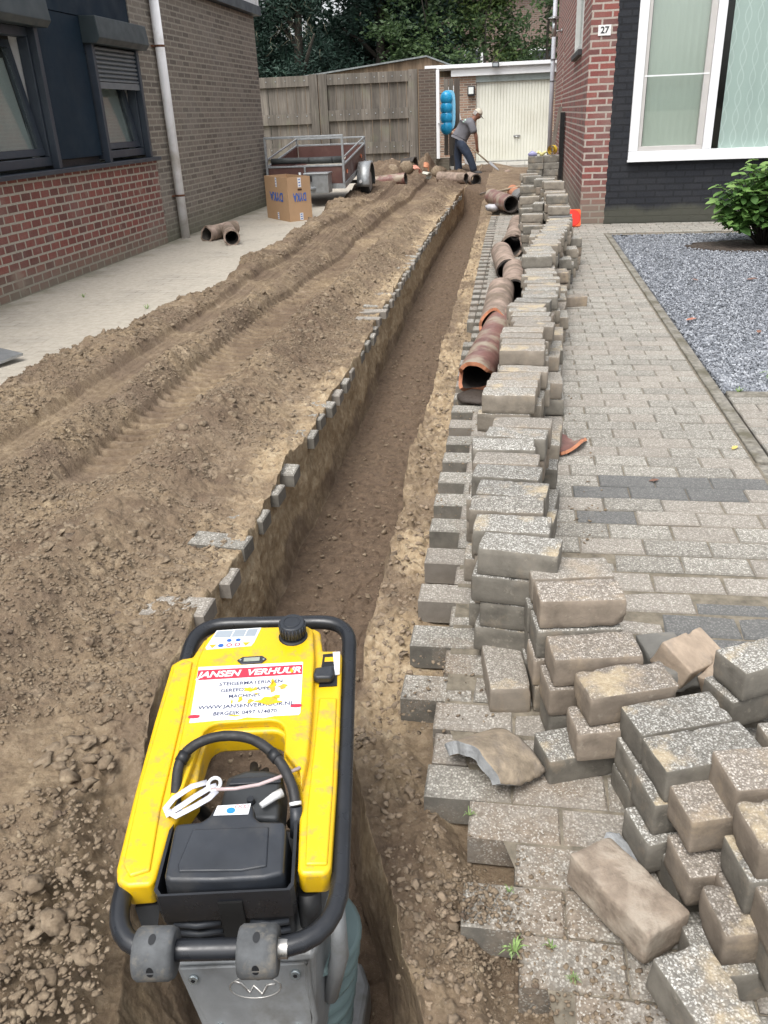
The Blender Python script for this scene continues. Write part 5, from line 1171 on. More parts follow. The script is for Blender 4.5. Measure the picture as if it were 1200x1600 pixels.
for i, (x, y, z, yw, kd, lab) in enumerate([
 (.148, 1.90, .178, 8, 'g', 'dark paver second in the rear left column of the pile'), (.15, 1.905, .098, 10, 'g', 'dark paver third in the rear left column of the pile'), (.145, 1.90, .018, 8, 'g', 'bottom dark paver in the rear left column of the pile'),
 (.168, 1.79, .181, 9, 'g', 'grey paver right under the front topmost one'), (.163, 1.785, .10, 10, 'b', 'brownish paver third in the front topmost column'), (.17, 1.78, .02, 8, 'g', 'lowest paver in the front topmost column'),
 (.195, 1.67, .102, 12, 'b', 'paver beneath the step below the two topmost'), (.20, 1.675, .022, 11, 'g', 'lowest paver of the stepped column'),
 (.362, 1.475, .070, 17, 'g', 'hidden grey paver under the right aggregate one'), (.36, 1.48, -.01, 17, 'g', 'lowest paver under the right aggregate one'),
 (.378, 1.33, .11, 17, 'g', 'grey block with pale aggregate under the central paver'), (.365, 1.31, .03, 20, 'g', 'small sunken paver below the central grey paver'),
 (.49, 1.265, .14, 12, 'g', 'grey block wedged under the pinkish pavers'), (.50, 1.26, .06, 12, 'g', 'low block under the wedged grey one'),
 (.505, 1.12, .155, 12, 'g', 'smooth grey sided block below the nearest pinkish paver'), (.50, 1.115, .075, 12, 'b', 'lower block under the smooth grey sided one'),
 (.425, 1.235, .0, 14, 'g', 'bottom block beneath the brown pavers in the middle'), (.44, 1.055, -.005, 13, 'g', 'bottom block beneath the weathered low paver'),
 (.54, 1.04, .065, 9, 'g', 'lowest block at the right frame edge'), (.66, 1.32, .14, 14, 'b', 'paver at the far right behind the pinkish ones'), (.66, 1.34, .06, 14, 'b', 'lower paver at the far right behind the pinkish ones')]):
    paver(lab, x, y, z, yw, 0, 0, kd)
paver('narrow aggregate paver lying lengthways at the left foot of the stack', -.001, 1.812, .012, 98.9, 1.1, 2.1, 'a')
paver('large upturned brown paver lying loose with its smooth base up', .238, 1.142, .023, 127.8, 1.9, -1.0, 'b', flip=True).data = None or PM['b'][1]
paver('big aggregate topped paver closest to the lens at the bottom', .352, .905, .035, 118, 3, -4, 'g')
# smooth, rubble and broken pieces
M_smooth = simple('upturned paver base', (.255, .205, .158), .9, var=.3, scale=26, bumps=.9, bscale=90, bdist=.004, dirt=(.36, .31, .25), dscale=12, dthr=(.46, .62))
M_smoothg = simple('upturned grey paver base', (.17, .165, .15), .9, var=.2, scale=14, bumps=.4, bscale=130, bdist=.002, dirt=(.25, .22, .18), dscale=8)
M_tan = simple('tan concrete core', (.36, .285, .215), .9, var=.25, scale=16, bumps=.7, bscale=80, bdist=.003, dirt=(.26, .22, .18), dscale=9)
def mesh_copy(me, mat):
    m = me.copy(); m.materials.clear(); m.materials.append(mat); return m
for o in COL.objects:
    if o.get('label', '').startswith('large upturned'): o.data = mesh_copy(paver_mesh(77, chip=1.6), M_smooth)
def rubble(lab, x, y, z, yw, p, r, sc, mat, name='broken_paver'):
    o = paver(lab, x, y, z, yw, p, r, 'b', None, sc, name); o.data = mesh_copy(paver_mesh(RND.randrange(500), chip=2.2), mat); return o
rubble('smooth grey upturned paver between the pile and the driveway', .415, 1.865, .045, 100, -3, 6, (1, 1, .8), M_smoothg)
rubble('tan broken paver tipped on its side behind the pile', .475, 1.825, .085, 40, 22, 6, (.72, 1, 1), M_tan)
rubble('tan faced half paver leaning near the right frame edge', .545, 1.765, .075, 38, -10, -16, (.62, .95, .9), M_tan)
# ---- curved concrete pipe shards
def shell(lab, name, cx, cy, cz, R_, a0, a1, L, th, M, mat, mat2, seed, jag=.03):
    n, m_ = 26, 22; rg = random.Random(seed); vs = []
    jn = lambda i, s_: jag * (.8 * vnoise(np.array([i * .11]), np.array([s_]))[0] + .16 * vnoise(np.array([i * .45]), np.array([s_ + 3.0]))[0]); j0 = [jn(i, seed * 1.0) for i in range(n + 1)]; j1 = [jn(i, seed + 40.0) for i in range(n + 1)]
    e0 = [jn(k, seed + 80.0) / R_ * .7 for k in range(m_ + 1)]
    for s in (0, 1):
        rr = R_ - s * th
        for k in range(m_ + 1):
            for i in range(n + 1):
                a = a0 + (a1 - a0) * i / n + e0[k] * (2 * i / n - 1); t_ = k / m_; ly = (-L / 2 + j0[i]) * (1 - t_) + (L / 2 + j1[i]) * t_
                vs.append(M @ Vector((rr * math.cos(a), ly, rr * math.sin(a))) + Vector((cx, cy, cz)))
    N = (n + 1) * (m_ + 1); F = []; mb = MB()
    q = lambda s, k, i: s * N + k * (n + 1) + i
    fo = [(q(0, k, i), q(0, k, i + 1), q(0, k + 1, i + 1), q(0, k + 1, i)) for k in range(m_) for i in range(n)]; fi = [(q(1, k, i), q(1, k + 1, i), q(1, k + 1, i + 1), q(1, k, i + 1)) for k in range(m_) for i in range(n)]
    ed = [(q(0, k, 0), q(0, k + 1, 0), q(1, k + 1, 0), q(1, k, 0)) for k in range(m_)] + [(q(0, k + 1, n), q(0, k, n), q(1, k, n), q(1, k + 1, n)) for k in range(m_)] + [(q(0, 0, i + 1), q(0, 0, i), q(1, 0, i), q(1, 0, i + 1)) for i in range(n)] + [(q(0, m_, i), q(0, m_, i + 1), q(1, m_, i + 1), q(1, m_, i)) for i in range(n)]
    mb.add(vs, fo, 0, True); b0_ = len(mb.f); 
    for f in fi: mb.f.append(f); mb.m.append(0); mb.sm.append(True)
    for f in ed: mb.f.append(f); mb.m.append(1); mb.sm.append(False)
    o = part(mb, name, [mat, mat2], None); return tag(o, lab, 'pipe shard')
M_conc = simple('muddy concrete pipe', (.27, .22, .16), .92, var=.4, scale=24, bumps=.9, bscale=45, bdist=.006, dirt=(.20, .17, .14), dscale=9, dthr=(.5, .65))
M_concb = simple('fresh concrete fracture', (.30, .31, .315), .9, var=.25, scale=40, bumps=.8, bscale=120, bdist=.004)
Rz = lambda a: Matrix.Rotation(rad(a), 3, 'Z'); Rx = lambda a: Matrix.Rotation(rad(a), 3, 'X'); Ry = lambda a: Matrix.Rotation(rad(a), 3, 'Y')
shell('large curved grey concrete pipe shard lying on the saw toothed paving edge', 'concrete_shard', -.025, 1.50, -.100, .115, rad(32), rad(148), .135, .030, Rz(-46) @ Rx(-13) @ Ry(-4), M_conc, M_concb, 4, .026)
shell('small grey concrete flake beside the upturned brown paver', 'concrete_flake', .225, 1.262, -.155, .12, rad(68), rad(108), .09, .012, Rz(30) @ Rx(6), M_concb, M_concb, 8, .014)
M_glaze = simple('brown glazed clay', (.20, .10, .085), .42, var=.3, scale=9, bumps=.3, bscale=40, bdist=.003, dirt=(.32, .265, .20), dscale=6, dthr=(.47, .60))
M_terra = simple('bare terracotta', (.43, .185, .10), .85, var=.22, scale=26, bumps=.4, bscale=90)
M_inner = simple('dirty pipe inside', (.05, .042, .036), .8, var=.4, scale=20, bumps=.3)
M_mudpipe = simple('mud caked clay pipe', (.31, .235, .19), .85, var=.35, scale=9, bumps=.7, bscale=45, bdist=.006, dirt=(.17, .13, .095), dscale=6, dthr=(.45, .6))
M_greypipe = simple('grey pipe collar', (.17, .17, .165), .8, var=.25, scale=16, bumps=.4)
shell('reddish brown glazed clay pipe shard lying on the driveway right of the stack', 'clay_shard', .245, 3.47, .075, .085, rad(-140), rad(-40), .20, .014, Rz(-22) @ Rx(-6), M_glaze, M_terra, 5, .06)
# ---- old clay sewer pipes
def pipe(lab, a, b_, r=.085, th=.017, mat=None, bell=0, rimmat=None, jag0=0.0, jag1=0.0, seed=0, group='old clay pipes laid out beside the trench', innermat=None, name='clay_pipe'):
    A_ = Vector(a); B_ = Vector(b_); ax = (B_ - A_).normalized(); L = (B_ - A_).length
    up = Vector((0, 0, 1)); sx = up.cross(ax).normalized(); uz = ax.cross(sx)
    n, m_ = 30, 16; th_ = thing(name, lab, 'pipe', a, group=group)
    def ring(t_, rr, k):
        out = []
        for i in range(n):
            an = 2 * math.pi * i / n; jj = (jag0 * (1 - t_) ** 6 + jag1 * t_ ** 6 * -1) * vnoise(np.array([math.cos(an) * 1.6 + seed]), np.array([math.sin(an) * 1.6 + seed]))[0]
            wob = 1 + .004 * vnoise(np.array([math.cos(an) * 3 + seed]), np.array([math.sin(an) * 3]), np.array([t_ * 6]))[0]
            out.append(A_ + ax * (t_ * L + jj) + (sx * math.cos(an) + uz * math.sin(an)) * rr * wob)
        return out
    def prof(t_):
        if bell and t_ * L < .075: return r + bell
        if bell and t_ * L < .10: return r + bell * (1 - (t_ * L - .075) / .025)
        return r
    ts = sorted(set([0] + ([.07 / L, .078 / L, .1 / L] if bell else []) + [i / m_ for i in range(1, m_ + 1)]))
    mb = MB(); vs = []
    for t_ in ts: vs += ring(t_, prof(t_), 0)
    T = len(ts); fs = [(k * n + i, k * n + (i + 1) % n, (k + 1) * n + (i + 1) % n, (k + 1) * n + i) for k in range(T - 1) for i in range(n)]
    mb.add(vs, fs, 0, True); part(mb, 'barrel', mat or M_glaze, th_)
    mb = MB(); vs = []
    for t_ in ts: vs += ring(t_, prof(t_) - th, 0)
    mb.add(vs, [tuple(reversed(f)) for f in fs], 0, True); part(mb, 'bore', innermat or M_inner, th_)
    for t_ in (0, 1):
        o_ = ring(t_, prof(t_), 0); i_ = ring(t_, prof(t_) - th, 0); part(MB().add(o_ + i_, [(i, (i + 1) % n, n + (i + 1) % n, n + i) for i in range(n)]), 'broken_rim', rimmat or M_terra, th_)
    return th_
pipe('clay pipe nearest the lens with bright orange broken mouth facing us', (-.195, 4.16, .105), (-.095, 5.35, .10), .096, .02, M_glaze, .0, None, .11, .02, 3)
pipe('clay pipe with orange broken arc, second from the lens, under caked mud', (-.135, 5.22, .115), (-.12, 6.35, .12), .098, .018, M_mudpipe, 0, None, .09, .03, 5)
pipe('short clay pipe with black mouth, right hand one of the middle pair', (-.02, 6.42, .095), (-.035, 7.35, .10), .094, .015, M_mudpipe, 0, M_inner, .03, .02, 7)
pipe('clay pipe with black mouth, left hand one behind the middle pair', (-.085, 7.30, .10), (-.165, 8.35, .10), .098, .015, M_mudpipe, 0, M_inner, .04, .03, 9)
pipe('mud caked pipe with gaping dark mouth, next before the bend of bricks', (-.07, 8.75, .10), (-.03, 9.75, .10), .105, .022, M_mudpipe, .01, M_mudpipe, .10, .02, 11)
pipe('stubby mud caked pipe end beyond the gaping one', (-.04, 9.8, .10), (-.02, 10.6, .10), .10, .02, M_mudpipe, 0, M_mudpipe, .08, .03, 13)
pipe('brown glazed pipe slanting down with black mouth by the far trench branch', (-.12, 12.5, .14), (-.42, 13.35, .17), .115, .016, M_glaze, .0, M_inner, 0, .06, 15)
g_ = pipe('wide grey collared pipe with orange tail beside the brown slanting one', (.06, 12.7, .15), (.0, 13.1, .17), .14, .03, M_greypipe, .0, M_greypipe, 0, 0, 17)
pipe('orange red clay pipe end sticking out behind the grey collar', (-.02, 13.12, .19), (-.12, 13.75, .22), .085, .016, M_terra, 0, M_terra, 0, .02, 19)
pipe('old pipe lying on the soil below the worker, left of the pair', (-1.05, 17.4, .17), (-1.62, 17.75, .19), .10, .018, M_mudpipe, 0, M_inner, .03, 0, 21, 'old pipes on the soil at the worker')
pipe('old pipe end with round black mouth, right of the pair below the worker', (-.86, 17.35, .14), (-1.02, 17.75, .16), .11, .02, M_mudpipe, 0, M_inner, 0, 0, 23, 'old pipes on the soil at the worker')
pipe('smooth reddish brown pipe half buried beside the trailer wheel', (-3.02, 17.6, .12), (-2.25, 17.45, .20), .11, .02, M_glaze, 0, M_inner, 0, 0, 25, 'old pipes on the soil at the worker')
pipe('left of two dirty pipe pieces on the drive by the white downpipe', (-3.86, 10.35, .085), (-3.66, 10.85, .10), .088, .022, M_mudpipe, .012, M_mudpipe, .03, .05, 27, 'dirty pipe pieces by the downpipe')
pipe('right of two dirty pipe pieces, its black bore facing the lens', (-3.40, 9.95, .085), (-3.72, 10.75, .10), .085, .02, M_mudpipe, .014, M_mudpipe, .03, .04, 29, 'dirty pipe pieces by the downpipe')
# rubble heap of broken pipe by the fence
for i, (x, y, z, s, mat, lab, c) in enumerate([(-1.95, 18.3, .33, .08, M_terra, 'orange broken clay piece on the heap left of the worker', 'pipe shard'), (-2.12, 18.1, .28, .10, simple('pink clay', (.5, .22, .16), .85), 'pinkish broken clay piece low on the heap', 'pipe shard'), (-1.85, 17.6, .22, .08, simple('pale concrete lump', (.45, .44, .38), .9, bumps=.5), 'pale grey concrete lump in front of the heap', 'concrete lump'), (-2.3, 18.6, .38, .15, M_inner, 'black broken pipe piece standing on the heap', 'pipe shard'), (-.3, 20.5, .06, .06, M_mudpipe, 'brown clay piece on the sand before the garage', 'pipe shard'), (-2.75, 18.8, .33, .14, M_mudpipe, 'mud covered pipe piece on the left of the heap', 'pipe shard')]):
    shell(lab, 'clay_shard', x, y, z, s, rad(-10 - 20 * i), rad(110 + 15 * i), s * 1.8, .02, Rz(25 * i) @ Rx(30 - 12 * i), mat, mat, 30 + i, .03)
for i, (x, y, z, s, r_, lab) in enumerate([(-2.35, 18.5, .34, .16, 40, 'dark brown root clod on the heap beside the fence'), (-2.0, 18.9, .30, .14, 10, 'earth clod behind the orange clay piece'), (-2.62, 18.3, .28, .15, 80, 'crumbly clod at the left of the heap'), (-1.75, 18.6, .22, .13, 60, 'flat earth clod near the pillar')]):
    V_ = IV * (1 + .35 * fbm(IV[:, 0] * 1.5 + i * 3, IV[:, 1] * 1.5, IV[:, 2] * 1.5)[:, None]) * s + np.array([x, y, z]); o = npmesh('earth_clod', V_, IF, M_clod); tag(o, lab, 'clod')
for (x, y, z, s, mat, lab) in ((-.39, 12.9, .06, .055, simple('grey cloth', (.42, .42, .44), .9, var=.3, bumps=.4, bscale=20, bdist=.01), 'crumpled grey white rag at the trench corner by the pipes'), (-.27, 13.0, .07, .05, simple('pale cloth', (.5, .48, .44), .9, var=.3), 'paler rag lump beside the slanting brown pipe')):
    V_ = IV * (1 + .45 * fbm(IV[:, 0] * 2.1, IV[:, 1] * 2.1, IV[:, 2] * 2.1)[:, None]) * np.array([2.2, 1.3, 1]) * s + np.array([x, y, z]); tag(npmesh('rag', V_, IF, mat), lab, 'rag')
# muddy lump under the first pipe mouth
V_ = IV * (1 + .4 * fbm(IV[:, 0] * 2.5, IV[:, 1] * 2.5, IV[:, 2] * 2.5)[:, None]) * np.array([.12, .10, .03]) + np.array([-.18, 4.08, .015]); tag(npmesh('mud_lump', V_, IF, simple('wet black mud', (.05, .038, .03), .6, bumps=.8, bscale=80, bdist=.01)), 'dark wet mud lump in front of the nearest pipe mouth', 'mud')
# shovels
def shovel(lab, tip, top, blade_yaw=0, col=(.30, .24, .17)):
    A_ = Vector(tip); B_ = Vector(top); ax = (B_ - A_).normalized(); t = thing('shovel', lab, 'shovel', tip)
    m = MB(); m.tube([A_ + ax * .28, A_.lerp(B_, .6), B_], [.018, .017, .016], 10); part(m, 'shaft', simple('shovel shaft', col, .7, var=.3, scale=20), t)
    sd_ = Vector((0, 0, 1)).cross(ax).normalized(); up = ax.cross(sd_); m = MB(); vs = []; n = 6
    for i in range(9):
        t_ = i / 8; w = .11 * (1 - .75 * (1 - t_) ** 3) if t_ < .95 else .10
        for j in range(n + 1):
            s_ = j / n * 2 - 1; vs.append(A_ + ax * (t_ * .30) + sd_ * (s_ * w) + up * (.022 * s_ * s_))
    fs = [(i * (n + 1) + j, i * (n + 1) + j + 1, (i + 1) * (n + 1) + j + 1, (i + 1) * (n + 1) + j) for i in range(8) for j in range(n)]
    m.add(vs, fs, 0, True); o = part(m, 'blade', simple('worn steel blade', (.55, .56, .57), .35, metal=.6, var=.2), t); s2 = o.modifiers.new('t', 'SOLIDIFY'); s2.thickness = .003; return t
shovel('pale bladed shovel lying beside the pipes at the trench branch', (-.62, 14.1, .13), (.12, 13.2, .34))
# cone
c = thing('traffic_cone', 'orange red traffic cone lying on its side at the house corner', 'traffic cone', (.64, 11.0, 0))
m = MB(); Mt = Matrix.Translation((.645, 10.98, .105)) @ Matrix.Rotation(rad(12), 4, 'Z') @ Matrix.Rotation(rad(78), 4, 'X') @ Matrix.Scale(.78, 4)
m.prism([(-.13, -.11), (-.11, -.13), (.11, -.13), (.13, -.11), (.13, .11), (.11, .13), (-.11, .13), (-.13, .11)], -.012, .012, M=Mt); part(m, 'base', simple('orange rubber', (.85, .12, .03), .5, var=.1, bumps=0), c, bevel=.004)
m = MB(); m.tube([Mt @ Vector((0, 0, -.013)), Mt @ Vector((0, 0, -.42))], [.095, .025], 24); m.tube([Mt @ Vector((0, 0, .0135)), Mt @ Vector((0, 0, .0145))], [.098, .09], 24); part(m, 'cone_body', simple('red rubber', (.70, .03, .015), .5, var=.08, bumps=0), c)
# steel plate at left edge
mp_ = thing('metal_plate', 'bent pale metal plate lying on the drive at the left frame edge', 'metal plate', (-3.3, 4.7, 0))
m = MB(); m.add([(-3.6, 4.66, .03), (-3.2, 4.60, .02), (-3.12, 4.80, .035), (-3.5, 4.95, .06), (-3.6, 4.66, .045), (-3.2, 4.60, .035), (-3.12, 4.80, .05), (-3.5, 4.95, .075)], [(0, 3, 2, 1), (4, 5, 6, 7), (0, 1, 5, 4), (1, 2, 6, 5), (2, 3, 7, 6), (3, 0, 4, 7)]); part(m, 'sheet', M_alu, mp_)
# cardboard box
cb = thing('cardboard_box', 'tall open brown cardboard box with blue lettering upside down in front of the trailer', 'box', (-3.42, 12.55, 0))
M_card = simple('cardboard', (.42, .27, .155), .85, var=.08, scale=3, bumps=.08, bscale=60, dirt=(.36, .23, .13), dthr=(.55, .8)); M_cardin = simple('cardboard inside', (.30, .19, .10), .9)
P0, P1, P2 = Vector((-3.80, 12.90, 0)), Vector((-3.275, 12.23, 0)), Vector((-3.005, 12.50, 0)); P3 = P0 + P2 - P1; hb = .595
m = MB(); cs = [P0, P1, P2, P3]; ctr = sum(cs, Vector()) / 4; ins = [ctr + (p - ctr) * .975 for p in cs]
for i in range(4):
    a, b_ = cs[i], cs[(i + 1) % 4]; c_, d_ = ins[i], ins[(i + 1) % 4]; z = Vector((0, 0, hb))
    m.add([a, b_, b_ + z, a + z, c_, d_, d_ + z, c_ + z], [(0, 1, 2, 3), (5, 4, 7, 6), (3, 2, 6, 7)])
m.add([p + Vector((0, 0, .01)) for p in ins], [(0, 1, 2, 3)])
part(m, 'carton', M_card, cb)
def face_frame(a, b_):
    ux = (b_ - a).normalized(); n = ux.cross(Vector((0, 0, 1))).normalized(); return ux, n
M_bprint = simple('blue print', (.04, .12, .42), .7, var=.25, scale=30, bumps=0); M_label = simple('white tape label', (.72, .74, .78), .5, var=.1, scale=40)
for (a, b_, sz) in ((P0, P1, .165), (P1, P2, .155)):
    ux, n = face_frame(a, b_); c_ = (a + b_) / 2 + Vector((0, 0, .33)) + n * .004
    if n.dot(-Vector((c_.x, c_.y, 0))) < 0: n = -n; c_ = (a + b_) / 2 + Vector((0, 0, .33)) + n * .004
    ux2 = -ux; uz2 = Vector((0, 0, -1))       # lettering stands on its head
    Mt = Matrix(((ux2.x, uz2.x, n.x, c_.x), (ux2.y, uz2.y, n.y, c_.y), (ux2.z, uz2.z, n.z, c_.z), (0, 0, 0, 1)))
    w_ = (b_ - a).length; part(text_mb('DYKA', sz, M=Mt @ Matrix.Scale(w_ * 1.0 / (sz * 2.9) * .62, 4, (1, 0, 0)), bold=.004), 'lettering', M_bprint, cb)
    for (zc, hh, f) in ((.52, .13, .52), (.06, .10, .52)):
        cc = a.lerp(b_, f) + Vector((0, 0, zc)) + n * .003; s_ = ux * .028; m = MB(); m.add([cc - s_ - Vector((0, 0, hh / 2)), cc + s_ - Vector((0, 0, hh / 2)), cc + s_ + Vector((0, 0, hh / 2)), cc - s_ + Vector((0, 0, hh / 2))], [(0, 1, 2, 3)]); lb_ = part(m, 'tape_label', M_label, cb)
        m = MB()
        for q in (-.3, 0, .3): k_ = cc + n * .0015 + Vector((0, 0, q * hh)); m.add([k_ - s_ * .6 - Vector((0, 0, .009)), k_ + s_ * .5 - Vector((0, 0, .004)), k_ + s_ * .6 + Vector((0, 0, .009)), k_ - s_ * .5 + Vector((0, 0, .004))], [(0, 1, 2, 3)])
        part(m, 'print', M_bprint, lb_)
ux, n = face_frame(P1, P2); cc = P1.lerp(P2, .52) + Vector((0, 0, .425)) + (n if n.y < 0 else -n) * .003; m = MB(); m.add([cc - ux * .035 - Vector((0, 0, .012)), cc + ux * .035 - Vector((0, 0, .012)), cc + ux * .035 + Vector((0, 0, .012)), cc - ux * .035 + Vector((0, 0, .012))], [(0, 1, 2, 3)]); part(m, 'hand_hole', simple('hand hole', (.05, .02, .01), .9), cb)
# ================================================================== trailer
tr = thing('box_trailer', 'galvanised box trailer with brown plywood sides parked against the timber gate', 'trailer', (-3.6, 14.7, 0))
M_ply = simple('brown plywood', (.105, .05, .042), .5, var=.18, scale=3, bumps=.06, dirt=(.16, .10, .08), dthr=(.55, .8))
TX, TY = -3.60, 14.7
def tz(y, z): return z + .122 * y            # nose-down: everything climbs towards the rear
def tbox(mb, x0, x1, y0, y1, z0, z1):
    vs = [(TX + x, TY + y, tz(y, z)) for z in (z0, z1) for y in (y0, y1) for x in (x0, x1)]
    mb.add(vs, [(0, 2, 3, 1), (4, 5, 7, 6), (0, 1, 5, 4), (2, 6, 7, 3), (0, 4, 6, 2), (1, 3, 7, 5)])
hw, L = .66, 2.15
for nm, a in (('front_panel', (-hw + .03, hw - .03, 0, .018, .335, .60)), ('rear_panel', (-hw + .03, hw - .03, L - .018, L, .335, .60)), ('side_panel', (-hw, -hw + .018, .03, L - .03, .335, .60)), ('side_panel', (hw - .018, hw, .03, L - .03, .335, .60)), ('floor_panel', (-hw + .02, hw - .02, .02, L - .02, .30, .318))):
    m = MB(); tbox(m, *a); part(m, nm, M_ply, tr)
fm = MB()
for x in (-hw - .02, hw - .02): tbox(fm, x, x + .04, -.02, L + .02, .255, .333)
for y in (-.022, L - .02): tbox(fm, -hw + .021, hw - .021, y, y + .04, .257, .331)
part(fm, 'chassis', M_galv, tr)
fm = MB()
for x in (-hw - .018, hw - .018):
    tbox(fm, x, x + .036, -.03, .012, .334, 1.05 if True else 1)
    tbox(fm, x, x + .03, L - .015, L + .02, .334, .74)
    tbox(fm, x, x + .03, .013, L - .016, .605, .63); tbox(fm, x + .004, x + .028, .013, L - .016, .715, .74)
tbox(fm, -hw - .018, hw + .018, -.028, .008, 1.052, 1.085); tbox(fm, -hw + .02, hw - .02, -.012, .02, .605, .63); tbox(fm, -hw + .015, hw - .015, L - .014, L + .018, .605, .63); tbox(fm, -hw + .015, hw - .015, L - .012, L + .018, .715, .74)
tbox(fm, -.02, .01, -.024, -.001, .334, .604)
part(fm, 'rail_frame', M_galv, tr, bevel=.003)
m = MB(); m.tube([(TX + .38, TY, .30), (TX + .0, TY - 1.0, .28)], .028, 8); m.tube([(TX - .38, TY, .30), (TX + .0, TY - 1.0, .28)], .028, 8); m.tube([(TX, TY - .95, .28), (TX, TY - 1.3, .30)], .03, 8); part(m, 'tow_bar', M_galv, tr)
jw = MB(); jw.tube([(TX + .20, TY - 1.0, .10), (TX + .24, TY - 1.0, .10)], .10, 20); jo = part(jw, 'jockey_wheel', M_blackp, tr)
jw = MB(); jw.tube([(TX + .15, TY - 1.0, .10), (TX + .15, TY - 1.0, .58)], .022, 10); jw.tube([(TX + .15, TY - 1, .10), (TX + .22, TY - 1, .10)], .012, 8); part(jw, 'jockey_stem', M_galv, tr)
tb = MB(); tb.box(-3.53, -3.13, 14.30, 14.60, .215, .50); to = part(tb, 'toolbox', M_alu, tr, bevel=.008)
tb = MB(); tb.box(-3.545, -3.115, 14.285, 14.615, .503, .53); part(tb, 'lid', M_alu, to, bevel=.006)
tb = MB(); tb.box(-3.44, -3.40, 14.275, 14.299, .40, .49); part(tb, 'latch', M_blackp, to)
for s in (-1, 1):
    wx = TX + s * (hw + .15); wy, wz, wr = TY + 1.28, .27, .27
    w = MB(); w.tube([(wx - .075, wy, wz), (wx - .06, wy, wz), (wx + .06, wy, wz), (wx + .075, wy, wz)], [wr - .03, wr, wr, wr - .03], 28); wo = part(w, 'tyre', simple('tyre rubber', (.02, .02, .022), .8), tr)
    w = MB(); w.tube([(wx + s * .07, wy, wz), (wx + s * .079, wy, wz)], .165, 24); part(w, 'rim', M_galv, wo)
    w = MB(); n = 22; vs = []
    for i in range(n + 1):
        a = rad(-12) + rad(204) * i / n
        for (xx, rr) in ((-.11, .325), (.11, .34), (.115, .30)): vs.append((wx + xx * 1.0 * s, wy + math.cos(a) * rr, wz + math.sin(a) * rr))
    w.add(vs, [(i * 3 + j, i * 3 + j + 1, (i + 1) * 3 + j + 1, (i + 1) * 3 + j) for i in range(n) for j in range(2)], 0, True)
    fo_ = part(w, 'fender', M_galv, tr); q = fo_.modifiers.new('t', 'SOLIDIFY'); q.thickness = .006
    w = MB(); w.tube([(wx - s * .04, wy - .342, wz + .02), (wx - s * .04, wy - .349, wz + .02)], .028, 14); part(w, 'reflector', simple('white reflector', (.7, .7, .7), .2), fo_)
ax = MB(); ax.tube([(TX - hw - .1, TY + 1.28, .27), (TX + hw + .1, TY + 1.28, .27)], .03, 8); part(ax, 'axle', M_galv, tr)
for y in (.28, 1.7):
    m = MB(); m.tube([(TX + hw, TY + y, tz(y, .47)), (TX + hw + .012, TY + y, tz(y, .47))], .035, 14); part(m, 'side_reflector', simple('orange reflector', (.75, .16, .03), .3), tr)
rt = thing('rolled_tarpaulin', 'dark grey rolled tarpaulin lying across the front of the trailer', 'tarpaulin', (-3.6, 14.8, .68))
m = MB(); m.tube([(-4.2, 14.80, .70), (-3.9, 14.79, .705), (-3.5, 14.80, .70), (-2.98, 14.80, .705)], .05, 14); part(m, 'roll', simple('dark tarpaulin', (.05, .055, .055), .6, var=.3, bumps=.4, bscale=20, bdist=.006), rt)
m = MB()
for x in (-3.95, -3.55, -3.15): m.tube([(x, 14.80, .702), (x + .02, 14.80, .702)], .053, 14)
part(m, 'strap', M_blackp, rt)
pb = thing('pale_board', 'pale board lying inside the trailer just behind the front panel', 'board', (-3.3, 15.0, .62))
m = MB(); m.add([(-3.6, 14.74, .615), (-2.98, 14.74, .615), (-3.0, 15.25, .70), (-3.45, 15.25, .70), (-3.6, 14.74, .635), (-2.98, 14.74, .635), (-3.0, 15.25, .72), (-3.45, 15.25, .72)], [(0, 3, 2, 1), (4, 5, 6, 7), (0, 1, 5, 4), (1, 2, 6, 5), (2, 3, 7, 6), (3, 0, 4, 7)]); part(m, 'board', simple('pale plywood', (.5, .47, .4), .7, var=.1), pb)
# ================================================================== the worker
PX, PY = 0.0, 21.0
def skin_mesh(name, nodes, edges, mat, parent, sub=2, root=0):
    me = bpy.data.meshes.new(name); me.from_pydata([n[0] for n in nodes], edges, []); me.materials.append(mat)
    o = bpy.data.objects.new(name, me); COL.objects.link(o); o.parent = parent; o.matrix_parent_inverse = pw(parent).inverted()
    sk = o.modifiers.new('skin', 'SKIN'); sk.use_smooth_shade = True; sk.branch_smoothing = .35
    for i, n in enumerate(nodes):
        r = n[1]; r = (r, r) if not hasattr(r, '__len__') else r
        me.skin_vertices[0].data[i].radius = r; me.skin_vertices[0].data[i].use_root = (i == root)
    s = o.modifiers.new('sub', 'SUBSURF'); s.levels = sub; s.render_levels = sub
    return o
pn = thing('person', 'man in grey T-shirt, dark jeans and pale cap bending over his shovel', 'person', (-1.25, 21.0, 0))
M_skin = simple('tanned skin', (.24, .115, .075), .6, var=.12, scale=20, bumps=.05)
def tshirt():
    m = simple('grey T-shirt', (.135, .135, .15), .9, var=.15, scale=7, bumps=.4, bscale=14, bdist=.012); return m
M_shirt = tshirt(); M_jeans = simple('dark blue jeans', (.020, .030, .052), .9, var=.3, scale=7, bumps=.4, bscale=12, bdist=.015); M_boot = simple('work boot', (.045, .042, .042), .7, var=.3)
Rr = lambda x, y, z: (x, PY + y, z)
pel, wst, cst, nek, hed = Rr(-1.40, 0, .80), Rr(-1.36, 0, .93), Rr(-1.22, 0, 1.09), Rr(-1.075, 0, 1.20), Rr(-1.035, 0, 1.27)
shN, elN, wrN, haN = Rr(-1.13, -.19, 1.10), Rr(-1.035, -.24, .83), Rr(-1.02, -.17, .62), Rr(-1.01, -.15, .55)
shF, elF, wrF, haF = Rr(-1.22, .19, 1.12), Rr(-1.50, .30, .98), Rr(-1.60, .10, .93), Rr(-1.585, .04, .90)
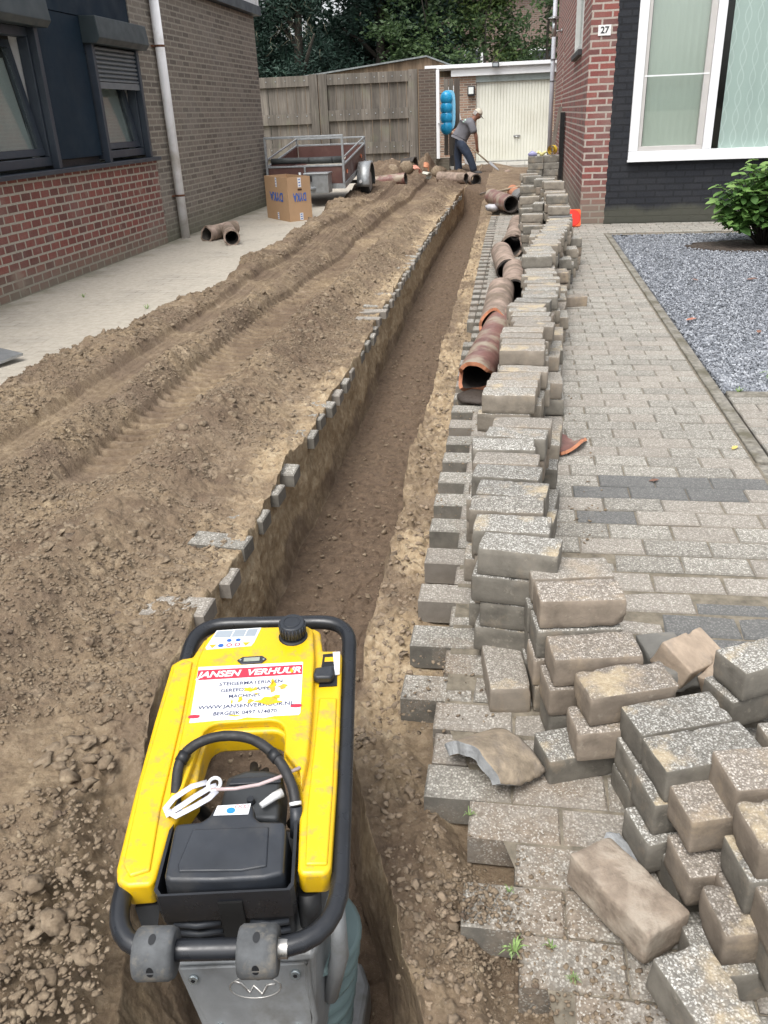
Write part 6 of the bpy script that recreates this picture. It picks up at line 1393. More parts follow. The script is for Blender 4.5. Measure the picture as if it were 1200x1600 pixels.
hpN, knN, anN = Rr(-1.39, -.10, .76), Rr(-1.19, -.14, .44), Rr(-1.075, -.14, .10)
hpF, knF, anF = Rr(-1.42, .10, .76), Rr(-1.47, .12, .44), Rr(-1.45, .14, .10)
nodes = [(pel, .09), (wst, .085), (cst, (.08, .11)), (nek, .06), (hed, .085), (shN, .045), (elN, .046), (wrN, .033), (haN, .038), (shF, .045), (elF, .046), (wrF, .033), (haF, .038), (hpN, .06), (knN, .045), (anN, .04), (hpF, .06), (knF, .045), (anF, .04)]
edges = [(0, 1), (1, 2), (2, 3), (3, 4), (2, 5), (5, 6), (6, 7), (7, 8), (2, 9), (9, 10), (10, 11), (11, 12), (0, 13), (13, 14), (14, 15), (0, 16), (16, 17), (17, 18)]
# fingers, curled round the shaft
def fingers(base, dirv, side, idx0):
    b_ = Vector(base)
    for k in range(4):
        p = b_ + Vector(side) * (k - 1.5) * .019 + Vector(dirv) * .03; q = p + Vector(dirv) * (.028 + .004 * (k in (1, 2))); r_ = q + Vector((.012, .02, -.012))
        i = len(nodes); nodes.extend([(tuple(p), .0095), (tuple(q), .009), (tuple(r_), .0075)]); edges.extend([(idx0, i), (i, i + 1), (i + 1, i + 2)])
    p = b_ + Vector(side) * -.03; i = len(nodes); nodes.extend([(tuple(p), .012), (tuple(p + Vector(dirv) * .035), .009)]); edges.extend([(idx0, i), (i, i + 1)])
fingers(haN, (.3, .2, -.9), (.55, 0, .6), 8); fingers(haF, (.6, -.4, -.6), (.3, .8, .3), 12)
skin_mesh('body', nodes, edges, M_skin, pn, 2)
# head with a face
hd = MB(); rg_ = IV.copy(); bm = bmesh.new(); bmesh.ops.create_icosphere(bm, subdivisions=4, radius=1.0); HV = np.array([v.co[:] for v in bm.verts]); HF = [tuple(v.index for v in f.verts) for f in bm.faces]; bm.free()
sc_ = HV * np.array([.098, .076, .118])
fx = HV[:, 0] > .2
sc_[:, 0] += .018 * np.exp(-((HV[:, 1]) / .22) ** 2 - ((HV[:, 2] + .12) / .22) ** 2) * fx          # nose
sc_[:, 0] -= .010 * np.exp(-((np.abs(HV[:, 1]) - .38) / .16) ** 2 - ((HV[:, 2] - .1) / .12) ** 2) * fx   # eye sockets
sc_[:, 0] += .006 * np.exp(-(HV[:, 1] / .4) ** 2 - ((HV[:, 2] + .48) / .09) ** 2) * fx                 # lips
sc_[:, 0] -= .004 * np.exp(-(HV[:, 1] / .4) ** 2 - ((HV[:, 2] + .42) / .03) ** 2) * fx
sc_[:, 1] *= 1 - .22 * np.clip(-HV[:, 2], 0, 1); sc_[:, 1] += np.sign(HV[:, 1]) * .016 * np.exp(-((HV[:, 0] + .05) / .13) ** 2 - ((HV[:, 2]) / .24) ** 2) * (np.abs(HV[:, 1]) > .8)  # ears
Mh = Matrix.Translation((-1.025, PY, 1.285)) @ Matrix.Rotation(rad(38), 4, 'Y') @ Matrix.Rotation(rad(-8), 4, 'Z')
hd.add([Mh @ Vector(v) for v in sc_], HF, 0, True); part(hd, 'head', M_skin, pn)
hr = MB(); m_ = [Mh @ Vector(v * np.array([1.03, 1.04, 1.03])) for v in sc_]; keepf = [f for f in HF if all((HV[i][2] > -.45 and HV[i][0] < .05 and HV[i][2] < .6) for i in f)]
hr.add(m_, keepf, 0, True); part(hr, 'hair', simple('grey hair', (.3, .28, .26), .9, var=.3, scale=60), pn)
cp = MB(); mc = [Mh @ Vector(v * np.array([1.10, 1.12, 1.07]) + np.array([0, 0, .006])) for v in sc_]; cp.add(mc, [f for f in HF if all(HV[i][2] > .22 for i in f)], 0, True)
co = part(cp, 'cap', simple('pale checked cap', (.50, .46, .38), .9, var=.4, scale=45), pn); q = co.modifiers.new('t', 'SOLIDIFY'); q.thickness = .005
cp = MB(); vs = []
for i in range(9):
    a = rad(-62 + 124 * i / 8)
    for r0 in (.075, .115, .165): vs.append(Mh @ Vector((.01 + math.cos(a) * r0 * (1.05 if r0 > .1 else 1.2), math.sin(a) * r0 * .62, .034 - (r0 - .07) * .25)))
cp.add(vs, [(i * 3 + j, i * 3 + j + 1, (i + 1) * 3 + j + 1, (i + 1) * 3 + j) for i in range(8) for j in range(2)], 0, True); bo = part(cp, 'cap_peak', simple('cap peak', (.12, .105, .09), .8), pn); q = bo.modifiers.new('t', 'SOLIDIFY'); q.thickness = .004
ey = MB()
for s in (-1, 1): ey.obox(Mh @ Vector((.086, s * .029, .012)), (.008, .016, .007))
part(ey, 'glasses', M_blackp, pn)
# T-shirt: torso and sleeves
hemv = Rr(-1.445, 0, .775)
skin_mesh('t_shirt', [(Rr(-1.37, 0, .93), (.165, .19)), (Rr(-1.42, 0, .83), (.165, .19)), (hemv, (.165, .185)), (Rr(-1.28, 0, 1.04), (.165, .20)), (Rr(-1.17, 0, 1.13), (.14, .17)), (Rr(-1.10, 0, 1.185), (.095, .10)), (Rr(-1.15, -.22, 1.09), .095), (Rr(-1.10, -.25, .96), .088), (Rr(-1.07, -.255, .89), .085), (Rr(-1.22, .22, 1.10), .095), (Rr(-1.34, .27, 1.05), .088), (Rr(-1.41, .29, 1.01), .085)],
          [(0, 1), (1, 2), (0, 3), (3, 4), (4, 5), (4, 6), (6, 7), (7, 8), (4, 9), (9, 10), (10, 11)], M_shirt, pn, 2)
pr_ = MB(); Mp = Matrix.Translation((-1.31, PY - .13, 1.165)) @ Matrix.Rotation(rad(-38), 4, 'Y') @ Matrix.Rotation(rad(25), 4, 'X'); pr_.obox((0, 0, 0), (.085, .07, .002)); pr_.v = [tuple(Mp @ Vector(p)) for p in pr_.v]; part(pr_, 'shirt_print', simple('green white print', (.42, .60, .48), .8, var=.35, scale=60), pn)
skin_mesh('jeans', [(Rr(-1.40, 0, .80), (.15, .17)), (Rr(-1.38, 0, .88), (.14, .16)), (Rr(-1.38, -.10, .66), .125), (Rr(-1.21, -.145, .44), .100), (Rr(-1.13, -.145, .26), .088), (Rr(-1.075, -.14, .07), .088), (Rr(-1.44, .10, .66), .125), (Rr(-1.48, .12, .44), .100), (Rr(-1.465, .13, .26), .088), (Rr(-1.45, .14, .07), .088)],
          [(0, 1), (0, 2), (2, 3), (3, 4), (4, 5), (0, 6), (6, 7), (7, 8), (8, 9)], M_jeans, pn, 2)
for (ax_, ay) in ((-1.075, -.14), (-1.45, .14)):
    skin_mesh('boot', [(Rr(ax_, ay, .13), .075), (Rr(ax_ - .01, ay, .055), .075), (Rr(ax_ + .09, ay - .01, .045), .065), (Rr(ax_ + .20, ay - .02, .035), (.055, .05))], [(0, 1), (1, 2), (2, 3)], M_boot, pn, 2)
sv = shovel('shovel held by the bending worker, blade in the soil', (-.52, 20.68, .09), (-1.60, 20.98, .95))
# ================================================================== vibratory rammer standing in the trench
RC = Vector((-.462, 1.141, .275)); RM = Matrix(((.98742429, -.15312866, .03930509), (.15714607, .97785919, -.13819013), (-.01727398, .14262893, .98962548)))
def RP(u, v, w=0.0): return RC + RM @ Vector((u, v, w))
RM4 = Matrix.Translation(RC) @ RM.to_4x4()
rm = thing('trench_rammer', 'yellow and black trench rammer with grey crankcase standing in the trench', 'rammer', (-.45, 1.12, -.42))
M_yel = simple('yellow plastic', (.70, .445, .006), .4, var=.06, scale=5, bumps=.05, bscale=60, dirt=(.36, .265, .09), dscale=30, dthr=(.52, .70), coat=.15)
M_tube = simple('black enamel tube', (.016, .018, .022), .33, var=.2, scale=14, bumps=.03, dirt=(.07, .068, .065), dscale=30, dthr=(.66, .74))
M_rub = simple('grey rubber', (.085, .090, .094), .85, var=.35, scale=26, bumps=.5, bscale=60, bdist=.003, dirt=(.17, .155, .13), dscale=30, dthr=(.52, .7))
M_dark = simple('dark moulded plastic', (.024, .028, .035), .45, var=.25, scale=11, bumps=.08, bscale=160, bdist=.001, dirt=(.055, .055, .055), dscale=14, dthr=(.55, .8))
M_dark2 = simple('black casting', (.012, .013, .015), .5, var=.3, bumps=.1)
M_cast = simple('grey cast aluminium', (.235, .245, .25), .5, metal=.35, var=.14, scale=14, bumps=.2, bscale=150, bdist=.001, dirt=(.13, .125, .11), dscale=9, dthr=(.5, .72))
M_bell = simple('grey green bellows', (.115, .165, .165), .55, var=.12, bumps=.1)
M_zinc = simple('zinc bolt', (.5, .56, .58), .3, metal=.8, var=.2)
M_bare = simple('bare worn steel', (.42, .41, .39), .35, metal=.8, var=.3, scale=30)
# handle frame: one closed loop
def rounded(pts, r, seg=7):
    out = []; n = len(pts)
    for i in range(n):
        p0, p1, p2 = Vector(pts[i - 1]), Vector(pts[i]), Vector(pts[(i + 1) % n]); rr = r[i] if hasattr(r, '__len__') else r
        a = p1 + (p0 - p1).normalized() * rr; b_ = p1 + (p2 - p1).normalized() * rr
        for k in range(seg + 1):
            t_ = k / seg; out.append((1 - t_) ** 2 * a + 2 * t_ * (1 - t_) * p1 + t_ * t_ * b_)
    return out
lp_ = rounded([(-.172, -.372, -.004), (.172, -.372, -.004), (.174, .352, 0), (-.168, .352, 0)], [.085, .105, .075, .075])
loop = [RP(*p) for p in lp_]
m = MB(); m.tube(loop, .0155, 16, closed=True); fro = part(m, 'handle_frame', M_tube, rm)
m = MB(); m.tube([RP(.072, -.372, -.004), RP(.098, -.3715, -.004)], .0160, 16, cap=False); part(m, 'bare_patch', M_bare, fro)
for uc in (-.098, .055):
    m = MB(); prof = [(-.029, .026), (-.029, .034), (-.024, .0375), (.022, .0375), (.029, .034), (.029, .026)]
    m.tube([RP(uc + a, -.376, -.004) for a, r in prof], [r for a, r in prof], 26)
    ro = part(m, 'rubber_roller', M_rub, rm)
    for k, (dv, dw) in enumerate(((0, .0372), (-.0345, .0125), (-.026, -.026))):
        c_ = RP(uc, -.376 + dv, -.004 + dw); nrm = (RM @ Vector((0, dv, dw))).normalized(); t1 = RM @ Vector((1, 0, 0)); t2 = nrm.cross(t1)
        part(MB().add([c_ + nrm * .0006 + t1 * math.cos(i / 14 * 6.2832) * .0055 + t2 * math.sin(i / 14 * 6.2832) * .0085 for i in range(14)], [tuple(range(14))]), 'hole', M_dark2, ro)
# cowl with tank
def rprism(poly, w0, w1, name, mat, parent, bevel=.006, seg=3, inset=0):
    mb = MB(); n = len(poly); cu_ = sum(p[0] for p in poly) / n; cv = sum(p[1] for p in poly) / n
    top = [(cu_ + (p[0] - cu_) * (1 - inset), cv + (p[1] - cv) * (1 - inset)) for p in poly]
    vs = [RP(p[0], p[1], w0) for p in poly] + [RP(p[0], p[1], w1) for p in top]
    mb.add(vs, [tuple(range(n))[::-1], tuple(range(n, 2 * n))] + [(i, (i + 1) % n, n + (i + 1) % n, n + i) for i in range(n)])
    o = part(mb, name, mat, parent, bevel=bevel, seg=seg)
    for p_ in o.data.polygons: p_.use_smooth = True
    o.data.set_sharp_from_angle(angle=rad(40)) if hasattr(o.data, 'set_sharp_from_angle') else None
    return o
def arc(cx, cy, r, a0, a1, n=6): return [(cx + r * math.cos(rad(a0 + (a1 - a0) * i / n)), cy + r * math.sin(rad(a0 + (a1 - a0) * i / n))) for i in range(n + 1)]
outer = [(-.190, .205), (-.172, .222), (-.150, .226), (-.136, .275), (-.118, .296), (-.02, .306), (.098, .306), (.112, .296), (.120, .236), (.152, .236), (.161, .226), (.163, .02), (.162, -.100), (.159, -.262), (.150, -.272), (.112, -.272), (.106, -.262), (.101, -.15), (.097, -.10), (.066, -.055), (.062, -.02)] \
    + arc(.037, -.004, .025, 0, 90, 4) + arc(-.055, -.010, .028, 90, 180, 4) + [(-.086, -.05), (-.082, -.115), (-.112, -.185), (-.117, -.272), (-.122, -.284), (-.160, -.286), (-.178, -.276), (-.184, -.255), (-.189, -.12), (-.191, .05)]
cowl = rprism(outer, -.030, .024, 'cowl', M_yel, rm, .009, 4)
tank = [(-.134, .200), (-.126, .268), (-.108, .290), (-.02, .298), (.088, .298), (.100, .286), (.108, .20), (.112, .05), (.111, -.06), (.104, -.12), (.098, -.085), (.068, -.045), (.066, -.01)] + arc(.034, .002, .030, 0, 90, 4) + arc(-.058, -.004, .032, 90, 180, 4) + [(-.094, -.05), (-.102, -.12), (-.120, -.17), (-.128, -.05), (-.132, .08)]
rprism(tank, .0225, .042, 'tank_top', M_yel, cowl, .010, 4, .02)
for poly in ([(-.182, .195), (-.160, .212), (-.146, .21), (-.138, .05), (-.136, -.15), (-.128, -.262), (-.158, -.272), (-.174, -.25), (-.182, -.1)], [(.121, .10), (.155, .10), (.156, -.10), (.153, -.258), (.118, -.258), (.114, -.15)]):
    rprism(poly, .0226, .0285, 'side_rib', M_yel, cowl, .004, 3, .01)
# slot with throttle lever
rprism([(.122, .222), (.152, .226), (.154, .132), (.118, .130)], .0245, .0262, 'throttle_slot', M_dark2, cowl, 0)
for v0 in (.212, .186): rprism([(.126, v0), (.147, v0 + .001), (.147, v0 - .012), (.126, v0 - .013)], .0263, .0275, 'slot_rib', M_yel if v0 > .2 else M_dark, cowl, .001)
rprism([(.142, .226), (.157, .227), (.158, .162), (.149, .160)], .0268, .0280, 'throttle_label', simple('white decal', (.72, .72, .72), .4, var=.1), cowl, 0)
rprism([(.110, .166), (.146, .170), (.148, .146), (.143, .136), (.112, .136), (.107, .146)], .028, .046, 'throttle_lever', M_dark, cowl, .005, 3)
# fuel cap
def rcyl(u, v, w0, w1, r0, r1, name, mat, parent, n=28, ridged=False):
    mb = MB(); P0_, P1_ = RP(u, v, w0), RP(u, v, w1); mb.tube([P0_, P0_.lerp(P1_, .06), P0_.lerp(P1_, .9), P1_], [r0, r0, r1, r1 * .9], n)
    o = part(mb, name, mat, parent)
    return o
rcyl(.058, .262, .041, .046, .031, .029, 'cap_seat', M_dark2, cowl)
cap = rcyl(.058, .264, .047, .080, .0245, .0265, 'fuel_cap', M_dark, cowl, 32)
m = MB()
for k in range(22):
    a = k / 22 * 6.2832; c0_, s0_ = math.cos(a), math.sin(a); m.tube([RP(.058 + c0_ * .0262, .264 + s0_ * .0262, .052), RP(.058 + c0_ * .0268, .264 + s0_ * .0268, .076)], .0019, 6)
part(m, 'grip_ridges', M_dark, cap)
m = MB(); ring_ = [RP(.058 + math.cos(a) * .017, .264 + math.sin(a) * .017, .0803) for a in np.linspace(0, 6.2832, 25)[:-1]]; m.tube(ring_, .0012, 6, closed=True); part(m, 'cap_ring', M_dark, cap)
# hour meter
rprism([(-.050, .190), (-.040, .200), (.000, .202), (.010, .193), (.001, .182), (-.040, .180)], .0425, .0455, 'hour_meter', M_dark, cowl, .001)
rprism([(-.036, .1955), (-.004, .197), (-.004, .1865), (-.036, .185)], .0458, .0464, 'display', simple('lcd', (.30, .33, .27), .3, bumps=0), cowl, 0)
m = MB()
for u in (-.043, .004): m.tube([RP(u, .191, .0455), RP(u, .191, .0462)], .0022, 8)
part(m, 'screws', M_zinc, cowl)
# safety decal (pictograms)
M_dec = simple('white sticker', (.70, .72, .74), .35, var=.06, scale=30, bumps=0); M_dgrey = simple('decal grey', (.30, .34, .38), .4, var=.1, bumps=0); M_dblue = simple('decal blue', (.03, .12, .42), .4, bumps=0); M_dred = simple('decal red', (.62, .03, .06), .4, var=.08, bumps=0); M_dyel = simple('decal yellow', (.7, .42, .02), .4, bumps=0)
dc = rprism([(-.106, .284), (-.012, .290), (-.022, .245), (-.027, .234), (-.118, .226), (-.121, .232)], .0424, .0428, 'safety_decal', M_dec, cowl, 0)
for (a, b_, c_, d_) in ((-.104, -.070, .262, .282), (-.067, -.042, .263, .284), (-.039, -.018, .264, .286)): rprism([(a, d_), (b_, d_ + .001), (b_ - .004, c_), (a - .005, c_)], .0429, .0431, 'decal_field', M_dgrey, dc, 0)
for (u, v, r, mt) in ((-.075, .252, .0052, M_dblue), (-.056, .253, .0052, M_dblue), (-.090, .237, .0060, M_dblue), (-.073, .238, .0060, M_dred), (-.056, .239, .0060, M_dred)):
    m = MB(); c0_ = [RP(u + r * math.cos(a), v + r * .9 * math.sin(a), .0432) for a in np.linspace(0, 6.2832, 17)[:-1]]; i_ = [RP(u + r * .62 * math.cos(a), v + r * .56 * math.sin(a), .0432) for a in np.linspace(0, 6.2832, 17)[:-1]]
    if mt is M_dred: m.add(c0_ + i_, [(k, (k + 1) % 16, 16 + (k + 1) % 16, 16 + k) for k in range(16)])
    else: m.add(c0_, [tuple(range(16))])
    part(m, 'pictogram', mt, dc)
for (u, v) in ((-.107, .235), (-.038, .240)):
    m = MB(); m.add([RP(u - .008, v + .005, .0432), RP(u + .008, v + .0055, .0432), RP(u, v - .006, .0432)], [(2, 1, 0)]); part(m, 'pictogram', M_dyel, dc)
# rental sticker with its writing
lab_o = rprism([(-.1255, .1755), (.083, .184), (.0845, .182), (.089, .048), (.086, .043), (.040, .0415), (.020, .037), (-.01, .040), (-.03, .0345), (-.06, .034), (-.117, .0285)], .0424, .0428, 'rental_sticker', simple('scuffed white sticker', (.74, .75, .76), .4, var=.08, scale=14, bumps=0, dirt=(.58, .56, .5), dscale=20, dthr=(.58, .75)), cowl, 0)
rprism([(-.1245, .166), (.0835, .176), (.0848, .149), (-.1225, .1385)], .0429, .0431, 'red_band', M_dred, lab_o, 0)
def rtext(s, u, v, size, mat, name, ang=2.6, sx=1.0, bold=0.0, shear=0.0, w=.0433):
    Mt = RM4 @ Matrix.Translation((u, v, w)) @ Matrix.Rotation(rad(ang), 4, 'Z') @ Matrix.Diagonal((sx, 1, 1, 1)); part(text_mb(s, size, M=Mt, depth=.0001, bold=bold, shear=shear), name, mat, lab_o)
M_wtxt = simple('white lettering', (.78, .78, .78), .4, bumps=0, var=.03); M_btxt = simple('navy lettering', (.03, .04, .11), .45, var=.1, bumps=0)
rtext('JANSEN  VERHUUR', -.021, .1565, .0225, M_wtxt, 'lettering', 2.7, 1.07, .0007, .25)
rtext('STEIGERMATERIALEN', -.014, .1285, .0125, M_btxt, 'lettering', 2.7, 1.05, .0002)
rtext('GEREEDSCHAPPEN', -.018, .1110, .0125, M_btxt, 'lettering', 2.7, 1.0, .0002)
rtext('MACHINES', -.023, .0945, .0125, M_btxt, 'lettering', 2.7, 1.0, .0002)
rtext('WWW.JANSENVERHUUR.NL', -.016, .0690, .0130, M_btxt, 'lettering', 2.3, 1.10, .0002)
rtext('BERGEIJK 0497 574870', -.016, .0515, .0125, M_btxt, 'lettering', 2.3, 1.0, .0002)
def blot(u, v, ru, rv, seed, w=.0437):
    r_ = random.Random(seed); n = 18; m = MB(); k1, k2 = r_.random() * 6, r_.random() * 6
    m.add([RP(u + ru * math.cos(a) * (1 + .3 * math.sin(3 * a + k1) + .15 * math.sin(7 * a + k2)), v + rv * math.sin(a) * (1 + .3 * math.sin(2 * a + k2) + .15 * math.sin(5 * a + k1)), w) for a in np.linspace(0, 6.2832, n + 1)[:-1]], [tuple(range(n))], 0); part(m, 'torn_patch', M_yel, lab_o)
for k, (u, v, a, b_) in enumerate([(.030, .116, .007, .012), (.028, .130, .003, .007), (.050, .116, .008, .006), (-.015, .110, .012, .005), (-.004, .113, .004, .003), (.026, .080, .023, .008), (.040, .090, .008, .004), (-.030, .085, .004, .009), (-.010, .080, .006, .005), (.063, .160, .003, .008), (-.035, .044, .012, .002), (.000, .099, .003, .002), (-.045, .080, .002, .005)]): blot(u, v, a, b_, k)
for (u, v) in ((-.111, .044), (.0795, .066)): 
    m = MB(); m.add([RP(u + .011 * math.copysign(abs(math.cos(a)) ** .5, math.cos(a)) + .001 * math.sin(a), v + .0045 * math.sin(a), .0432) for a in np.linspace(0, 6.2832, 17)[:-1]], [tuple(range(16))]); part(m, 'red_mark', M_dred, lab_o)
# model name down the right flank
part(text_mb('BS 60-2', .020, M=RM4 @ Matrix.Translation((.1632, -.045, -.003)) @ Matrix.Rotation(rad(90), 4, 'Z') @ Matrix.Rotation(rad(90), 4, 'X'), bold=.0006, shear=.2), 'flank_lettering', M_dred, cowl)
# engine: air filter cover, tray, louvres
cov = [(-.042, -.150), (.026, -.147), (.030, -.172), (.040, -.182), (.084, -.184), (.088, -.20), (.091, -.282), (.060, -.290), (-.02, -.293), (-.094, -.291), (-.104, -.284), (-.106, -.20), (-.104, -.184), (-.062, -.180), (-.050, -.170)]
air = rprism(cov, -.035, .040, 'air_filter_cover', M_dark, rm, .010, 4, .05)
rprism([(-.070, -.198), (.056, -.196), (.060, -.268), (.02, -.275), (-.078, -.274), (-.082, -.262)], .0392, .0432, 'raised_panel', M_dark, air, .003, 3, .02)
st = rprism([(-.036, -.153), (.020, -.150), (.018, -.171), (-.040, -.172)], .0405, .0409, 'warning_sticker', M_dec, air, 0)
m = MB(); m.add([RP(-.012 + .0075 * math.cos(a), -.163 + .006 * math.sin(a), .0411) for a in np.linspace(0, 6.2832, 17)[:-1]], [tuple(range(16))]); part(m, 'pictogram', simple('bright blue', (.02, .25, .62), .4, bumps=0), st)
for u in (-.002, .007, .014): 
    m = MB(); c0_ = [RP(u + .0042 * math.cos(a), -.1555 + .0036 * math.sin(a), .0411) for a in np.linspace(0, 6.2832, 13)[:-1]]; i_ = [RP(u + .003 * math.cos(a), -.1555 + .0026 * math.sin(a), .0411) for a in np.linspace(0, 6.2832, 13)[:-1]]; m.add(c0_ + i_, [(k, (k + 1) % 12, 12 + (k + 1) % 12, 12 + k) for k in range(12)]); part(m, 'pictogram', M_dred, st)
# tray: bent plate round the cover
ty = MB(); path = [(-.114, -.165), (-.116, -.292), (-.108, -.302), (.096, -.296), (.102, -.286), (.099, -.170)]; th = .006
vs = []
for (u, v) in path:
    s_ = Vector((u + .005, v + .22)).normalized(); vs += [RP(u, v, -.05), RP(u, v, .022), RP(u - s_.x * th, v - s_.y * th, .022), RP(u - s_.x * th, v - s_.y * th, -.05)]
ty.add(vs, [(i * 4 + j, i * 4 + (j + 1) % 4, (i + 1) * 4 + (j + 1) % 4, (i + 1) * 4 + j) for i in range(5) for j in range(4)] + [(0, 1, 2, 3), (20, 23, 22, 21)])
part(ty, 'guard_tray', M_tube, rm)
eng = rprism([(-.108, -.150), (-.108, -.294), (.092, -.290), (.094, -.150)], -.165, -.034, 'engine_block', M_dark2, rm, .008, 2, -.06)
for (u0, u1) in ((-.098, -.022), (.026, .088)):
    for k in range(4):
        w_ = -.066 - k * .024; m = MB(); m.tube([RP(u0, -.295, w_), RP((u0 + u1) / 2, -.299, w_ - .001), RP(u1, -.294, w_)], .0055, 8); part(m, 'louvre', M_dark, eng)
m = MB(); m.box(0, 0, 0, 0, 0, 0) if False else None
rprism([(-.018, -.296), (-.018, -.303), (.020, -.302), (.020, -.296)], -.16, .0, 'centre_recess', simple('deep black', (.004, .004, .004), .9, bumps=0), eng, 0)
# engine head seen through the cowl opening
hd_ = rprism([(-.045, -.05), (-.052, -.15), (.066, -.15), (.064, -.045), (.03, -.035), (-.01, -.035)], -.09, -.010, 'cylinder_cover', simple('grey black casting', (.05, .055, .06), .5, metal=.3, var=.2), rm, .008, 3, .08)
rprism([(-.030, -.06), (-.035, -.075), (.060, -.072), (.058, -.057)], -.0085, -.004, 'rib', M_dark, hd_, .002)
rcyl(.010, -.110, -.010, .002, .008, .007, 'bolt', M_dark, hd_, 6)
m = MB(); m.tube([RP(.030, -.128, .004), RP(.052, -.112, .008), RP(.066, -.104, .008)], [.0055, .0075, .0085], 12); part(m, 'spark_plug', M_dec, hd_)
m = MB(); m.tube([RP(-.005, .012, -.06), RP(.004, -.03, -.03), RP(-.008, -.055, -.02)], [.008, .009, .008], 8); m.tube([RP(.018, .008, -.07), RP(.012, -.035, -.03)], .006, 8); part(m, 'pull_bracket', M_dark2, rm)
# hose arching over the opening
hp = [(-.110, -.150, .020), (-.114, -.110, .040), (-.112, -.066, .055), (-.086, -.038, .064), (-.040, -.026, .068), (.012, -.036, .068), (.056, -.070, .062), (.086, -.118, .050), (.095, -.150, .030)]
pts = []
for i in range(len(hp) - 1):
    p0, p1, p2, p3 = [Vector(hp[max(0, min(len(hp) - 1, i + k))]) for k in (-1, 0, 1, 2)]
    for k in range(5):
        t_ = k / 5; pts.append(.5 * ((2 * p1) + (-p0 + p2) * t_ + (2 * p0 - 5 * p1 + 4 * p2 - p3) * t_ ** 2 + (-p0 + 3 * p1 - 3 * p2 + p3) * t_ ** 3))
pts.append(Vector(hp[-1])); m = MB(); m.tube([RP(*p) for p in pts], [.0092 + .0012 * math.sin(i * 1.9) * (i % 5 == 0) for i in range(len(pts))], 14)
ho = part(m, 'hose', simple('cracked black hose', (.02, .02, .021), .6, var=.4, scale=30, bumps=.5, bscale=70, bdist=.003), rm)
for (i, nm) in ((1, 'hose_tie'), (len(pts) - 2, 'hose_tie')):
    m = MB(); c_ = Vector(pts[i]); d_ = (Vector(pts[i + 1 if i < 5 else i]) - Vector(pts[i if i < 5 else i - 1])).normalized(); m.tube([RP(*(c_ - d_ * .003)), RP(*(c_ + d_ * .003))], .0106, 14); part(m, nm, M_dec, ho)
for (a_, b_) in ((RP(-.1125, -.070, .0535), RP(-.106, -.055, .0585)), (RP(.048, -.062, .0635), RP(.060, -.075, .061))): part(MB().tube([a_, b_], .0112, 12), 'tape_wrap', M_dark2, ho)
m = MB(); m.tube([RP(.095, -.150, .030), RP(.096, -.165, .012), RP(.095, -.18, -.01)], [.0105, .011, .011], 12); part(m, 'hose_boot', M_dark, rm)
# pale plastic strap with looped end
def ribbon(path, half, name, mat, parent, nrm=(0, 0, 1)):
    P_l = [RP(*p) for p in path]; m = MB(); vs = []
    for i, p in enumerate(P_l):
        d_ = (P_l[min(i + 1, len(P_l) - 1)] - P_l[max(i - 1, 0)]).normalized(); s_ = d_.cross(RM @ Vector(nrm)).normalized() * half; vs += [p - s_, p + s_]
    m.add(vs, [(2 * i, 2 * i + 1, 2 * i + 3, 2 * i + 2) for i in range(len(P_l) - 1)], 0, True); o = part(m, name, mat, parent); q = o.modifiers.new('t', 'SOLIDIFY'); q.thickness = .0015; return o
M_strap = simple('translucent white strap', (.66, .67, .74), .35, var=.1, scale=30)
ribbon([(-.060, -.108, .046), (-.085, -.118, .048), (-.112, -.140, .046), (-.122, -.158, .044), (-.116, -.172, .046), (-.098, -.160, .049), (-.075, -.140, .050), (-.052, -.122, .050), (-.042, -.118, .049)], .0055, 'strap', M_strap, rm)
ribbon([(-.118, -.165, .048), (-.100, -.178, .050), (-.07, -.160, .052), (-.05, -.145, .052), (-.040, -.130, .051)], .0055, 'strap', M_strap, rm)
m = MB(); m.tube([RP(-.046 + .0105 * math.cos(a), -.116 + .013 * math.sin(a), .050) for a in np.linspace(0, 6.2832, 21)[:-1]], .0032, 8, closed=True); part(m, 'strap_loop', M_dec, rm)
m = MB(); m.tube([RP(-.05, -.128, .051), RP(-.01, -.125, .048), (RP(.03, -.116, .046)), RP(.062, -.102, .046), RP(.098, -.080, .044)], .0032, 8); part(m, 'clear_hose', simple('clear fuel hose', (.45, .36, .36), .25, bumps=0), rm)
# black wedge under the left leg
m = MB(); m.add([RP(-.158, -.285, -.035), RP(-.118, -.283, -.035), RP(-.120, -.270, -.035), RP(-.156, -.272, -.035), RP(-.128, -.335, -.105)], [(0, 1, 2, 3), (0, 4, 1), (1, 4, 2), (2, 4, 3), (3, 4, 0)]); part(m, 'flap', M_dark2, rm)
m = MB(); m.tube([RP(.118, -.255, -.04), RP(.120, -.28, -.10)], [.022, .018], 12); part(m, 'exhaust', M_dark2, rm)
m = MB()
for s in (-1, 1): m.tube([RP(s * .165, -.05, -.002), RP(s * .12, -.06, -.055), RP(s * .07, -.08, -.12)], .013, 8)
part(m, 'mounting_arm', M_dark2, rm)
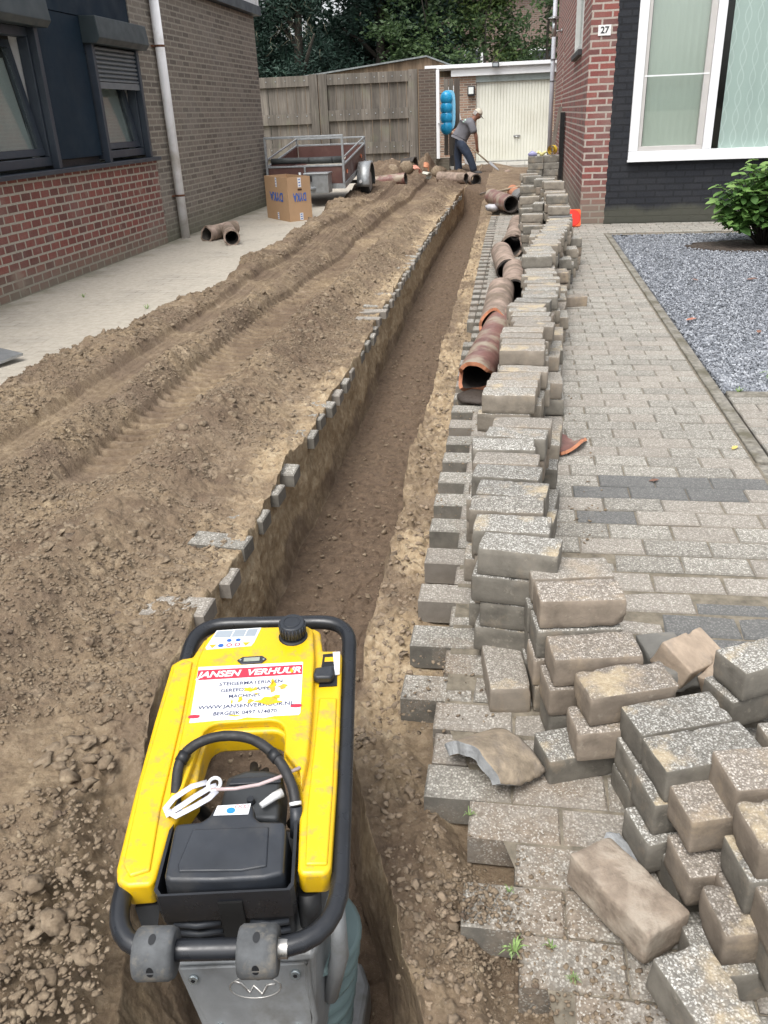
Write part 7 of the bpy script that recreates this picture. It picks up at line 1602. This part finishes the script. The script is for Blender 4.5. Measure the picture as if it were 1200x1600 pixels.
# crankcase: grey casting tapering down to the bellows
def loft(rings, name, mat, parent, bevel=0, cap=True):
    mb = MB(); n = len(rings[0]); vs = [p for r in rings for p in r]; fs = [(k * n + i, k * n + (i + 1) % n, (k + 1) * n + (i + 1) % n, (k + 1) * n + i) for k in range(len(rings) - 1) for i in range(n)]
    if cap: fs += [tuple(range(n))[::-1], tuple(range((len(rings) - 1) * n, len(rings) * n))]
    mb.add(vs, fs); return part(mb, name, mat, parent, bevel=bevel)
cz = RM @ Vector((1, 0, 0)); 
F0, F1, F2, F3 = Vector((-.525, .830, .100)), Vector((-.292, .862, .110)), Vector((-.300, .815, -.130)), Vector((-.452, .793, -.150))
bk = Vector((.02, .22, .03))
cc_ = loft([[F0, F1, F2, F3], [F0 + bk, F1 + bk, F2 + bk, F3 + bk]], 'crankcase', M_cast, rm, .008)
fn = (F1 - F0).cross(F3 - F0).normalized(); fn = fn if fn.y < 0 else -fn; fu = (F1 - F0).normalized(); fv = fn.cross(fu)
fv = fv if fv.z > 0 else -fv
fc = (F0 + F1) / 2
def FP(a, b_, c_=0.0): return fc + fu * a + fv * b_ + fn * c_      # on the front plate, from its top centre
pl_ = MB(); pw_ = [(-.105, -.01), (.105, -.01), (.100, -.155), (.07, -.235), (-.045, -.235), (-.062, -.16)]
n = len(pw_); pl_.add([FP(a, b_, .001) for a, b_ in pw_] + [FP(a, b_, .007) for a, b_ in pw_], [tuple(range(n))[::-1], tuple(range(n, 2 * n))] + [(i, (i + 1) % n, n + (i + 1) % n, n + i) for i in range(n)]); plo = part(pl_, 'front_plate', M_cast, cc_, bevel=.002)
for (a, b_) in ((-.083, -.03), (.085, -.028), (-.052, -.130), (.078, -.138)):
    m = MB(); m.tube([FP(a, b_, .006), FP(a, b_, .013)], [.0082, .0078], 16); bo_ = part(m, 'bolt', M_zinc, plo)
    m = MB(); m.add([FP(a + .0038 * math.cos(k * 1.047), b_ + .0038 * math.sin(k * 1.047), .0134) for k in range(6)], [tuple(range(6))]); part(m, 'hex_socket', M_dark2, bo_)
m = MB(); m.tube([FP(.016 + .042 * math.cos(a), -.052 + .022 * math.sin(a), .0075) for a in np.linspace(0, 6.2832, 41)[:-1]], .0013, 6, closed=True); part(m, 'emblem_ring', M_bare, plo)
m = MB(); zz_ = [(-.018, -.038), (-.006, -.042), (.006, -.062), (.014, -.048), (.026, -.066), (.036, -.048), (.050, -.046)]
m.tube([FP(a, b_, .0078) for a, b_ in zz_], .0022, 6); part(m, 'emblem', M_bare, plo)
m = MB(); rib_ = [(.100, -.005), (.098, -.06), (.103, -.12), (.092, -.165), (.090, -.19)]
vs = []
for a, b_ in rib_: vs += [FP(a, b_, .006), FP(a + .006, b_, .018), FP(a + .010, b_, .006)]
m.add(vs, [(i * 3, i * 3 + 1, i * 3 + 4, i * 3 + 3) for i in range(4)] + [(i * 3 + 1, i * 3 + 2, i * 3 + 5, i * 3 + 4) for i in range(4)], 0, True); part(m, 'casting_rib', M_cast, cc_)
m = MB(); m.tube([(-.262, .92, .17), (-.262, .905, .06), (-.285, .90, -.05)], [.012, .016, .014], 8); part(m, 'side_strut', M_cast, rm)
# bellows and foot
pts = []; rr = []
for i in range(40):
    t_ = i / 39; pts.append((-.335 - .04 * t_, .975 - .0 * t_, .03 - .33 * t_)); rr.append(.088 + .009 * math.sin(i * 1.35))
m = MB(); m.tube(pts, rr, 28); part(m, 'bellows', M_bell, rm)
m = MB(); m.tube([(-.375, .975, -.295), (-.378, .975, -.335)], [.085, .07], 24); part(m, 'clamp', M_galv, rm)
m = MB(); m.prism([(-.48, .82), (-.28, .82), (-.265, .85), (-.265, 1.12), (-.29, 1.17), (-.47, 1.17), (-.495, 1.12), (-.495, .85)], -.418, -.33); part(m, 'tamping_shoe', M_cast, rm, bevel=.01)
